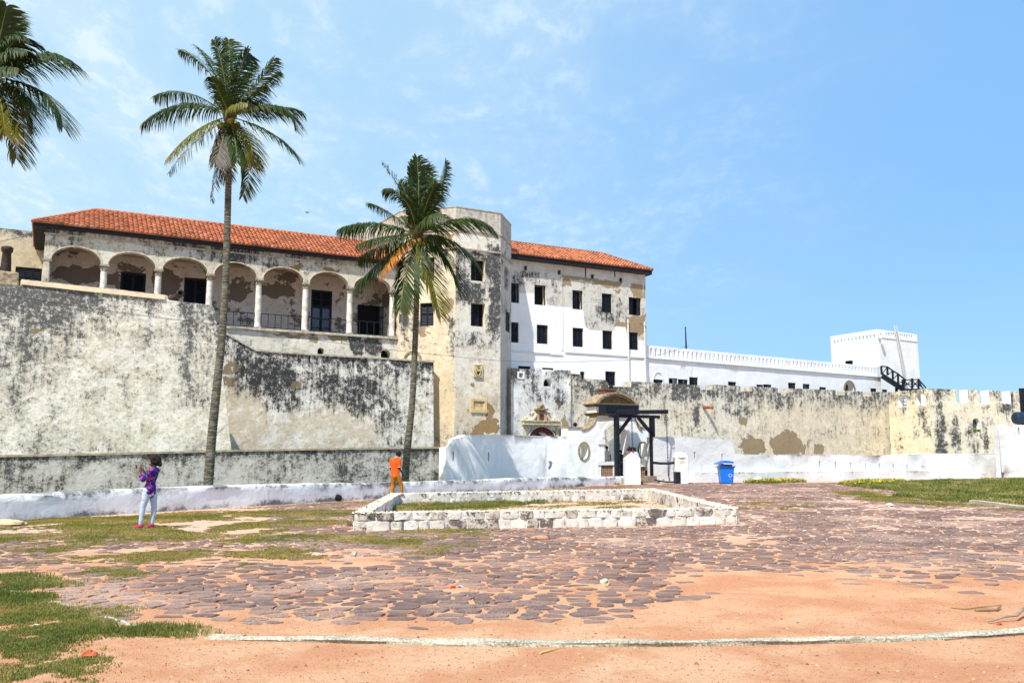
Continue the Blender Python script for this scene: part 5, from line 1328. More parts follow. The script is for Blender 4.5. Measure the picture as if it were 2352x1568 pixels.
s = MB(); s.pbox(Gp, xl - .03, p1_ + .04, capz, capz + .09, -.78, .06); s.pbox(Gp, g_(1052, 775)[0], q1_ + .14, capr, capr + .09, -.78, .06); s.build('brick_caps', M['stoneg'], gh)
for arc in (lsh, rsh):
    s = MB()
    for (u0, z0), (u1, z1) in zip(arc, arc[1:]):
        s.hexa([Gp.p(u0, z0 - .02, .05), Gp.p(u1, z1 - .02, .05), Gp.p(u1, z1 - .02, -.78), Gp.p(u0, z0 - .02, -.78), Gp.p(u0, z0 + .09, .05), Gp.p(u1, z1 + .09, .05), Gp.p(u1, z1 + .09, -.78), Gp.p(u0, z0 + .09, -.78)])
    s.build('shoulder_coping', M['stoneg'], gh)
s = MB(); w2 = (rar[1] - rar[0]) / 2; cc = ((rar[0] + rar[1]) / 2, rar[3] - w2)
ring(s, Gp, cc, w2, w2, .22, 0, .06, 0, pi, 24, 1.0)
o = s.build('arch_moulding', mG, gh); o.data.uv_layers.new(name='wall'); o.data.uv_layers.new(name='edge')
for a, b in ((560, 640), (915, 960)): s = MB(); s.pbox(Gp, g_(a, 930)[0], g_(b, 930)[0], g_(700, 965)[1], g_(700, 905)[1], 0, .12); s.pbox(Gp, g_(a + 8, 930)[0], g_(b - 6, 930)[0], -1, g_(700, 965)[1] - .001, 0, .06); uvw(s.build('impost', mG, gh), Gp)
# balustrade with red lattice brick either side of the passage
s = MB()
BA = Gp.off(.5)
bl_ = [BA.zz(6, x, 1265)[0] for x in (598, 742)]; zt_, zb_ = BA.zz(6, 670, 1210)[1], BA.zz(6, 670, 1330)[1]
s.pbox(BA, bl_[0], bl_[1], zb_ - .4, zt_, -.12, -.06)
pit = (bl_[1] - bl_[0]) / 6
for i in range(7):
    for j in range(7):
        u = bl_[0] + pit * i; z = zb_ - .35 + j * .17
        if z + .1 < zt_: s.pbox(BA, u - .055, u + .055, z, z + .15, -.06 + .001 * j, .02)
bb_ = s.build('lattice', M['brickr'], gh); uvl = bb_.data.uv_layers.new(name='wall')
for li_, lp in enumerate(bb_.data.loops): co = bb_.data.vertices[lp.vertex_index].co; uvl.data[li_].uv = (co.x + co.y, co.z)
s = MB(); s.pbox(BA, bl_[0] - .25, bl_[1] + .35, zt_, BA.zz(6, 670, 1168)[1], -.2, .1); s.pbox(BA, bl_[0] - .25, bl_[0], -1, zt_ - .001, -.18, .06); s.pbox(BA, bl_[1], bl_[1] + .3, -1, zt_ - .001, -.18, .06)
o = s.build('balustrade', mG, gh); o.data.uv_layers.new(name='wall'); o.data.uv_layers.new(name='edge')
s = MB(); BR = Gp.off(1.2); r_ = [BR.zz(6, x, 1300)[0] for x in (1070, 1126)]; z0 = BR.zz(6, 1100, 1372)[1]; z1 = BR.zz(6, 1100, 1228)[1]
s.pbox(BR, r_[0] - .6, r_[1], z0, z1, -.12, -.05)
for i in range(5):
    for j in range(6): s.pbox(BR, r_[1] - .11 - i * .16, r_[1] - .02 - i * .16, z0 + .17 * j, z0 + .17 * j + .14, -.05, .02)
bb_ = s.build('lattice', M['brickr'], gh); uvl = bb_.data.uv_layers.new(name='wall')
for li_, lp in enumerate(bb_.data.loops): co = bb_.data.vertices[lp.vertex_index].co; uvl.data[li_].uv = (co.x + co.y, co.z)
s = MB(); s.pbox(BR, r_[0] - .6, r_[1] + .0, z1, BR.zz(6, 1100, 1140)[1], -.2, .1); a, b = BR.zz(6, 1127, 1200)[0], BR.zz(6, 1205, 1200)[0]; s.pbox(BR, a, b, BR.zz(6, 1160, 1272)[1], BR.zz(6, 1160, 955)[1], -.4, .0)
o = s.build('balustrade', simple('cream_wash', (.80, .77, .66), .9, var=.06), gh)
s = MB(); s.pbox(BR, a, b + .2, 0, BR.zz(6, 1160, 1273)[1], -.35, -.02); s.build('black_base', M['black'], gh)
# small white pillar with cap and notice inside the arch
PIq = Gp.off(-1.4); s = MB(); a, b = PIq.zz(6, 750, 960), PIq.zz(6, 885, 960)
zq1, zq2 = PIq.zz(6, 800, 945)[1], PIq.zz(6, 810, 880)[1]
s.pbox(PIq, a[0] + .04, b[0] - .04, 0, zq1 - .02, -.6, 0)
c = [PIq.p(a[0] - .04, zq1, .06), PIq.p(b[0] + .04, zq1, .06), PIq.p(b[0] + .04, zq1, -.66), PIq.p(a[0] - .04, zq1, -.66)]; apx = PIq.p((a[0] + b[0]) / 2, zq2 + .05, -.3)
s.add(c + [apx], [(0, 1, 4), (1, 2, 4), (2, 3, 4), (3, 0, 4), (3, 2, 1, 0)]); s.add([], [])
gp_ = thing('gate_pillar', 'white capped pillar with a small notice board, seen through the gatehouse arch', 'pillar', tuple(PIq.p(a[0], 0)))
o = s.build('pillar_body', mWt, gp_)
s = MB(); x0, x1 = PIq.zz(6, 826, 985)[0], PIq.zz(6, 884, 985)[0]; za, zb2 = PIq.zz(6, 850, 1005)[1], PIq.zz(6, 850, 968)[1]
s.pbox(PIq, x0, x1, za, zb2, .005, .03); nb = s.build('notice_board', simple('grey_notice', (.35, .36, .45), .6), gp_)
s = MB()
for i in range(3): s.pbox(PIq, x0 + .03, x1 - .03 - .06 * i, za + .05 + i * .075, za + .085 + i * .075, .03, .034)
s.build('notice_lines', simple('notice_lines', (.75, .75, .78), .6), nb)

# ------------------------------------------------------------------ drawbridge frame, chains, pillars
Dp = Gp.off(1.9)
dz = lambda x, y, d=0: Dp.p(*Dp.off(d).zz(6, x, y), d)
dbf = thing('drawbridge_frame', 'black timber gallows frame with balance beams in front of the gatehouse', 'drawbridge frame', tuple(Dp.p(Dp.zz(6, 1000, 1300)[0], 0)))
pl_, pr_ = Dp.zz(6, 791, 1000)[0], Dp.zz(6, 1212, 1000)[0]; zt1, zt2 = Dp.zz(6, 1000, 652)[1], Dp.zz(6, 1000, 617)[1]
for u, w_ in ((pl_, .22), (pr_, .24)):
    s = MB(); s.pbox(Dp, u - w_ / 2, u + w_ / 2, -.1, zt1 - .002, -.14, .14); s.build('post', M['black'], dbf)
s = MB(); s.pbox(Dp, Dp.zz(6, 712, 640)[0], Dp.zz(6, 1283, 640)[0], zt1, zt2, -.16, .16); s.build('cross_beam', M['black'], dbf)
for a, b in (((950, 648), (808, 835)), ((1040, 648), (1200, 835))):
    s = MB(); s.bar(dz(*a), dz(*b), .16, .16); s.build('brace', M['black'], dbf)
s = MB(); u0, u1 = Dp.zz(6, 716, 550)[0], Dp.zz(6, 1112, 550)[0]; s.pbox(Dp, u0, u1, Dp.zz(6, 900, 602)[1], Dp.zz(6, 900, 492)[1], -1.3, -.5); bevel(s.build('counterweight_box', M['black'], dbf), .02)
s = MB(); a, b = dz(800, 588, .22), dz(1392, 580, 1.0); s.bar(a, b, .2, .24); s.build('balance_beam', M['black'], dbf)
s = MB(); a2, b2 = dz(718, 606, -.2), dz(1280, 634, -.6); s.bar(dz(800, 588, .1), dz(978, 586, .3), .3, .29); s.build('balance_beam', simple('worn_black_timber', (.03, .032, .036), .7, var=.4), dbf)
for x in (808, 960, 1150, 1168):
    s = MB(); s.bar(dz(x, 560 if x < 1100 else 605, .34), dz(x + 4, 672, .34), .025); s.build('bolt', M['iron'], dbf)
for x, y in ((795, 830), (1212, 840), (792, 900), (1218, 1000)): s = MB(); s.lathe(dz(x, y, .14), [(.03, 0), (.03, .03)], 8, axis=Dp.n); s.build('bolt_head', M['chain'], dbf)
def chain(name, p, q, label, par=None, n=None, sag=0):
    L = (q - p).length; n = int(L / .105); s = MB(); t = (q - p).normalized(); r1_ = t.cross(Vector((0, 1, .01))).normalized(); r2_ = t.cross(r1_)
    for i in range(n):
        c = p.lerp(q, (i + .5) / n); r_ = r1_ if i % 2 else r2_
        pts = [c + t * .068 * cos(a) + r_ * .038 * sin(a) for a in np.linspace(0, 2 * pi, 9)]
        s.tube(pts, .014, 5, caps=False)
    return s
c1, c2 = dz(1375, 600, 1.0), dz(1404, 1395, .3)
ch = chain('chain', c1, c2, '')
ch.tube([c1 + Vector((.0, 0, -.3)) + Vector((.11 * cos(a), 0, .11 * sin(a))) for a in np.linspace(0, 2 * pi, 14)], .022, 6, caps=False)
ch.tube([c2 + Vector((.07 * cos(a), 0, .10 + .1 * sin(a))) for a in np.linspace(0, 2 * pi, 12)], .03, 6, caps=False)
tag(ch.build('chain', M['chain']), 'long rusty chain hanging from the outer end of the balance beam', 'chain')
c1, c2 = dz(966, 652, .1), dz(982, 1170, .1); ch = chain('chain', c1, c2, ''); tag(ch.build('chain', M['chain']), 'rusty chain hanging inside the black frame in front of the arch', 'chain')
# deck
s = MB(); q0, q1 = gnd(1473, 1109), gnd(1545, 1108); back = 4.2
e = (q1 - q0); e.z = 0
for i in range(16):
    a = q0 + Vector((-.3, -.1, 0)); d = Vector((.05, .98, 0)).normalized(); w = .30
    p0, p1 = a + d * (i * w), a + d * (i * w + w - .02)
    s.hexa([(*p0.to_2d(), -.05), (*(p0 + e * 1.3).to_2d(), -.05), (*(p1 + e * 1.3).to_2d(), -.05), (*p1.to_2d(), -.05), (*p0.to_2d(), .03), (*(p0 + e * 1.3).to_2d(), .03), (*(p1 + e * 1.3).to_2d(), .03), (*p1.to_2d(), .03)])
tag(s.build('bridge_deck', M['wood']), 'grey plank bridge deck leading under the black frame', 'bridge')
s = MB(); pts = [at(*Z(6, 1235, 1382), 50.4), at(*Z(6, 1290, 1398), 50.3), at(*Z(6, 1380, 1410), 50.2), at(*Z(6, 1450, 1410), 50.2), at(*Z(6, 1490, 1400), 50.2)]
s.tube(pts, .05, 7); tag(s.build('sagging_bar', M['black']), 'curved black bar lying at the edge of the plank bridge', 'bar')
s = MB(); s.tube([at(*Z(6, 1225, 1182), 52.3), at(*Z(6, 1300, 1190), 52), at(*Z(6, 1390, 1191), 51.8), at(*Z(6, 1488, 1181), 51.6)], .075, 8)
tag(s.build('guard_rail', M['black'], smooth=True), 'thick black rail from the right post to the round capped white pillar', 'rail')
s = MB(); s.tube([at(*Z(6, 800, 1182), 52.3), at(*Z(6, 850, 1184), 51.9), at(*Z(6, 895, 1184), 51.4)], .075, 8)
tag(s.build('guard_rail', M['rail'], smooth=True), 'short black rail between the left post and the pyramid capped pillar', 'rail')
# pyramid capped pillar
YP = 49.6
x0, x1 = at(*Z(6, 890, 1300), YP).x, at(*Z(6, 1075, 1300), YP).x; zt_ = at(*Z(6, 980, 1138), YP).z; zk = at(*Z(6, 980, 1058), YP).z
pp = thing('capped_pillar', 'square white pillar with a pyramid cap at the end of the low parapet', 'pillar', ((x0 + x1) / 2, YP, 0))
s = MB(); s.box(x0, x1, YP, YP + (x1 - x0), -.1, zt_); s.add([(x0 - .02, YP - .02, zt_), (x1 + .02, YP - .02, zt_), (x1 + .02, YP + x1 - x0 + .02, zt_), (x0 - .02, YP + x1 - x0 + .02, zt_), ((x0 + x1) / 2, YP + (x1 - x0) / 2, zk + .02)], [(0, 1, 4), (1, 2, 4), (2, 3, 4), (3, 0, 4), (3, 2, 1, 0)])
mPi = simple('pillar_whitewash', (.68, .675, .65), .9, var=.12, scale=3, bump=.05, bscale=3)
o = s.build('pillar_body', mPi, pp); bevel(o, .03, 2)
s = MB(); s.ball((x1 + .05, YP + .1, .12), .13, 10, sq=(.6, 1, 1)); s.build('drain_stub', M['iron'], pp)
# round capped pillar
YR = 51.3
x0, x1 = at(*Z(6, 1486, 1300), YR).x, at(*Z(6, 1637, 1300), YR).x; cxp = (x0 + x1) / 2
rp = thing('capped_pillar', 'white pillar with a conical cap and black foot, beside the low wall near the bin', 'pillar', (cxp, YR, 0))
zt_ = at(*Z(6, 1560, 1120), YR).z; zk = at(*Z(6, 1560, 1056), YR).z; w = (x1 - x0)
s = MB(); s.box(x0, x1, YR, YR + w, -.1, zt_); s.lathe((cxp, YR + w / 2, zt_), [(w * .62, -.02), (w * .62, .03), (w * .36, .26), (w * .14, zk - zt_ - .02), (.02, zk - zt_)], 20)
bevel(s.build('pillar_body', mPi, rp), .03, 2)
s = MB(); s.pbox(Plane(x0, YR, 0), .26, .56, at(*Z(6, 1550, 1186), YR).z, at(*Z(6, 1550, 1158), YR).z, -.1, .01); s.build('notch', simple('cream_notch', (.55, .48, .34), .9), rp)
s = MB(); xa, xb = at(*Z(6, 1487, 1350), YR).x, at(*Z(6, 1543, 1350), YR).x; s.box(xa - .02, xb, YR - .05, YR + w * .8, -.1, at(*Z(6, 1515, 1290), YR).z); s.build('black_foot', M['black'], rp)
s = MB(); s.ball(at(*Z(6, 1322, 1378), 53.2) - Vector((0, 0, .02)), .16, 9, sq=(1.1, .8, .9), jit=.5, seed=5); tag(s.build('rock', simple('brown_rock', (.22, .14, .09), .95, var=.4)), 'small brown stone lying behind the chain at the foot of the white wall', 'stone')

# ------------------------------------------------------------------ swept walls in the foreground
def sweep(name, pts, hfn, width, mt, parent=None, deep=-.3, closed=False, step_=.35, lump=.03, seed=0, back_deep=None, rounded=.06, zbase=lambda s: 0.0):
    """wall along a polyline: near face on the left of travel"""
    P_ = [Vector((p[0], p[1], 0)) for p in pts]; segs = list(zip(P_, P_[1:] + ([P_[0]] if closed else [])))[:len(P_) if closed else len(P_) - 1]
    st = []; acc = 0
    for a, b in segs:
        L = (b - a).length; n = max(1, int(L / step_))
        for i in range(n): st.append((a.lerp(b, i / n), acc + L * i / n, None))
        acc += L
    if not closed: st.append((P_[-1], acc, None))
    N = len(st); V, F, UV, UV2 = [], [], [], []
    K = 9
    for i, (p, s_, _) in enumerate(st):
        pa, pb = (st[(i - 1) % N][0], st[(i + 1) % N][0]) if closed else (st[max(i - 1, 0)][0], st[min(i + 1, N - 1)][0])
        t = (pb - pa).normalized(); nn = Vector((t.y, -t.x, 0))
        if closed:
            t0, t1 = (p - pa).normalized(), (pb - p).normalized(); cs = max(.5, sqrt(max(.01, (1 + t0.dot(t1)) / 2))); nn = nn / cs
        h = hfn(s_) + zbase(s_)
        w = width / 2
        prof = [(w, deep), (w, h * .35), (w, h * .7), (w * .98, h - rounded), (w * .80, h - rounded * .25), (0, h), (-w * .8, h - rounded * .25), (-w * .98, h - rounded), (-w, back_deep if back_deep is not None else deep)]
        for j, (o, z) in enumerate(prof):
            d = lump * noise.noise(Vector((s_ * 1.1, j * .9, seed))) * 1.6 if 0 < j < K - 1 else 0
            dz_ = lump * .7 * noise.noise(Vector((s_ * 1.3, j * .5, seed + 9))) if 2 < j < 8 else 0
            V.append(tuple(p + nn * (o + d) + Vector((0, 0, z + dz_)))); UV.append((s_, z if j < 5 else h + (j - 4) * .1)); UV2.append((max(0, h - z), z - zbase(s_)))
    def add(q): F.append(q)
    for i in range(N if closed else N - 1):
        for j in range(K - 1):
            a, b = i * K + j, ((i + 1) % N) * K + j
            F.append((a, a + 1, b + 1, b))
    if not closed: F.append(tuple(range(K))[::-1]); F.append(tuple((N - 1) * K + j for j in range(K)))
    me = bpy.data.meshes.new(name); me.from_pydata(V, [], F); me.materials.append(mt)
    for nm, src in (('wall', UV), ('edge', UV2)):
        l = me.uv_layers.new(name=nm)
        for k, lp in enumerate(me.loops): l.data[k].uv = src[lp.vertex_index]
    me.polygons.foreach_set('use_smooth', [True] * len(F)); me.update(); me.set_sharp_from_angle(angle=radians(55))
    return link(bpy.data.objects.new(name, me), parent)
PA, PB = gnd(0, 1197), gnd(1440, 1111)
pd_ = (PB - PA); pd_.z = 0; pdn = pd_.normalized(); pe = Vector((pdn.y, -pdn.x, 0))
W0 = PA - pdn * 16 - pe * .22; W1 = PB + pdn * 1.2 - pe * .22
mPW = whitewash('parapet_whitewash', .45, 50, .07, wear=.10, top=.8, foot=.8, wscale=1.2, base=(.86, .86, .84))
sA = (PA - W0).dot(pdn)
hts = [(0, at(0, 1136, PA.y).z), (470, at(470, 1114, gnd(470, 1169).y).z), (870, at(870, 1108, gnd(870, 1146).y).z), (1255, at(1255, 1096, gnd(1255, 1122).y).z), (1440, at(1440, 1093, PB.y).z)]
hs = [((gnd(px, 1197 - px * (86 / 1440)) - W0).dot(pdn), h) for px, h in hts]
print('parapet', hs, W0, W1)
def hpar(s_):
    return float(np.interp(s_, [q[0] for q in hs], [q[1] for q in hs])) + .02 * noise.noise(Vector((s_ * .35, 0, 7)))
pr = tag(sweep('parapet', [W0, W1], hpar, .45, mPW, deep=-.2, back_deep=-3, lump=.035, seed=3, rounded=.07), 'low lumpy whitewashed parapet running along the moat from the left edge to the pyramid pillar', 'wall')
s = MB(); c = gnd(1311, 1998 / 1.7415 + .5); c = PA + pdn * ((gnd(1311 / 1.7415, 1150) - PA).dot(pdn)); s.ball(c + pe * .02 + Vector((0, 0, .12)), .15, 9, sq=(1.2, .7, .9)); tag(s.build('drain_hole', M['void']), 'dark drain hole at the foot of the low parapet', 'drain')

# stone enclosure in the square
c0, c1 = gnd(808, 1219), gnd(1697, 1204); hE_ = .40
def gz(px, py, z): return gnd(px, py, z)
b0_, b1_ = gz(897, 1131, .40), gz(1500, 1121, .40)
w_e = .34
en_ = thing('stone_enclosure', 'low four-sided enclosure of white painted stone blocks with a pebbled top, in the paved square', 'enclosure', tuple((c0 + c1) / 2))
cor = [Vector((c0.x + .17, c0.y + .17, 0)), Vector((c1.x - .17, c1.y + .17, 0)), Vector((b1_.x - .1, b1_.y, 0)), Vector((b0_.x + .17, b0_.y, 0))]
mEn = whitewash('enclosure_whitewash', .6, 55, .05, wear=.12, top=.4, foot=.6, base=(.62, .59, .52), dark=(.07, .05, .05), wscale=1.6)
sweep('core_wall', cor[::-1], lambda s_: .375, .26, mEn, en_, closed=True, lump=.015, seed=4, rounded=.02)
def stone_mat():
    m, g, b = mat('painted_stones')
    at_ = g.new('ShaderNodeAttribute', attribute_name='tone'); oc = g.new('ShaderNodeTexCoord').outputs['Object']
    n1 = g.noise(oc, 4.5, 9, .72, .5); n2 = g.noise(oc, 22, 8, .7)
    c = g.mix(at_.outputs['Fac'], (.80, .77, .70), (.70, .61, .50))
    f = g.m('ADD', g.m('ADD', g.m('MULTIPLY', n1, .8), g.m('MULTIPLY', n2, .35)), g.m('MULTIPLY', g.st(at_.outputs['Fac'], .55, 1.0), .15))
    c = g.mix(g.m('MULTIPLY', g.st(f, .56, .68), .6), c, (.42, .36, .29)); c = g.mix(g.m('MULTIPLY', g.st(f, .66, .76), .85), c, (.09, .06, .06))
    g.put(b.inputs['Base Color'], c); b.inputs['Roughness'].default_value = .9; g.put(b.inputs['Normal'], g.bump(g.m('ADD', n1, g.m('MULTIPLY', n2, .5)), .06))
    return m
M['pstone'] = stone_mat()
def course(a, b, nn, z0, z1, wmin, wmax, name, rr, parent, depth=.09):
    """a course of hewn stones along a-b, standing proud on side nn"""
    L = (b - a).length; t = (b - a).normalized(); x = 0; V, F, T = [], [], []
    while x < L - .02:
        w = min(rr.uniform(wmin, wmax), L - x)
        if L - x - w < .1: w = L - x
        za, zb_ = z0 + rr.uniform(-.01, .01), z1 + rr.uniform(-.015, .015); nu, nz = 7, 5; base = len(V); tone = rr.random()
        dp = depth * .5 + rr.uniform(-.010, .012); sd = rr.uniform(0, 99)
        for i in range(nu):
            for j in range(nz):
                fu, fz = (0, .035, .25, .5, .75, .965, 1)[i], (0, .06, .5, .94, 1)[j]; g1 = .005
                e_ = (1 - abs(2 * fu - 1) ** 8) * (1 - abs(2 * fz - 1) ** 8); jx_ = .022 * noise.noise(Vector((sd + fu * 2.2, fz * 2.5, 1))); jz_ = .020 * noise.noise(Vector((sd + fu * 2.2, fz * 2.5, 8)))
                o = -.03 + (dp + .03) * min(1, e_ * 1.6) + .022 * noise.noise(Vector((x * 3 + fu * 3, fz * 3, sd)))*min(1, e_ * 3)
                p = a + t * (x + g1 + (w - 2 * g1) * fu + jx_) + nn * o + Vector((0, 0, za + (zb_ - za) * fz + jz_)); V.append(tuple(p)); T.append(tone)
        for i in range(nu - 1):
            for j in range(nz - 1): F.append((base + i * nz + j, base + (i + 1) * nz + j, base + (i + 1) * nz + j + 1, base + i * nz + j + 1))
        x += w
    me = bpy.data.meshes.new(name); me.from_pydata(V, [], F); me.materials.append(M['pstone']); at_ = me.attributes.new('tone', 'FLOAT', 'POINT'); at_.data.foreach_set('value', T)
    me.update(); me.shade_smooth(); me.set_sharp_from_angle(angle=radians(45)); return link(bpy.data.objects.new(name, me), parent)
rr = random.Random(8)
ctr = sum(cor, Vector()) / 4
for i in range(4):
    a, b = cor[i], cor[(i + 1) % 4]; t = (b - a).normalized(); nn = Vector((t.y, -t.x, 0))
    for sg, hh_ in ((1, (0, .205, .205, .385)), (-1, (0, .19, .19, .375))):
        n2 = nn * sg; aa, bb2 = a + n2 * .135 - t * .16 * sg, b + n2 * .135 + t * .16 * sg
        if sg > 0:
            course(aa, bb2, n2, hh_[0] - .01, hh_[1], .22, .50, 'stone_course', rr, en_, .05); course(aa, bb2, n2, hh_[2], hh_[3], .22, .5, 'stone_course', rr, en_, .035)
        else:
            course(b + n2 * .12 - t * .14, a + n2 * .12 + t * .14, n2, hh_[0], hh_[1], .2, .4, 'stone_course', rr, en_, .03); course(b + n2 * .12 - t * .14, a + n2 * .12 + t * .14, n2, hh_[2], hh_[3], .2, .4, 'stone_course', rr, en_, .02)
# pebbled top
V, F = [], []; s = MB()
for i in range(4):
    a, b = cor[i], cor[(i + 1) % 4]; t = (b - a).normalized(); nn = Vector((t.y, -t.x, 0)); L = (b - a).length
    n = int(L * 75)
    for k in range(n):
        p = a + t * rr.uniform(-.18, L + .18) + nn * rr.uniform(-.17, .17); r_ = rr.uniform(.016, .034); e = rr.uniform(0, pi)
        zc = .378 + rr.uniform(0, .012); base = len(s.v)
        for q in range(6): s.v.append((p.x + r_ * cos(e + q * pi / 3) * rr.uniform(.8, 1.2), p.y + r_ * sin(e + q * pi / 3) * rr.uniform(.8, 1.2), zc - .01))
        s.v.append((p.x, p.y, zc + r_ * .7))
        for q in range(6): s.face((base + q, base + (q + 1) % 6, base + 6))
s.build('pebble_top', simple('bleached_pebbles', (.52, .48, .37), .9, var=.7, scale=14), en_)
# ------------------------------------------------------------------ ground
def ground_mat():
    m, g, b = mat('sandy_ground')
    oc = g.new('ShaderNodeTexCoord').outputs['Object']
    n1 = g.noise(oc, .18, 5, .55, .5); n2 = g.noise(oc, 1.1, 8, .62, .4); n3 = g.noise(oc, 14, 10, .7); n4 = g.noise(oc, 60, 6, .7); n5 = g.noise(oc, 180, 4, .7)
    c = g.mix(g.st(n1, .38, .62), (.60, .315, .175), (.63, .39, .24))
    c = g.mix(g.m('MULTIPLY', g.st(n2, .42, .62), .8), c, (.52, .235, .12))
    c = g.mix(g.m('MULTIPLY', g.st(n2, .50, .34), .35), c, (.64, .43, .26))
    sy = g.new('ShaderNodeSeparateXYZ'); g.put(sy.inputs[0], oc)
    c = g.mix(g.m('MULTIPLY', g.st(g.m('ADD', sy.outputs[1], g.m('MULTIPLY', n1, 6)), 14.0, 25.0), .8), c, (.62, .44, .345))
    c = g.mix(g.m('MULTIPLY', g.st(n3, .45, .7), .35), c, (.36, .15, .075))
    c = g.mix(g.m('MULTIPLY', g.st(n4, .56, .68), .55), c, (.20, .085, .045))
    c = g.mix(g.m('MULTIPLY', g.st(n4, .42, .32), .45), c, (.70, .50, .34))
    c = g.mix(g.m('MULTIPLY', g.st(n5, .56, .68), .65), c, (.20, .085, .05))
    c = g.mix(g.m('MULTIPLY', g.st(n5, .40, .30), .6), c, (.76, .60, .44))
    vor = g.new('ShaderNodeTexVoronoi'); g.put(vor.inputs['Vector'], oc); vor.inputs['Scale'].default_value = 38
    rnd = g.new('ShaderNodeSeparateColor'); g.put(rnd.inputs[0], vor.outputs['Color'])
    peb = g.m('MULTIPLY', g.st(vor.outputs['Distance'], .30, .16), g.st(rnd.outputs[0], .80, .86))
    c = g.mix(g.m('MULTIPLY', peb, .85), c, g.mix(g.st(rnd.outputs[1], .45, .55), (.17, .065, .04), (.62, .50, .38)))
    g.put(b.inputs['Base Color'], c); b.inputs['Roughness'].default_value = .97; b.inputs['Specular IOR Level'].default_value = .1
    h = g.m('ADD', g.m('ADD', g.m('MULTIPLY', n3, .8), g.m('MULTIPLY', n4, .5)), g.m('ADD', g.m('MULTIPLY', n2, 1.4), g.m('ADD', g.m('MULTIPLY', n5, .15), g.m('MULTIPLY', peb, .3))))
    g.put(b.inputs['Normal'], g.bump(h, .035))
    return m
M['ground'] = ground_mat()
mMoat = simple('moat_earth', (.28, .22, .12), .95, var=.4, scale=1, bump=.05, bscale=4)
# front square, out to the parapet, the bridge and the low white wall
far = 2500
kk = Kp.O + Kp.d * 400
poly = [(-900, -300), (900, -300), (kk.x + 800, kk.y), (kk.x, kk.y), tuple(Kp.p(-.3, 0, -.4).to_2d()), tuple(Gp.p(GH(620, 1300)[0], 0, .3).to_2d()), tuple((W1 + pe * .1).to_2d()), tuple((W0 + pe * .1).to_2d()), (-900, W0.y - 900 * .3 - 200)]
def poly_mesh(name, loop, z, m_, grid=None, box=None, kind='structure'):
    pts = [Vector(p) for p in loop]; n = len(pts); ed = [(i, (i + 1) % n) for i in range(n)]
    r = delaunay_2d_cdt(pts, ed, [], 1, 1e-4)
    me = bpy.data.meshes.new(name); me.from_pydata([(p.x, p.y, z) for p in r[0]], [], [tuple(f) for f in r[2]]); me.materials.append(m_); me.update()
    bm = bmesh.new(); bm.from_mesh(me); bmesh.ops.recalc_face_normals(bm, faces=bm.faces)
    for f in bm.faces:
        if f.normal.z < 0: f.normal_flip()
    bm.to_mesh(me); bm.free()
    o = bpy.data.objects.new(name, me); COL.objects.link(o); o['kind'] = kind; return o
o = poly_mesh('ground', poly, 0, M['ground'])
o['label'] = 'orange sandy ground of the open square'
o = poly_mesh('terrain', [(-far, -far), (far, -far), (far, far), (-far, far)], -3.0, mMoat)

# ---- paving of irregular flat stones, half buried in sand
def fld(x, y, s, k): return noise.noise(Vector((x * s, y * s, k)))
sand_line = [(-200, 1500), (330, 1438), (560, 1440), (1176, 1445), (1380, 1432), (1470, 1395), (1560, 1345), (1700, 1322), (1900, 1318), (2100, 1340), (2352, 1352), (2600, 1360)]
def P_of(x, y, z=0):                                        # picture position, used only to read the photograph's map of stones / sand / grass
    v = Vector((x, y, z - CAMZ)); fz = v.y * ct + v.z * sn; uz_ = -v.y * sn + v.z * ct
    return CXP + FPX * v.x / fz, CYP - FPX * uz_ / fz
lineX = [p[0] for p in sand_line]; lineY = [p[1] for p in sand_line]
def stone_density(x, y):
    px, py = P_of(x, y)
    ly = np.interp(px, lineX, lineY)
    d = (ly - py) / 48.0 + 1.1 * fld(x, y, .45, 3) + .7 * fld(x, y, 1.7, 8)
    v = min(1, max(0, d + .35)); hol = fld(x, y, .55, 61) + .6 * fld(x, y, 1.6, 62)
    if hol > .32: v *= max(.25, 1 - (hol - .32) * 3)
    if px < 620: v *= min(1, max(0, (py - (1225 if px < 500 else 1235) + 25 * fld(x, y, .3, 5)) / 45 + .30)) if py > 1160 else .8
    if px < 700 and py > 1400: v *= .7
    if px < 140 and py > 1300: v *= .3
    if 120 < px < 900 and 1262 < py < 1300: v *= .45
    if px > 1650 and py < 1260: v *= .80 + .5 * fld(x, y, .35, 2)
    return v
V, F, T, S_ = [], [], [], 0
rr = random.Random(21)
pA, pB = PA + pe * .3, None
encl = [(c.x, c.y) for c in cor]
def in_encl(x, y, m_=.3):
    return inside([(cor[0].x - m_, cor[0].y - m_), (cor[1].x + m_, cor[1].y - m_), (cor[2].x + m_, cor[2].y + m_), (cor[3].x - m_, cor[3].y + m_)], np.array([x]), np.array([y]))[0]
leftk = [gnd(60, 1362), gnd(330, 1442)]
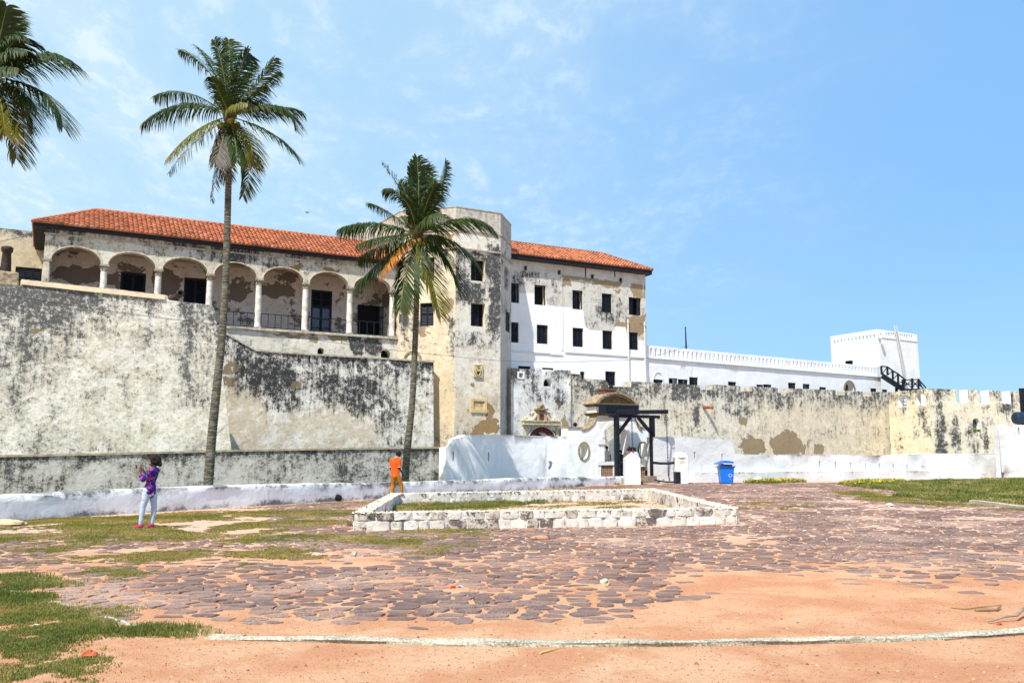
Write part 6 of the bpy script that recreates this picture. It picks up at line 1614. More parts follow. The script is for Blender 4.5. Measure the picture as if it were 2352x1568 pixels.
def add_stone(poly, c, sink, tone):
    b = len(V); n = len(poly); h = rr.uniform(.006, .022) * (1 - sink) + .003; tilt = (rr.uniform(-.012, .012), rr.uniform(-.03, .012))
    sh = rr.uniform(.76, .98) * (1 - .35 * sink); P8 = []
    for i in range(n):
        a, q = poly[i], poly[(i + 1) % n]; L = (q - a).length
        if L > .12: P8 += [a.lerp(q, .07), a.lerp(q, .5) + Vector((rr.uniform(-.02, .02), rr.uniform(-.02, .02))), a.lerp(q, .93)]
        else: P8 += [a.lerp(q, .5)]
    P8 = [c + (p - c) * sh * rr.uniform(.93, 1.04) for p in P8]; n = len(P8)
    for p in P8: V.append((p.x, p.y, -.01)); T.append(tone)
    for p in P8:
        q = c + (p - c) * .93
        V.append((q.x, q.y, max(.002, h + (p.x - c.x) * tilt[0] * 2 + (p.y - c.y) * tilt[1] * 2))); T.append(tone)
    for i in range(n): F.append((b + i, b + (i + 1) % n, b + n + (i + 1) % n, b + n + i))
    F.append(tuple(b + n + i for i in range(n)))
def zone(y0, y1, s):
    """Voronoi cells of jittered seeds: flat stones that fit each other"""
    global nst
    pts = []; ax = 1.28; j = 0; y = y0 - s
    while y < y1 + s:
        X0 = -.62 * y - 1.0; n = int(1.24 * y / (s * ax)) + 3
        for i in range(n): pts.append(Vector((X0 + (i + (j % 2) * .5) * s * ax + rr.uniform(-.5, .5) * s * ax, y + rr.uniform(-.5, .5) * s * .8)))
        y += s * .8; j += 1
    r = delaunay_2d_cdt([Vector((q.x / ax, q.y)) for q in pts], [], [], 0, 1e-6)
    vs = r[0]; cell = {}
    for f in r[2]:
        (x1, y1_), (x2, y2_), (x3, y3_) = [tuple(vs[k]) for k in f]; D = 2 * (x1 * (y2_ - y3_) + x2 * (y3_ - y1_) + x3 * (y1_ - y2_))
        if abs(D) < 1e-9: continue
        ux = ((x1 * x1 + y1_ * y1_) * (y2_ - y3_) + (x2 * x2 + y2_ * y2_) * (y3_ - y1_) + (x3 * x3 + y3_ * y3_) * (y1_ - y2_)) / D
        uy = ((x1 * x1 + y1_ * y1_) * (x3 - x2) + (x2 * x2 + y2_ * y2_) * (x1 - x3) + (x3 * x3 + y3_ * y3_) * (x2 - x1)) / D
        for k in f: cell.setdefault(k, []).append(Vector((ux * ax, uy)))
    for k, q in cell.items():
        x, y = vs[k].x * ax, vs[k].y; c = Vector((x, y))
        if y < y0 or y >= y1 or len(q) < 3: continue
        if max((w - c).length for w in q) > s * 1.3: continue
        if (Vector((x, y, 0)) - PA).dot(pe) < .35 or (Vector((x, y, 0)) - Kp.O).dot(Kp.n) < .75 or in_encl(x, y): continue
        if (leftk[1] - leftk[0]).cross(Vector((x, y, 0)) - leftk[0]).z < 0 and x < leftk[1].x: continue
        d = stone_density(x, y)
        if d < .08 or rr.random() > d * 1.3 + .02: continue
        q.sort(key=lambda w: math.atan2(w.y - y, w.x - x))
        add_stone(q, c, min(.9, max(0, .80 - d * .6 + .55 * fld(x, y, .8, 12))), rr.random()); nst += 1
nst = 0
zone(7.9, 15, .26); zone(15, 25, .22); zone(25, 54, .29)
def stone_col():
    m, g, b = mat('paving_stones')
    at_ = g.new('ShaderNodeAttribute', attribute_name='tone'); oc = g.new('ShaderNodeTexCoord').outputs['Object']
    n1 = g.noise(oc, 6, 8, .7); n2 = g.noise(oc, 40, 6, .7); n0 = g.noise(oc, .35, 4, .5, .5)
    t = at_.outputs['Fac']
    c = g.mix(t, (.115, .080, .074), (.245, .158, .130))
    c = g.mix(g.st(t, .84, .93), c, (.30, .155, .105)); c = g.mix(g.st(t, .982, .99), c, (.48, .27, .14))
    c = g.mix(g.m('MULTIPLY', g.st(n1, .45, .70), .45), c, (.34, .215, .16))
    c = g.mix(g.m('MULTIPLY', g.st(g.m('ADD', g.m('MULTIPLY', n2, .5), g.m('MULTIPLY', n0, .6)), .54, .70), .65), c, (.52, .37, .29))
    g.put(b.inputs['Base Color'], c); b.inputs['Roughness'].default_value = .85; b.inputs['Specular IOR Level'].default_value = .2
    g.put(b.inputs['Normal'], g.bump(g.m('ADD', n1, g.m('MULTIPLY', n2, .4)), .02)); return m
me = bpy.data.meshes.new('paving'); me.from_pydata(V, [], F); me.materials.append(stone_col()); a_ = me.attributes.new('tone', 'FLOAT', 'POINT'); a_.data.foreach_set('value', T); me.update()
o = bpy.data.objects.new('paving', me); COL.objects.link(o); tag(o, 'irregular dark flat stones paving the square, half buried in sand', None, None, 'structure')
print('stones', nst)

# ---- loose pebbles on the sand
V, F, T = [], [], []
for i in range(15000):
    y = 5.2 + (rr.random() ** 1.6) * 16; x = rr.uniform(-.62, .62) * y
    if in_encl(x, y): continue
    r_ = rr.uniform(.003, .010) * (2 if rr.random() < .03 else 1); b = len(V); e = rr.random() * 6; tn = rr.random()
    for q in range(5): V.append((x + r_ * cos(e + q * 1.257) * rr.uniform(.8, 1.2), y + r_ * sin(e + q * 1.257), 0)); T.append(tn)
    V.append((x, y, r_ * rr.uniform(.6, 1.0))); T.append(tn)
    for q in range(5): F.append((b + q, b + (q + 1) % 5, b + 5))
m, g, b = mat('pebbles'); t = g.new('ShaderNodeAttribute', attribute_name='tone').outputs['Fac']
g.put(b.inputs['Base Color'], g.mix(g.st(t, .95, .97), g.mix(g.m('MULTIPLY', t, 1.8), (.14, .06, .045), (.35, .14, .07)), (.60, .46, .34))); b.inputs['Roughness'].default_value = .9
me = bpy.data.meshes.new('gravel'); me.from_pydata(V, [], F); me.materials.append(m); a_ = me.attributes.new('tone', 'FLOAT', 'POINT'); a_.data.foreach_set('value', T); me.update()
o = bpy.data.objects.new('gravel', me); COL.objects.link(o); tag(o, 'small red and white pebbles scattered on the sand', 'gravel', None, 'stuff')

# ---- kerbs
mKb, g, b = mat('kerb_concrete')
oc = g.new('ShaderNodeTexCoord').outputs['Object']
k1, k2, k3 = g.noise(oc, 45, 6, .7), g.noise(oc, 5, 7, .65), g.noise(oc, 110, 4, .7)
c = g.mix(g.st(k2, .35, .65), (.52, .47, .36), (.36, .32, .23)); c = g.mix(g.m('MULTIPLY', g.st(k1, .52, .60), .8), c, (.74, .71, .62)); c = g.mix(g.m('MULTIPLY', g.st(k1, .46, .38), .8), c, (.15, .12, .07)); c = g.mix(g.m('MULTIPLY', g.st(k3, .56, .66), .6), c, (.12, .09, .05))
g.put(b.inputs['Base Color'], c); b.inputs['Roughness'].default_value = .95; g.put(b.inputs['Normal'], g.bump(g.m('ADD', k1, k2), .02))
kp = [gnd(*q) for q in ((480, 1463), (560, 1466), (800, 1474), (1176, 1482), (1500, 1482), (1800, 1477), (2050, 1470), (2250, 1460), (2500, 1444))]
tag(sweep('kerb', kp, lambda s_: .045 * min(1, .3 + s_ * .6) + .014 * noise.noise(Vector((s_ * 1.5, 0, 2))) + .006 * noise.noise(Vector((s_ * 9, 0, 2))), .12, mKb, deep=-.05, lump=.022, step_=.06, seed=6, rounded=.02), 'rough white flecked kerb crossing the sandy foreground', 'kerb')
kp = [gnd(*q) for q in ((-60, 1340), (60, 1364), (200, 1406), (330, 1442), (430, 1452), (560, 1462))]
tag(sweep('kerb', kp, lambda s_: .010 + .012 * noise.noise(Vector((s_ * 1.5, 0, 2))), .08, mKb, deep=-.05, lump=.014, step_=.1, seed=7, rounded=.01), 'thin sunken kerb edging the paving beside the left grass', 'kerb')
kp = [gnd(*q) for q in ((2232, 1156), (2290, 1162), (2352, 1170), (2500, 1190))]
tag(sweep('kerb', kp, lambda s_: .13, .2, mKb, deep=-.05, lump=.02, step_=.3, seed=8), 'pale concrete kerb in the grass at the right edge', 'kerb')

# ---- grass
def grass_mat(name, c1, c2, c3):
    m, g, b = mat(name); t = g.new('ShaderNodeAttribute', attribute_name='tone').outputs['Fac']
    c = g.mix(g.st(t, 0, .6), c1, c2); c = g.mix(g.st(t, .70, 1), c, c3)
    g.put(b.inputs['Base Color'], c); b.inputs['Roughness'].default_value = .7; b.inputs['Specular IOR Level'].default_value = .15
    tr = g.new('ShaderNodeBsdfTranslucent'); g.put(tr.inputs['Color'], c); ms = g.new('ShaderNodeMixShader'); ms.inputs[0].default_value = .3
    out = [n for n in g.n if n.type == 'OUTPUT_MATERIAL'][0]; g.l.new(b.outputs[0], ms.inputs[1]); g.l.new(tr.outputs[0], ms.inputs[2]); g.l.new(ms.outputs[0], out.inputs[0]); return m
def grass(name, label, ppoly, n, hgt, m_, dens, width=.006, z=0.0, patchy=(.9, .0), floor=None, lie=.5, cat='grass', tuft=6, fuzz=.25):
    """blades over the ground area whose corners were read off the photograph"""
    W_ = [gnd(*q, z) for q in ppoly]; P2 = [(p.x, p.y) for p in W_]
    x0, x1 = min(p[0] for p in P2), max(p[0] for p in P2); y0, y1 = min(p[1] for p in P2), max(p[1] for p in P2)
    V, T, F = [], [], []; k = 0; tries = 0
    rg = np.random.default_rng(len(name) + n)
    while k < n and tries < n * 40:
        tries += 400
        X = rg.uniform(x0 - fuzz, x1 + fuzz, 400); Y = rg.uniform(y0 - fuzz, y1 + fuzz, 400)
        K = inside(P2, X + rg.normal(0, fuzz * .5, 400) + np.array([fuzz * 1.6 * fld(a_, b_, 1.1, 77) for a_, b_ in zip(X, Y)]), Y + rg.normal(0, fuzz * .5, 400) + np.array([fuzz * 1.6 * fld(a_, b_, 1.1, 55) for a_, b_ in zip(X, Y)]))
        for x, y, q in zip(X, Y, K):
            if not q or k >= n: continue
            f = fld(x, y, patchy[0], 17) + .5 * fld(x, y, patchy[0] * 3, 5) + .3 * fld(x, y, patchy[0] * 9, 2)
            if f < patchy[1]: continue
            dd = dens(x, y) if dens else 1
            if rg.random() > dd: continue
            tn = .5 + .9 * fld(x, y, .8, 40) + rg.uniform(-.25, .25); hh = hgt * (.55 + min(.8, (f - patchy[1]) * 1.2)) * rg.uniform(.6, 1.3)
            for t in range(tuft):
                a = rg.uniform(0, 2 * pi); bx, by = x + rg.normal(0, .02), y + rg.normal(0, .02); l = hh * lie * rg.uniform(.3, 1.4); w = width * rg.uniform(.7, 1.3)
                dx, dy = cos(a), sin(a); a2 = rg.uniform(0, pi); wx_, wy_ = cos(a2) * w, sin(a2) * w; h = hh * rg.uniform(.6, 1.1)
                V += [(bx - wx_, by - wy_, z - .004), (bx + wx_, by + wy_, z - .004), (bx + dx * l * .45 + wx_ * .7, by + dy * l * .45 + wy_ * .7, z + h * .65), (bx + dx * l * .45 - wx_ * .7, by + dy * l * .45 - wy_ * .7, z + h * .65), (bx + dx * l, by + dy * l, z + h)]
                T += [min(1, max(0, tn + rg.uniform(-.12, .12)))] * 5
            k += 1
    nb = len(V) // 5; base = np.arange(nb) * 5
    F = [(b, b + 1, b + 2, b + 3) for b in base] + [(b + 3, b + 2, b + 4) for b in base]
    me = bpy.data.meshes.new(name); me.from_pydata(V, [], F); me.materials.append(m_); a_ = me.attributes.new('tone', 'FLOAT', 'POINT'); a_.data.foreach_set('value', T); me.update()
    o = bpy.data.objects.new(name, me); COL.objects.link(o); tag(o, label, cat, None, 'stuff'); return o
GM1 = grass_mat('green_grass', (.12, .15, .032), (.21, .215, .055), (.42, .33, .13))
GM2 = grass_mat('dry_grass', (.17, .18, .035), (.27, .23, .06), (.42, .30, .12))
GM3 = grass_mat('straw_grass', (.30, .22, .05), (.40, .25, .07), (.45, .30, .12))
grass('grass', 'lush green grass at the near left corner beside the sunken kerb', [(-80, 1348), (60, 1372), (190, 1408), (330, 1450), (300, 1462), (180, 1452), (60, 1440), (-80, 1445)], 4000, .034, GM1, None, .0045, patchy=(1.2, -.22), tuft=6)
grass('grass', 'ragged green and bare patches of grass in the bottom left corner', [(-80, 1440), (60, 1440), (170, 1462), (200, 1495), (160, 1568), (60, 1600), (-100, 1600)], 3400, .038, GM1, None, .004, patchy=(1.6, -.02), tuft=5)
grass('grass', 'dry straw blades mixed into the near left grass', [(-80, 1350), (60, 1378), (330, 1450), (220, 1470), (180, 1500), (160, 1568), (60, 1600), (-100, 1600)], 3800, .035, GM2, None, .004, patchy=(1.3, -.05), tuft=4, lie=.9)
grass('grass', 'small green tufts at the left end of the foreground kerb', [(320, 1440), (440, 1446), (432, 1462), (330, 1462)], 500, .05, GM1, None, .004, patchy=(2, -.2))
grass('grass', 'bright clump of grass at the left edge above the kerb', [(-80, 1322), (60, 1326), (130, 1332), (150, 1345), (20, 1356), (-80, 1352)], 1700, .045, GM1, None, .005, patchy=(1, -.35))
grass('grass', 'thin yellow green grass around the feet of the woman, across the left of the square', [(-80, 1196), (200, 1186), (450, 1178), (700, 1170), (820, 1172), (880, 1185), (700, 1215), (500, 1236), (250, 1250), (-80, 1262)], 26000, .030, GM2, lambda x, y: .9, .008, patchy=(.5, -.26), lie=1.0, tuft=6)
grass('grass', 'thin dry grass running between the paving stones left of centre', [(400, 1240), (700, 1225), (900, 1222), (1120, 1212), (1100, 1240), (980, 1278), (700, 1285), (520, 1275)], 11000, .028, GM2, None, .007, patchy=(.6, -.06), lie=1.0)
grass('grass', 'scattered sparse grass between stones at the left', [(-80, 1262), (450, 1250), (600, 1285), (420, 1320), (150, 1330), (-80, 1325)], 6000, .028, GM2, None, .005, patchy=(.8, .08), lie=1.0)
grass('grass', 'yellowed strip of straw grass along the foot of the parapet', [(-80, 1209), (200, 1188), (500, 1168), (870, 1149), (1150, 1128), (1400, 1114), (1500, 1112), (1560, 1118), (1300, 1126), (900, 1158), (500, 1180), (200, 1198), (-80, 1218)], 7000, .022, GM3, None, .010, patchy=(.8, -.1), lie=1.2)
grass('grass', 'green weeds inside the stone enclosure along its back wall', [(905, 1160), (1000, 1153), (1150, 1150), (1262, 1150), (1255, 1157), (1100, 1166), (930, 1174), (900, 1172)], 4200, .09, GM1, None, .010, patchy=(1, -.4), z=.0)
grass('grass', 'dry flat grass on the floor of the stone enclosure', [(900, 1160), (1300, 1150), (1500, 1150), (1550, 1164), (1200, 1172), (920, 1178)], 3000, .03, GM2, None, .009, patchy=(.8, .0), z=.0)
grass('grass', 'thick green grass on the right below the low white wall', [(1990, 1112), (2100, 1106), (2200, 1103), (2420, 1096), (2450, 1160), (2300, 1160), (2180, 1152), (2060, 1142), (2080, 1130), (1960, 1118)], 17000, .13, GM1, None, .02, patchy=(.35, -.5), lie=.9, tuft=6)
grass('grass', 'sparse dry grass edging the right hand green patch', [(1900, 1125), (2000, 1130), (2100, 1148), (2300, 1165), (2420, 1168), (2420, 1176), (2180, 1164), (1980, 1148), (1960, 1138)], 5000, .05, GM2, None, .012, patchy=(.6, -.2), lie=1.0)
grass('grass', 'low dry grass patches right of the stone enclosure', [(1690, 1150), (1800, 1146), (1880, 1160), (1820, 1176), (1700, 1174)], 1600, .03, GM2, None, .009, patchy=(.9, .15), lie=1.0)
fY = simple('yellow_flowers', (.75, .60, .02), .7)
def flowers(name, label, ppoly, n, hgt):
    o = grass('grass', label, ppoly, n * 3, hgt, GM1, None, .02, patchy=(.5, -.9), lie=.6)
    o.name = name; o['category'] = 'flowers'
    P2 = [gnd(*q) for q in ppoly]; P2 = [(p.x, p.y) for p in P2]; s = MB(); k = 0
    x0, x1 = min(p[0] for p in P2), max(p[0] for p in P2); y0, y1 = min(p[1] for p in P2), max(p[1] for p in P2)
    while k < n:
        x, y = rr.uniform(x0, x1), rr.uniform(y0, y1)
        if inside(P2, np.array([x]), np.array([y]))[0]: s.ball((x, y, hgt * rr.uniform(.8, 1.4)), rr.uniform(.025, .05), 5, sq=(1, 1, .5)); k += 1
    s.build('blossoms', fY, o)
flowers('flower_patch', 'yellow flowering weeds at the wall foot right of the blue bin', [(1715, 1106), (1795, 1103), (1850, 1107), (1790, 1110), (1720, 1110)], 320, .16)
flowers('flower_patch', 'yellow flowering weeds at the left tip of the right hand grass', [(1930, 1112), (1975, 1108), (2080, 1107), (2060, 1113), (1960, 1118)], 420, .18)
# ------------------------------------------------------------------ coconut palms
def frond_mat(name, c1, c2, tip):
    m, g, b = mat(name); t = g.new('ShaderNodeAttribute', attribute_name='tone').outputs['Fac']; al = g.new('ShaderNodeAttribute', attribute_name='along').outputs['Fac']
    c = g.mix(t, c1, c2); c = g.mix(g.st(g.m('ADD', al, g.m('MULTIPLY', t, .3)), .95, 1.2), c, tip)
    g.put(b.inputs['Base Color'], c); b.inputs['Roughness'].default_value = .5; b.inputs['Specular IOR Level'].default_value = .22
    tr = g.new('ShaderNodeBsdfTranslucent'); g.put(tr.inputs['Color'], g.mix(.5, c, (.12, .16, .01))); ms = g.new('ShaderNodeMixShader'); ms.inputs[0].default_value = .16
    out = [n for n in g.n if n.type == 'OUTPUT_MATERIAL'][0]; g.l.new(b.outputs[0], ms.inputs[1]); g.l.new(tr.outputs[0], ms.inputs[2]); g.l.new(ms.outputs[0], out.inputs[0]); return m
FM = {'g': frond_mat('green_frond', (.011, .030, .006), (.045, .070, .010), (.055, .065, .02)),
      'y': frond_mat('yellowing_frond', (.10, .11, .012), (.20, .17, .015), (.22, .14, .05)),
      'o': frond_mat('orange_frond', (.42, .12, .01), (.50, .20, .015), (.20, .08, .05)),
      'd': frond_mat('dead_frond', (.035, .026, .02), (.085, .065, .05), (.10, .08, .06))}
M['rachis'] = simple('frond_rib', (.20, .21, .05), .5)
def trunk_mat():
    m, g, b = mat('palm_trunk'); oc = g.new('ShaderNodeTexCoord').outputs['Object']
    n1 = g.noise(g.map(oc, scale=(3, 3, 14)), 1.2, 7, .6, .6); n2 = g.noise(oc, 9, 8, .7)
    c = g.mix(g.st(n1, .38, .62), (.055, .050, .036), (.20, .185, .135)); c = g.mix(g.m('MULTIPLY', g.st(n2, .5, .72), .6), c, (.05, .045, .03))
    g.put(b.inputs['Base Color'], c); b.inputs['Roughness'].default_value = .95; g.put(b.inputs['Normal'], g.bump(g.m('ADD', n1, g.m('MULTIPLY', n2, .5)), .05)); return m
M['trunk'] = trunk_mat()

def frond(palm, P0, P1, P2, mk, leaf, rs, wind=(0.0, 0.0), name='frond', n=74, cut=0.0):
    """P0 base, P1 control, P2 tip of the midrib; leaflets hang off both sides"""
    P0, P1, P2 = map(Vector, (P0, P1, P2)); ra = random.Random(rs)
    bz = lambda t: P0 * (1 - t) ** 2 + P1 * 2 * t * (1 - t) + P2 * t * t
    V, F, T, A = [], [], [], []
    tone0 = ra.uniform(0, .45)
    plane_n = (P1 - P0).cross(P2 - P0)
    if plane_n.length < 1e-3: plane_n = (P2 - P0).cross(Vector((0, 0, 1)))
    plane_n.normalize()
    side_ref = (P2 - P0).cross(Vector((0, 0, 1)))
    if side_ref.length < .25 * (P2 - P0).length: side_ref = Vector((1, 0, 0)) * (1 if ra.random() < .5 else -1) + Vector((0, .5, 0))
    side_ref.normalize()
    L = sum((bz((i + 1) / 12) - bz(i / 12)).length for i in range(12))
    for i in range(n):
        t = .12 + .88 * (i + ra.uniform(-.3, .3)) / (n - 1); t = min(1, max(.10, t))
        p = bz(t); tg = (bz(min(1, t + .02)) - bz(max(0, t - .02))).normalized()
        sd = (side_ref - tg * side_ref.dot(tg)).normalized(); upv = sd.cross(tg)
        if upv.z < 0: upv = -upv
        ll = leaf * 1.22 * (.55 + .75 * sin(pi * min(1, (t * .88 + .10))) ** .8) * ra.uniform(.82, 1.1)
        if t > .88: ll *= 1 - (t - .88) * 2.0
        for sg in (-1, 1):
            if ra.random() < cut: continue
            fw = .45 + .75 * t
            d0 = (sd * sg * .95 + tg * fw + upv * .18 + Vector((ra.uniform(-.14, .14), ra.uniform(-.14, .14), ra.uniform(-.1, .1)))).normalized()
            hz_ = sqrt(max(0, 1 - tg.z ** 2)); droop = .35 + .65 * hz_ + ra.uniform(-.1, .35)
            w = .037 * ra.uniform(.8, 1.2) * (leaf / .8)
            q0 = p; q1 = p + d0 * ll * .4 + Vector((wind[0] * .12, wind[1] * .1, -.10 * droop)) * ll; q2 = q1 + (d0 * .36 + Vector((wind[0] * .3, wind[1] * .2, -.30 * droop))) * ll; q3 = q2 + (d0 * .18 + Vector((wind[0] * .3, wind[1] * .2, -.30 * droop))) * ll
            wd = d0.cross(upv).normalized() * .5 + upv * .5 * sg; wd = (tg - d0 * tg.dot(d0)).normalized() * .9 + upv * .25
            b = len(V)
            for q, k in ((q0, .5), (q1, 1.0), (q2, .75)): V.append(tuple(q - wd * w * k)); V.append(tuple(q + wd * w * k))
            V.append(tuple(q3))
            F += [(b, b + 1, b + 3, b + 2), (b + 2, b + 3, b + 5, b + 4), (b + 4, b + 5, b + 6)]
            tn = min(1, max(0, tone0 + ra.uniform(0, .5)))
            T += [tn] * 7; A += [t, t, t, t, t + .1, t + .1, t + .25]
    me = bpy.data.meshes.new(name); me.from_pydata(V, [], F); me.materials.append(FM[mk])
    for nm, src in (('tone', T), ('along', A)): a_ = me.attributes.new(nm, 'FLOAT', 'POINT'); a_.data.foreach_set('value', src)
    me.update(); o = link(bpy.data.objects.new(name, me), palm)
    s = MB(); s.tube([bz(i / 12) for i in range(13)], [.045 * (leaf / .8) * (1 - .85 * i / 12) for i in range(13)], 5); s.build('midrib', M['rachis'], o)
    return o

def palm(label, trunk_px, Yt, radii, crown_px, Yc, fronds, leaf, seed, zoom, nuts=True):
    C_ = at(*crown_px, Yc)
    base = at(*trunk_px[0], Yt); 
    t_ = thing('coconut_palm', label, 'palm tree', (base.x, base.y, -3.0), 'coconut palms')
    n = len(trunk_px); pts = [Vector((base.x - .1, base.y, -3.0))]
    for i, q in enumerate(trunk_px): pts.append(at(*q, Yt + (Yc - Yt) * i / max(1, n - 1)))
    pts.append(C_ + Vector((0, 0, -.15)))
    # resample smooth
    P_ = []; m_ = len(pts)
    for i in range(m_ - 1):
        p0, p1, p2, p3 = pts[max(i - 1, 0)], pts[i], pts[i + 1], pts[min(i + 2, m_ - 1)]
        for k in range(50):
            t = k / 50; P_.append(.5 * ((2 * p1) + (p2 - p0) * t + (2 * p0 - 5 * p1 + 4 * p2 - p3) * t * t + (3 * p1 - p0 - 3 * p2 + p3) * t ** 3))
    P_.append(pts[-1]); N = len(P_)
    R_ = []
    for i in range(N):
        f = i / (N - 1); r_ = np.interp(f, [0, .25, .6, 1], radii) * (1 + .05 * ((i % 3) - 1) + .05 * noise.noise(Vector((i * .6, seed, 0)))); R_.append(float(r_))
    s = MB(); s.tube(P_, R_, 14); s.build('trunk', M['trunk'], t_, smooth=True)
    rr_ = random.Random(seed)
    # sheaths
    s = MB()
    for i in range(9):
        a = i * 2.4; d = Vector((cos(a), sin(a), .9)).normalized(); s.tube([C_ + Vector((0, 0, -.45)) + d * .08, C_ + d * .35, C_ + d * .8 + Vector((0, 0, .1))], [.10, .07, .03], 6)
    s.build('crown_shaft', simple('husk_brown', (.10, .07, .035), .9, var=.4), t_)
    for k, (tip, ctl, dy, dyc, mk, sc_, cut) in enumerate(fronds):
        Zf = zoom
        T_ = at(*Zf(*tip), Yc + dy); K_ = at(*Zf(*ctl), Yc + dyc)
        K2 = K_ * 2 - (C_ + T_) * .5                          # the control is a point ON the curve
        frond(t_, C_, K2, T_, mk, leaf * sc_, seed * 100 + k, wind=(.35, .1), cut=cut, n=74)
    if nuts:
        for i in range(8):
            a = i * .8 + .3; c = C_ + Vector((cos(a) * .34, sin(a) * .30, -.32 - .12 * (i % 3)))
            s = MB(); s.ball(c, .125, 10, sq=(.9, .9, 1.15)); s.build('coconut', simple('green_coconut', (.22, .22, .03), .5, var=.3) if i % 2 else simple('ochre_coconut', (.36, .22, .03), .5, var=.3), t_, smooth=True)
    return t_
def Zp1(x, y): return ((x / 1.5675 + 500) / 1.7415, (y / 1.5675 + 100) / 1.7415)
def Zp2(x, y): return ((x / 1.96 + 1300) / 1.7415, (y / 1.96 + 550) / 1.7415)
def Zp3(x, y): return (x / 2.24 / 1.7415, y / 2.24 / 1.7415)
f1 = [((115, 615), (380, 500), -1.0, -.6, 'g', 1, 0), ((185, 450), (400, 430), .8, .5, 'g', .8, 0), ((265, 835), (450, 660), -1.4, -.8, 'y', .8, .05), ((345, 160), (530, 300), -.6, -.4, 'g', .95, 0),
      ((440, 130), (560, 290), .8, .4, 'g', .9, 0), ((560, 100), (615, 290), -.8, -.5, 'g', 1, 0), ((650, 95), (655, 290), .9, .5, 'g', 1, 0), ((775, 175), (715, 300), -.3, -.4, 'g', 1, 0), ((800, 260), (735, 380), 1.0, .6, 'g', .8, 0),
      ((935, 215), (825, 380), -.8, -.5, 'g', .9, .1), ((955, 300), (850, 390), .6, .5, 'g', .75, .15), ((1065, 640), (950, 510), -.7, -.5, 'g', .9, 0), ((1105, 545), (930, 520), .9, .6, 'g', .7, 0), ((1085, 840), (930, 685), -.6, -.4, 'g', .8, 0),
      ((800, 880), (770, 700), -1.3, -.9, 'y', .8, .05), ((740, 1070), (770, 820), .5, .3, 'g', .7, .1), ((545, 1100), (600, 820), .2, .1, 'd', .55, .35), ((275, 930), (440, 740), .6, .4, 'd', .45, .4), ((630, 960), (615, 780), 1.2, .7, 'd', .7, .2),
      ((570, 860), (610, 730), -1.0, -.7, 'd', .8, .1), ((700, 860), (690, 720), -1.3, -.8, 'g', .8, .1), ((770, 490), (700, 510), -2.6, -1.6, 'y', .7, 0), ((540, 330), (590, 420), -1.8, -1.1, 'g', .8, 0),
      ((600, 420), (630, 470), 2.4, 1.6, 'g', .9, 0), ((850, 470), (770, 500), 2.0, 1.3, 'g', .9, 0)]
palm('tallest full palm with a slim pale trunk, in front of the arcade and big rampart', [(478, 1115), (487, 1000), (499, 880), (510, 770), (518, 650), (522, 520), (525, 400)], 33, [.20, .17, .135, .12], Zp1(655, 575), 33.5, f1, .62, 1, Zp1)
f2 = [((722, 160), (735, 470), -.4, -.4, 'g', .95, 0), ((690, 200), (700, 470), .8, .5, 'g', .9, 0), ((790, 230), (770, 470), .9, .6, 'g', .9, 0), ((450, 200), (610, 450), -.3, -.3, 'g', .85, 0), ((950, 190), (890, 430), -.3, -.3, 'g', .85, 0),
      ((475, 405), (640, 510), -1.3, -.9, 'g', .8, 0), ((350, 515), (520, 600), .6, .4, 'g', .8, 0), ((120, 712), (400, 675), -.7, -.5, 'g', .95, .05), ((270, 830), (480, 775), -1.6, -1.0, 'g', .8, 0), ((268, 945), (450, 850), .7, .4, 'g', .8, 0),
      ((245, 1160), (470, 940), -.6, -.4, 'g', .95, .05), ((430, 1110), (560, 895), -1.7, -1.1, 'o', .42, .1), ((590, 1340), (650, 1000), -1.2, -.8, 'g', 1, 0), ((905, 1400), (815, 1040), -1.2, -.9, 'y', .8, .05), ((1055, 1190), (920, 900), -1.0, -.6, 'g', 1, 0),
      ((1195, 1010), (990, 810), -.5, -.3, 'g', .9, 0), ((1290, 700), (1060, 640), -.7, -.5, 'g', .9, .05), ((925, 600), (830, 630), -2.6, -1.7, 'g', .8, 0), ((870, 360), (800, 510), -1.0, -.7, 'g', .75, 0), ((590, 350), (655, 510), -1.0, -.8, 'g', .75, 0),
      ((620, 620), (680, 690), 2.4, 1.6, 'g', .9, 0), ((900, 820), (810, 770), 2.2, 1.4, 'g', .9, 0), ((800, 540), (770, 640), 2.4, 1.4, 'g', .9, 0)]
palm('shorter palm with one orange frond, in front of the octagonal tower', [(931, 1095), (938, 1010), (947, 920), (953, 800), (957, 680)], 41, [.20, .17, .14, .13], Zp2(725, 770), 41, f2, .82, 2, Zp2)
f3 = [((625, 560), (380, 500), -.8, -.5, 'g', .95, 0), ((560, 1130), (390, 830), -.9, -.5, 'g', .95, 0), ((245, 1110), (190, 880), .9, .5, 'g', .9, 0), ((145, 1420), (80, 1020), -.8, -.5, 'y', .9, .05), ((240, 345), (100, 400), -.5, -.3, 'g', .9, 0), ((230, 450), (80, 500), -1.3, -.8, 'g', .9, 0),
      ((175, 230), (70, 380), .6, .4, 'g', .9, 0), ((60, 60), (0, 330), -.5, -.3, 'g', 1, 0), ((120, 110), (30, 330), .9, .5, 'g', .9, 0), ((-60, 40), (-50, 350), .2, .1, 'g', 1, 0), ((-400, 300), (-220, 450), .2, .1, 'g', 1, 0), ((-560, 700), (-330, 620), .2, .1, 'g', 1, 0), ((-450, 1050), (-260, 800), .2, .1, 'g', 1, 0),
      ((-200, 1250), (-120, 900), -.5, -.3, 'g', 1, 0), ((40, 1200), (10, 930), -1.4, -.9, 'y', .9, 0), ((330, 980), (180, 800), -1.8, -1.1, 'g', .8, 0), ((-250, 120), (-140, 380), .6, .4, 'g', 1, 0), ((170, 620), (60, 620), -2.4, -1.5, 'g', .9, 0), ((60, 480), (0, 560), 2.2, 1.3, 'g', .9, 0)]
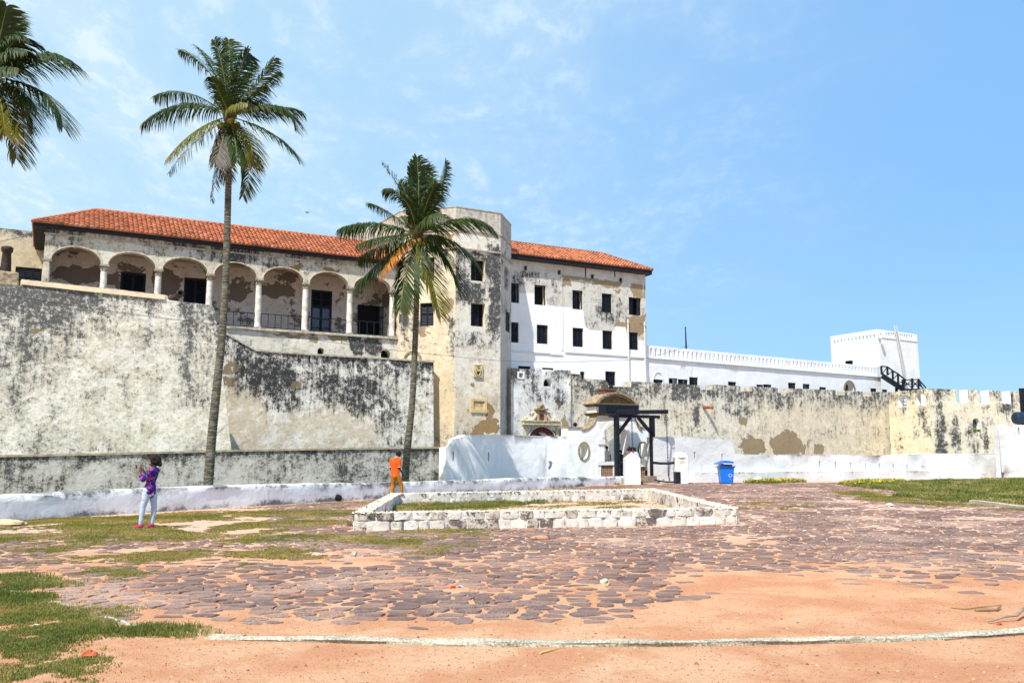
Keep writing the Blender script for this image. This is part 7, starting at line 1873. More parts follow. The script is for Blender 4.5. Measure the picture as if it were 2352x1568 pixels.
palm('palm cut off by the left edge, only the right half of its crown showing', [(-105, 1100), (-95, 850), (-75, 600), (-50, 400)], 29, [.20, .16, .13, .12], Zp3(-70, 700), 28.5, f3, .66, 3, Zp3)
# ------------------------------------------------------------------ people
def caps(mb, a, b, ra, rb, n=14):
    a, b = Vector(a), Vector(b); t = (b - a).normalized(); P_, R_ = [], []
    for i in range(5): e = -pi / 2 + pi / 2 * (i + .35) / 5; P_.append(a + t * ra * sin(e)); R_.append(ra * cos(e))
    for i in range(5): e = pi / 2 * (i + .01) / 5; P_.append(b + t * rb * sin(e)); R_.append(rb * cos(e))
    mb.tube(P_, R_, n)
def chainc(mb, pts, rad):
    for (a, b), (ra, rb) in zip(zip(pts, pts[1:]), zip(rad, rad[1:])): caps(mb, a, b, ra, rb)
def rings(mb, rg_, n=20, yaw=0.0):
    """rg_: (x, y, z, rx, ry) stacked ellipses"""
    b = len(mb.v)
    for (x, y, z, rx, ry) in rg_:
        for j in range(n):
            a = 2 * pi * j / n; u, v = rx * cos(a), ry * sin(a)
            mb.v.append((x + u * cos(yaw) - v * sin(yaw), y + u * sin(yaw) + v * cos(yaw), z))
    for i in range(len(rg_) - 1):
        for j in range(n): mb.face((b + i * n + j, b + i * n + (j + 1) % n, b + (i + 1) * n + (j + 1) % n, b + (i + 1) * n + j))
    mb.face([b + j for j in range(n)][::-1]); mb.face([b + (len(rg_) - 1) * n + j for j in range(n)])
def ell(mb, c, r, n=16): mb.ball(c, 1.0, n, sq=r)
def fuse(mb, name, mt, parent, voxel, origin, smooth=2, cut=None):
    """join overlapping volumes into one continuous skin"""
    me = bpy.data.meshes.new(name); me.from_pydata(mb.v, [], mb.f); me.update(); o = bpy.data.objects.new(name + '_tmp', me); COL.objects.link(o)
    m = o.modifiers.new('r', 'REMESH'); m.mode = 'VOXEL'; m.voxel_size = voxel
    if smooth: q = o.modifiers.new('s', 'SMOOTH'); q.iterations = smooth; q.factor = .5
    dg = bpy.context.evaluated_depsgraph_get(); me2 = bpy.data.meshes.new_from_object(o.evaluated_get(dg)); bpy.data.objects.remove(o); me2.name = name
    ov = Vector(origin)
    me2.transform(Matrix.Translation(ov)); me2.materials.clear(); me2.materials.append(mt)
    me2.polygons.foreach_set('use_smooth', [True] * len(me2.polygons))
    return link(bpy.data.objects.new(name, me2), parent)
def hand(mb, wrist, d, side, size=1.0, curl=.5):
    """palm, four bent fingers of unequal length, thumb leaving the side of the palm near its base"""
    w = Vector(wrist); d = Vector(d).normalized(); s = Vector(side); s = (s - d * s.dot(d)).normalized(); n = d.cross(s)
    pc = w + d * .045 * size
    caps(mb, w, w + d * .03 * size, .024 * size, .026 * size, 8)
    for k in (-1, -.33, .33, 1): caps(mb, w + d * .015 * size + s * k * .014 * size, w + d * .085 * size + s * k * .028 * size, .017 * size, .012 * size, 8)
    for k, L in ((-1, .062), (-.33, .075), (.33, .080), (1, .070)):
        b0 = w + d * .088 * size + s * k * .031 * size; dd = (d + s * k * .07).normalized()
        b1 = b0 + (dd * cos(curl * .6) + n * sin(curl * .6)) * L * .45 * size
        b2 = b1 + (dd * cos(curl * 1.4) + n * sin(curl * 1.4)) * L * .32 * size
        b3 = b2 + (dd * cos(curl * 2.2) + n * sin(curl * 2.2)) * L * .28 * size
        caps(mb, b0, b1, .0095 * size, .009 * size, 7); caps(mb, b1, b2, .009 * size, .0082 * size, 7); caps(mb, b2, b3, .0082 * size, .007 * size, 7)
    t0 = w + d * .028 * size + s * .028 * size; t1 = t0 + (d * .6 + s * .8 + n * .2).normalized() * .036 * size; t2 = t1 + (d * .85 + s * .35 + n * .4).normalized() * .03 * size
    caps(mb, t0, t1, .013 * size, .0105 * size, 7); caps(mb, t1, t2, .0105 * size, .0085 * size, 7)
def head(mb, c, f, r=1.0, tilt=0.0):
    """skull, jaw, nose, lips, ears; f = facing direction"""
    c = Vector(c); f = Vector(f).normalized(); u = Vector((0, 0, 1)); u = (u - f * u.dot(f)).normalized(); s = f.cross(u)
    def E(df, ds, du, a, b, h):
        q = MB(); q.ball((0, 0, 0), 1.0, 14)
        V = [tuple(c + f * (df + x * a) * r + s * (ds + y * b) * r + u * (du + z * h) * r) for x, y, z in q.v]; mb.add(V, q.f)
    E(-.012, 0, .022, .094, .075, .092); E(.030, 0, -.035, .060, .056, .070); E(.055, 0, -.078, .030, .032, .024)
    E(.092, 0, -.018, .018, .012, .022); E(.098, 0, -.030, .014, .016, .010)
    E(.084, 0, -.056, .013, .024, .007); E(.082, 0, -.067, .012, .020, .006)
    E(.080, 0, .018, .014, .050, .010)
    for k in (-1, 1): E(-.005, k * .078, -.012, .020, .010, .030); E(.062, k * .034, -.022, .020, .020, .018)
def eyes(P_, c, f, origin, r=1.0):
    c = Vector(c); f = Vector(f).normalized(); u = Vector((0, 0, 1)); u = (u - f * u.dot(f)).normalized(); s = f.cross(u)
    mw = simple('eye_white', (.6, .58, .55), .3); mk = simple('iris', (.01, .006, .005), .2)
    for k in (-1, 1):
        q = MB(); e = c + f * .074 * r + s * k * .032 * r + Vector(origin) + u * .001; q.ball(e, .0125 * r, 10); o = q.build('eye', mw, P_, smooth=True)
        q = MB(); q.ball(e + f * .008 * r, .0065 * r, 8); q.build('iris', mk, o, smooth=True)
sk1 = simple('brown_skin', (.13, .055, .032), .5, var=.12, spec=.4); sk2 = simple('dark_skin', (.035, .018, .014), .5, var=.12, spec=.4)
mHair = simple('dark_hair', (.018, .008, .007), .75, var=.4, scale=40, bump=.02, bscale=60)
def floral():
    m, g, b = mat('floral_shirt'); oc = g.new('ShaderNodeTexCoord').outputs['Object']
    def spots(sc_, lo, hi, off):
        v = g.new('ShaderNodeTexVoronoi'); w = g.new('ShaderNodeTexNoise'); w.inputs['Scale'].default_value = 14; g.put(w.inputs['Vector'], oc)
        g.put(v.inputs['Vector'], g.v('ADD', g.map(oc, loc=(off, off, off)), g.v('MULTIPLY', g.v('SUBTRACT', w.outputs['Color'], (.5, .5, .5)), (.09, .09, .09)))); v.inputs['Scale'].default_value = sc_
        return g.st(v.outputs['Distance'], hi, lo)
    c = g.mix(spots(13, .30, .42, 0), (.022, .008, .16), (.03, .085, .26)); c = g.mix(spots(9, .26, .34, 3.3), c, (.66, .02, .13)); c = g.mix(spots(15, .20, .26, 7.7), c, (.16, .03, .32)); c = g.mix(spots(17, .14, .2, 5.1), c, (.80, .10, .22))
    g.put(b.inputs['Base Color'], c); b.inputs['Roughness'].default_value = .8; g.put(b.inputs['Normal'], g.bump(g.noise(g.map(oc, scale=(1, 1, .5)), 14, 4, .6), .012)); return m
def denim(name, col, fold=.02):
    m, g, b = mat(name); oc = g.new('ShaderNodeTexCoord').outputs['Object']; w = g.noise(g.map(oc, scale=(1, 1, 5)), 6, 4, .6, .5)
    g.put(b.inputs['Base Color'], g.mix(g.st(w, .35, .65), tuple(q * .86 for q in col), col)); b.inputs['Roughness'].default_value = .85; g.put(b.inputs['Normal'], g.bump(w, fold)); return m

# woman photographing
wb_ = gnd(337, 1213); wo_ = (wb_.x, wb_.y, 0)
wm_ = thing('person', 'woman in a blue and pink floral shirt and pale jeans, standing on the grass', 'person', wo_)
b_ = MB()
F_ = Vector((-.93, -.12, -.34))
hc = (.075, 0, 1.475)
head(b_, hc, F_, 1.0)
caps(b_, (.115, 0, 1.30), (.095, 0, 1.41), .047, .043)
rings(b_, [(.02, 0, .80, .10, .15), (.03, 0, .90, .11, .155), (.035, 0, 1.0, .080, .11), (.06, 0, 1.14, .095, .13), (.095, 0, 1.26, .085, .150), (.115, 0, 1.33, .05, .09)])
chainc(b_, [(.115, -.155, 1.275), (-.07, -.175, 1.075), (-.195, -.11, 1.235)], [.045, .036, .024]); chainc(b_, [(.105, .155, 1.275), (-.03, .17, 1.10), (-.17, .06, 1.27)], [.045, .036, .024])
hand(b_, (-.195, -.11, 1.235), (-.55, .28, .80), (.5, .3, .3), .95, .55); hand(b_, (-.17, .06, 1.27), (-.62, -.12, .70), (.3, -.3, .35), .95, .55)
chainc(b_, [(.0, -.075, .84), (-.07, -.09, .475), (-.10, -.10, .09)], [.085, .050, .034]); chainc(b_, [(.05, .075, .84), (.105, .085, .475), (.075, .09, .09)], [.085, .050, .034])
caps(b_, (-.10, -.10, .05), (-.24, -.11, .03), .034, .026); caps(b_, (.075, .09, .05), (.03, -.02, .03), .034, .026)
fuse(b_, 'body', sk1, wm_, .0065, wo_)
eyes(wm_, hc, F_, wo_)
h_ = MB(); rh_ = random.Random(5)
for c, r in (((.105, 0, 1.525), .112), ((.155, 0, 1.475), .095), ((.06, 0, 1.565), .082), ((.19, .01, 1.44), .066)): h_.ball(c, r, 14, jit=.25, seed=r * 50)
for i in range(70):
    a = rh_.uniform(0, 2 * pi); e = rh_.uniform(-.7, 1.3); d = Vector((cos(a) * cos(e), sin(a) * cos(e), sin(e)))
    if d.x < -.55 and d.z < .45: continue
    c = Vector((.115, 0, 1.51)) + d * .105; h_.ball(c, rh_.uniform(.020, .036), 6)
for x, y, z in ((-.01, -.02, 1.555), (.0, .03, 1.56), (.23, -.03, 1.42), (.235, .02, 1.40), (.21, .05, 1.39)): h_.ball((x, y, z), .032, 8)
fuse(h_, 'hair', mHair, wm_, .009, wo_, 0)
s = MB()
rings(s, [(.005, 0, .755, .112, .165), (.02, 0, .80, .128, .172), (.03, 0, .90, .122, .165), (.035, 0, 1.0, .098, .128), (.06, 0, 1.14, .112, .148), (.095, 0, 1.25, .100, .165), (.112, 0, 1.315, .065, .115), (.115, 0, 1.345, .052, .07)])
chainc(s, [(.11, -.155, 1.275), (-.065, -.178, 1.08), (-.125, -.15, 1.155)], [.062, .056, .046]); chainc(s, [(.10, .155, 1.275), (-.03, .172, 1.105), (-.09, .13, 1.17)], [.062, .056, .046])
caps(s, (-.06, -.05, .80), (-.065, -.06, .76), .06, .05); caps(s, (.07, 0, .78), (.06, 0, .735), .085, .065); caps(s, (.0, -.02, .77), (.0, -.03, .725), .09, .07)
fuse(s, 'shirt', floral(), wm_, .009, wo_)
s = MB(); caps(s, (.02, -.0, .83), (.03, .0, .80), .12, .12)
chainc(s, [(.0, -.08, .83), (-.03, -.085, .65), (-.072, -.09, .475), (-.085, -.095, .30), (-.10, -.10, .115)], [.10, .083, .064, .057, .046]); chainc(s, [(.05, .08, .83), (.08, .085, .65), (.105, .085, .475), (.095, .09, .30), (.075, .09, .115)], [.10, .083, .064, .057, .046])
fuse(s, 'jeans', denim('pale_jeans', (.50, .58, .68)), wm_, .009, wo_)
for pts in ([(-.085, -.10, .055), (-.16, -.105, .042), (-.26, -.115, .024)], [(.085, .10, .055), (.055, .03, .042), (.03, -.06, .026)]):
    s = MB(); chainc(s, pts, [.047, .044, .026]); s.v = [(x, y, max(z, .004)) for x, y, z in s.v]; fuse(s, 'shoe', simple('crimson_shoe', (.40, .012, .06), .6), wm_, .008, wo_)
s = MB(); c = Vector(wo_) + Vector((-.275, -.01, 1.345)); s.hexa([c + Vector(q) for q in ((-.01, -.035, -.07), (.0, -.035, -.072), (.0, .035, -.072), (-.01, .035, -.07), (-.04, -.035, .06), (-.03, -.035, .058), (-.03, .035, .058), (-.04, .035, .06))])
tag(bevel(s.build('phone', simple('phone_glass', (.01, .01, .012), .15)), .004), 'small dark phone held up in the hands of the woman', 'phone')

# man in orange
mo = gnd(911, 1143.5); mo_ = (mo.x, mo.y, 0)
mn_ = thing('person', 'man in an orange polo shirt and mustard trousers walking between the parapet and the enclosure', 'person', mo_)
b_ = MB(); F2 = Vector((.78, .50, -.38)); hc2 = (.055, .03, 1.685)
head(b_, hc2, F2, 1.06); caps(b_, (-.02, .0, 1.53), (.03, .01, 1.62), .060, .056)
rings(b_, [(-.06, 0, .84, .15, .11), (-.07, 0, .95, .15, .11), (-.08, 0, 1.1, .135, .10), (-.075, 0, 1.3, .165, .115), (-.06, 0, 1.45, .17, .10), (-.03, 0, 1.53, .08, .07)])
chainc(b_, [(.085, -.02, 1.45), (.085, -.03, 1.14), (.215, .02, .93)], [.056, .043, .028]); chainc(b_, [(-.22, .03, 1.45), (-.245, .06, 1.14), (-.20, .14, .94)], [.056, .043, .028])
hand(b_, (.215, .02, .93), (.45, .15, -.85), (-.4, .5, 0), 1.1, .7); hand(b_, (-.20, .14, .94), (.15, .35, -.9), (.4, .4, 0), 1.1, .6)
chainc(b_, [(-.135, 0, .86), (-.15, .03, .49), (-.20, -.08, .10)], [.095, .058, .04]); chainc(b_, [(.02, 0, .86), (.15, .06, .50), (.185, .06, .09)], [.095, .058, .04])
caps(b_, (-.20, -.07, .06), (-.15, .08, .03), .038, .03); caps(b_, (.185, .07, .05), (.25, .22, .03), .038, .03)
fuse(b_, 'body', sk2, mn_, .0075, mo_); eyes(mn_, hc2, F2, mo_, 1.06)
h_ = MB(); h_.ball((.043, .018, 1.712), .1, 16, sq=(1, .95, 1.0)); fuse(h_, 'hair', mHair, mn_, .008, mo_)
s = MB(); rings(s, [(-.065, 0, .815, .178, .135), (-.07, 0, .95, .168, .128), (-.08, 0, 1.1, .155, .118), (-.075, 0, 1.3, .175, .13), (-.068, 0, 1.40, .18, .122), (-.06, 0, 1.465, .155, .105), (-.035, 0, 1.53, .10, .08), (-.02, 0, 1.565, .072, .07)])
chainc(s, [(.075, -.02, 1.445), (.088, -.028, 1.24)], [.085, .072]); chainc(s, [(-.21, .03, 1.445), (-.238, .05, 1.24)], [.082, .070])
fuse(s, 'polo_shirt', denim('orange_cotton', (.90, .10, .008), .012), mn_, .009, mo_)
mTr = simple('white_trim', (.8, .78, .74), .8)
s = MB(); s.tube([Vector(mo_) + Vector((-.02 + .074 * cos(a), .074 * sin(a), 1.56 - .012 * sin(a))) for a in np.linspace(0, 2 * pi, 20)], .012, 6); s.build('collar', mTr, mn_)
for c in ((.088, -.028, 1.185), (-.24, .05, 1.185)):
    s = MB(); s.tube([Vector(mo_) + Vector(c) + Vector((.070 * cos(a), .070 * sin(a), 0)) for a in np.linspace(0, 2 * pi, 18)], .010, 6); s.build('cuff', mTr, mn_)
s = MB(); caps(s, (-.06, 0, .86), (-.06, 0, .84), .145, .145)
chainc(s, [(-.13, 0, .84), (-.145, .02, .66), (-.155, .035, .49), (-.185, -.04, .28), (-.20, -.075, .11)], [.115, .10, .082, .074, .066]); chainc(s, [(.02, 0, .84), (.095, .03, .66), (.155, .06, .50), (.175, .06, .3), (.185, .06, .11)], [.115, .10, .082, .074, .066])
fuse(s, 'trousers', denim('mustard_cotton', (.42, .17, .012), .03), mn_, .010, mo_)
for pts in ([(-.20, -.09, .05), (-.13, .10, .03)], [(.18, .04, .05), (.25, .24, .03)]):
    s = MB(); chainc(s, pts, [.05, .038]); s.v = [(x, y, max(z, .004)) for x, y, z in s.v]; fuse(s, 'shoe', simple('dark_shoe', (.03, .025, .02), .6), mn_, .01, mo_)

# visitors at the gate
def visitor(label, c, yaw, skin, top_m, bot_m, hgt=1.72, lean=(0, 0), bun=False, arms='down', sleeves=.55, hairm=None):
    o_ = tuple(c); P_ = thing('person', label, 'person', o_); k = hgt / 1.72; lx, ly = lean
    def R(p):
        x, y, z = p; f = max(0, z - .9); x += lx * f; y += ly * f
        return ((x * cos(yaw) - y * sin(yaw)) * k, (x * sin(yaw) + y * cos(yaw)) * k, z * k)
    def rot(mb):
        mb.v = [R(p) for p in mb.v]; return mb
    b = MB(); hcv = (0, .02, 1.60); head(b, hcv, (0, 1, -.25), 1.0); caps(b, (0, 0, 1.44), (0, .01, 1.54), .052, .048)
    rings(b, [(0, 0, .82, .14, .10), (0, 0, .95, .13, .10), (0, 0, 1.08, .12, .09), (0, 0, 1.27, .155, .11), (0, 0, 1.38, .16, .09), (0, 0, 1.45, .08, .06)])
    for sg in (-1, 1):
        if arms == 'down': A3 = [(sg * .20, 0, 1.37), (sg * .235, -.02, 1.08), (sg * .22, .06, .85)]; hd = (0, .15, -1)
        else: A3 = [(sg * .20, 0, 1.37), (sg * .23, .08, 1.10), (sg * .10, .30, 1.14)]; hd = (-sg * .2, 1, .1)
        chainc(b, A3, [.05, .04, .027]); hand(b, A3[2], hd, (-sg, .3, 0), 1, .5)
        chainc(b, [(sg * .085, 0, .84), (sg * .09, .02, .47), (sg * .09, -.01, .09)], [.09, .055, .038]); caps(b, (sg * .09, 0, .05), (sg * .10, .15, .03), .036, .028)
    fuse(rot(b), 'body', skin, P_, .011, o_)
    h = MB(); h.ball((0, -.015, 1.635), .1, 14, sq=(.95, 1.05, .95))
    if bun: h.ball((0, -.04, 1.76), .055, 10); h.ball((0, -.1, 1.60), .07, 10)
    fuse(rot(h), 'hair', mHair, P_, .012, o_)
    s = MB(); rings(s, [(0, 0, .80, .165, .125), (0, 0, .95, .15, .118), (0, 0, 1.1, .14, .105), (0, 0, 1.27, .17, .125), (0, 0, 1.37, .175, .108), (0, 0, 1.44, .10, .075)])
    for sg in (-1, 1):
        A3 = [(sg * .19, 0, 1.365), (sg * .235, -.02, 1.08)] if arms == 'down' else [(sg * .19, 0, 1.365), (sg * .23, .08, 1.10)]
        e = tuple(A3[0][i] + (A3[1][i] - A3[0][i]) * sleeves for i in range(3)); chainc(s, [A3[0], e], [.07, .06])
        if sleeves > .99 and arms != 'down': chainc(s, [e, (sg * .14, .24, 1.13)], [.055, .045])
    fuse(rot(s), 'shirt', top_m, P_, .012, o_)
    s = MB(); caps(s, (0, 0, .86), (0, 0, .82), .13, .13)
    for sg in (-1, 1): chainc(s, [(sg * .085, 0, .82), (sg * .09, .02, .47), (sg * .09, -.01, .12)], [.105, .075, .06])
    fuse(rot(s), 'trousers', bot_m, P_, .012, o_)
    for sg in (-1, 1): s = MB(); chainc(s, [(sg * .09, -.02, .05), (sg * .10, .17, .035)], [.048, .038]); fuse(rot(s), 'shoe', simple('dark_shoe', (.03, .025, .02), .6), P_, .012, o_)
    return P_
def topz(x, y, Y): return at(*Z(6, x, y), Y)
def pat():
    m, g, b = mat('patterned_cloth'); v = g.new('ShaderNodeTexVoronoi'); g.put(v.inputs['Vector'], g.new('ShaderNodeTexCoord').outputs['Object']); v.inputs['Scale'].default_value = 16
    g.put(b.inputs['Base Color'], g.mix(g.st(v.outputs['Distance'], .35, .45), (.40, .30, .05), (.02, .02, .03))); b.inputs['Roughness'].default_value = .8; return m
fz = .42
blk = denim('black_cotton', (.015, .015, .02)); wht = denim('white_cotton', (.72, .73, .76)); lb = denim('pale_blue_cotton', (.50, .60, .72)); redm = denim('red_cotton', (.62, .012, .015)); jn = denim('blue_jeans', (.05, .08, .16))
p = topz(672, 985, 55.3); ht = p.z - fz
visitor('man in a white t-shirt standing inside the gatehouse arch', (p.x, p.y, fz), -.6, sk2, wht, jn, ht, sleeves=.5)
p = topz(838, 1032, 53.0); visitor('person in dark clothes half hidden behind the left black post', (p.x, p.y, fz), -1.2, sk2, blk, blk, p.z - fz)
p = topz(912, 1012, 52.3); visitor('woman with a hair bun and patterned sleeveless top bending forward at the gate', (p.x - .10, p.y, fz), -1.1, sk1, pat(), jn, p.z - fz + .05, lean=(0, .35), bun=True, arms='fwd', sleeves=.05)
p = topz(968, 998, 52.8); visitor('person in red top and white trousers in the middle of the huddle at the gate', (p.x - .05, p.y, fz), -.5, sk2, redm, wht, p.z - fz, arms='fwd')
p = topz(1008, 1008, 52.4); visitor('man in a pale blue shirt leaning in at the right of the huddle', (p.x + .22, p.y, fz), 1.15, sk2, lb, blk, p.z - fz + .04, lean=(0, .38), arms='fwd', sleeves=1.0)
s = MB(); a, b = Gp.off(.0).zz(6, 640, 1300)[0], Gp.zz(6, 1075, 1300)[0]; s.pbox(Gp, a, b, -.4, fz - .004, -3.0, 2.2)
o = s.build('bridge_threshold', M['wood']); tag(o, None, None, None, 'structure')
# ------------------------------------------------------------------ blue bin
YB = 51.0; q0 = at(1652, 1109, YB); q1 = at(1684, 1109, YB); bx, bw2 = (q0.x + q1.x) / 2, .44
bn = thing('wheelie_bin', 'blue wheelie bin with its lid ajar against the low white wall', 'bin', (bx, YB, 0))
mBl = simple('blue_plastic', (.0, .14, .62), .35, spec=.5, var=.08); mBd = simple('blue_plastic_lid', (.0, .10, .48), .35, spec=.5)
hz_ = at(1668, 1070, YB).z; s = MB()
def frustum(mb, x0, x1, y0, y1, z0, X0, X1, Y0, Y1, z1): mb.hexa([(x0, y0, z0), (x1, y0, z0), (x1, y1, z0), (x0, y1, z0), (X0, Y0, z1), (X1, Y0, z1), (X1, Y1, z1), (X0, Y1, z1)])
frustum(s, bx - .34, bx + .34, YB - .30, YB + .34, .05, bx - .41, bx + .41, YB - .36, YB + .40, hz_ - .10)
bevel(s.build('bin_body', mBl, bn), .04, 3)
s = MB(); frustum(s, bx - .42, bx + .42, YB - .37, YB + .41, hz_ - .099, bx - .50, bx + .50, YB - .45, YB + .46, hz_); bevel(s.build('rim', mBl, bn), .015, 2)
s = MB(); s.box(bx - .34, bx + .34, YB - .2, YB + .3, hz_, hz_ + .10); s.build('rubbish', simple('dark_rubbish', (.03, .03, .05), .6), bn)
s = MB(); s.hexa([(bx - .36, YB - .25, hz_), (bx - .16, YB - .25, hz_), (bx - .16, YB + .3, hz_), (bx - .36, YB + .3, hz_), (bx - .36, YB - .25, hz_ + .09), (bx - .16, YB - .25, hz_ + .15), (bx - .16, YB + .3, hz_ + .15), (bx - .36, YB + .3, hz_ + .09)]); s.build('hinge', mBd, bn)
s = MB(); s.hexa([(bx - .58, YB - .42, hz_ + .10), (bx - .12, YB - .42, hz_ + .22), (bx - .12, YB + .42, hz_ + .24), (bx - .58, YB + .42, hz_ + .10), (bx - .58, YB - .42, hz_ + .16), (bx - .16, YB - .40, hz_ + .33), (bx - .16, YB + .40, hz_ + .33), (bx - .58, YB + .42, hz_ + .16)])
s.hexa([(bx - .119, YB - .42, hz_ + .18), (bx + .36, YB - .42, hz_ + .16), (bx + .36, YB + .42, hz_ + .16), (bx - .119, YB + .42, hz_ + .20), (bx - .159, YB - .40, hz_ + .33), (bx + .38, YB - .40, hz_ + .27), (bx + .38, YB + .40, hz_ + .27), (bx - .159, YB + .40, hz_ + .33)])
bevel(s.build('lid', mBd, bn), .02, 2)
for x in (bx - .27, bx + .27): s = MB(); s.lathe((x - .04, YB + .34, .11), [(.06, 0), (.11, .005), (.11, .075), (.06, .08)], 18, axis=(1, 0, 0)); s.build('wheel', M['void'], bn)
lg = simple('pale_blue_print', (.45, .62, .85), .5); s = MB(); lc = Vector((bx + .17, YB - .335, .50))
for i in range(3):
    a0 = i * 2 * pi / 3 + .25; pts = [lc + Vector((.085 * cos(a), 0, .085 * sin(a))) for a in np.linspace(a0, a0 + 1.55, 8)]; s.tube(pts, .013, 5)
    e = pts[-1]; t = (pts[-1] - pts[-2]).normalized(); n_ = Vector((t.z, 0, -t.x)); s.add([e + n_ * .035 + Vector((0, -.01, 0)), e - n_ * .035 + Vector((0, -.01, 0)), e + t * .06 + Vector((0, -.01, 0)), e + Vector((0, .01, 0))], [(0, 1, 2), (0, 3, 1), (1, 3, 2), (2, 3, 0)])
s.build('recycling_mark', lg, bn)
s = MB(); s.box(lc.x - .06, lc.x + .03, YB - .325, YB - .305, .30, .318); s.build('printed_dash', lg, bn)

# ------------------------------------------------------------------ stones and litter
def rock(label, px, py, r, col, seed, sq=(1.2, .9, .75), cat='stone', name='rock'):
    p = gnd(px, py); s = MB(); s.ball((p.x, p.y, r * sq[2] * .62), r, 12, sq=sq, jit=.55, seed=seed)
    return tag(s.build(name, simple(name + '_surface', col, .9, var=.25, scale=20, bump=.01, bscale=30), None), label, cat)
rock('red brown stone lying on the sand near the lower left grass', 205, 1510, .055, (.42, .11, .05), 3, (1.25, .9, .7))
rock('cream coloured chipped rock on the paving right of centre', 1389, 1344, .058, (.50, .44, .30), 7, (1.0, .8, .95))
rock('pale grey pointed stone at the right end of the dry grass strip', 812, 1277, .055, (.38, .36, .29), 9, (1.0, .8, .9))
rock('flat tan stone on the dry grass left of the grey pointed stone', 727, 1277, .075, (.46, .37, .25), 11, (1.2, .8, .45))
rock('pinkish flat stone beside the flat tan stone', 758, 1276, .10, (.52, .28, .18), 12, (1.3, .8, .4))
rock('whitish stone lying on the paving before the right hand grass', 2044, 1163, .11, (.6, .6, .62), 13, (1.3, .9, .6))
rock('orange flat stone in the paving by the dry grass', 1240, 1237, .12, (.55, .26, .15), 15, (1.6, .9, .3))
rock('small dark stone at the front left corner of the enclosure', 806, 1208, .09, (.10, .08, .06), 19, (1, 1, .8))
rock('yellowish slab lying at the left edge below the parapet', 10, 1207, .30, (.50, .40, .25), 21, (1.8, .8, .28), 'stone', 'slab')
rock('pebble sized red stone on the kerb side sand', 1250, 1484, .022, (.12, .05, .06), 23)
rock('chip of white rubble beside the blue bin', 1738, 1107, .22, (.72, .62, .64), 25, (1.4, .7, .8), 'bag', 'rubbish_bag')['label'] = 'crumpled pale plastic bag at the right foot of the bin'
rock('pale rubble in front of the blue bin', 1663, 1110, .20, (.66, .62, .52), 27, (1.4, .6, .45))
def crumple(label, px, py, w, h, col, seed, name='wrapper'):
    p = gnd(px, py); n = 9; rs = random.Random(seed); s = MB()
    for i in range(n):
        for j in range(n):
            u, v = i / (n - 1) - .5, j / (n - 1) - .5
            s.v.append((p.x + u * w + rs.uniform(-.05, .05) * w, p.y + v * h * 1.4 + rs.uniform(-.05, .05) * h, .004 + (.5 - abs(u)) * h * rs.uniform(.3, 1.3)))
    for i in range(n - 1):
        for j in range(n - 1): s.face((i * n + j, (i + 1) * n + j, (i + 1) * n + j + 1, i * n + j + 1))
    o = s.build(name, simple(name, col, .5, spec=.4), None); so = o.modifiers.new('thick', 'SOLIDIFY'); so.thickness = .002
    return tag(o, label, 'litter')
crumple('small bright red wrapper lying on the paving stones', 1041, 1349, .075, .05, (.70, .02, .01), 1)
crumple('crumpled silver wrapper beside the red wrapper', 1056, 1348, .085, .045, (.50, .52, .56), 2)
crumple('white scrap of paper in front of the enclosure', 1130, 1236, .12, .04, (.8, .8, .82), 3, 'paper_scrap')
crumple('torn white paper left of the other scrap before the enclosure', 1082, 1222, .16, .04, (.72, .74, .8), 4, 'paper_scrap')
crumple('tiny white scrap on the grass below the woman', 370, 1238, .08, .03, (.8, .8, .8), 5, 'paper_scrap')
crumple('white scrap on the dry grass right of the woman', 632, 1194, .22, .04, (.78, .76, .74), 6, 'paper_scrap')
crumple('red and green scrap lying by the kerb at the right', 2296, 1434, .045, .03, (.55, .03, .02), 7)
crumple('white scrap on the paving right of the enclosure corner', 1850, 1219, .12, .04, (.78, .78, .8), 8, 'paper_scrap')
crumple('pale scrap in the grass at lower left', 82, 1435, .05, .02, (.75, .78, .8), 9, 'paper_scrap')
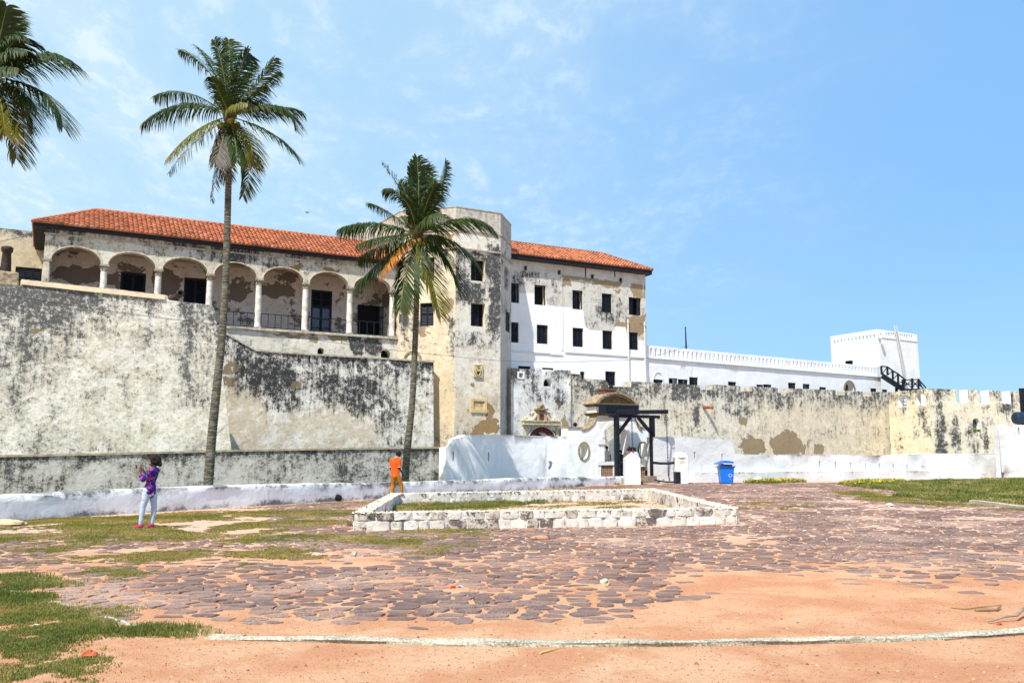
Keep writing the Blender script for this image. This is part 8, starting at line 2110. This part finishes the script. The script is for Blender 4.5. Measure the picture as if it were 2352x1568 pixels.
# fallen frond stem and twigs
def twig(label, pts, r, col, name='twig'):
    s = MB(); s.tube([gnd(x, y) + Vector((0, 0, z)) for x, y, z in pts], [r * (1 - .7 * i / (len(pts) - 1)) for i in range(len(pts))], 6); return tag(s.build(name, simple(name, col, .9, var=.3)), label, 'twig')
twig('curled dry palm leaf stem lying on the sand at the right', [(2240, 1403, .01), (2290, 1404, .02), (2300, 1398, .04), (2270, 1396, .02), (2215, 1400, .01), (2185, 1396, .005)], .014, (.24, .16, .09), 'dry_leaf_stem')
twig('straw coloured twig on the sand right of centre below the kerb', [(1240, 1502, .01), (1290, 1488, .015)], .009, (.60, .42, .14))
twig('dry stick lying beside the kerb at the right', [(2170, 1470, .008), (2225, 1465, .01)], .007, (.30, .18, .10))
twig('twisted root or branch on the kerb at the right edge', [(2400, 1405, .10), (2352, 1418, .09), (2338, 1426, .06), (2310, 1427, .05), (2270, 1432, .02)], .022, (.28, .22, .16), 'branch')
twig('straw lying close to the kerb left of centre', [(900, 1478, .01), (935, 1480, .01)], .007, (.62, .44, .18))
# overhead wires
def wire(label, pts, r=.012):
    P_ = [at(x, y, Y) for x, y, Y in pts]; out = []
    for a, b in zip(P_, P_[1:]):
        for i in range(12): t = i / 12; out.append(a.lerp(b, t) - Vector((0, 0, .25 * 4 * t * (1 - t) * (b - a).length / 30)))
    out.append(P_[-1]); s = MB(); s.tube(out, r, 5); return tag(s.build('overhead_wire', simple('wire', (.03, .03, .03), .6)), label, 'wire')
wire('thin dark cable running across the rampart and tower towards the white wing', [(-40, 668, 36), (500, 745, 44), (1040, 818, 56), (1190, 830, 60), (1450, 826, 62), (1484, 822, 64)])
wire('thin cable crossing the sky at the left behind the roof corner', [(-30, 560, 47), (76, 538, 49)])
wire('thin cable from the drainpipes up to the white slotted parapet', [(1484, 822, 66), (1582, 793, 72)])
# bird far off
p = at(706, 488, 120); s = MB(); s.ball(p, .16, 8, sq=(1.5, .6, .5))
bd_ = tag(s.build('bird', M['void']), 'tiny dark bird in the sky above the tiled roof', 'bird')
for sg in (-1, 1):
    s = MB(); s.add([p + Vector((-.08, 0, .02)), p + Vector((.12, 0, .02)), p + Vector((sg * .45, sg * .1, .22)), p + Vector((.02, 0, .05))], [(0, 1, 2), (0, 2, 3), (1, 3, 2), (0, 3, 1)]); s.build('wing', M['void'], bd_)
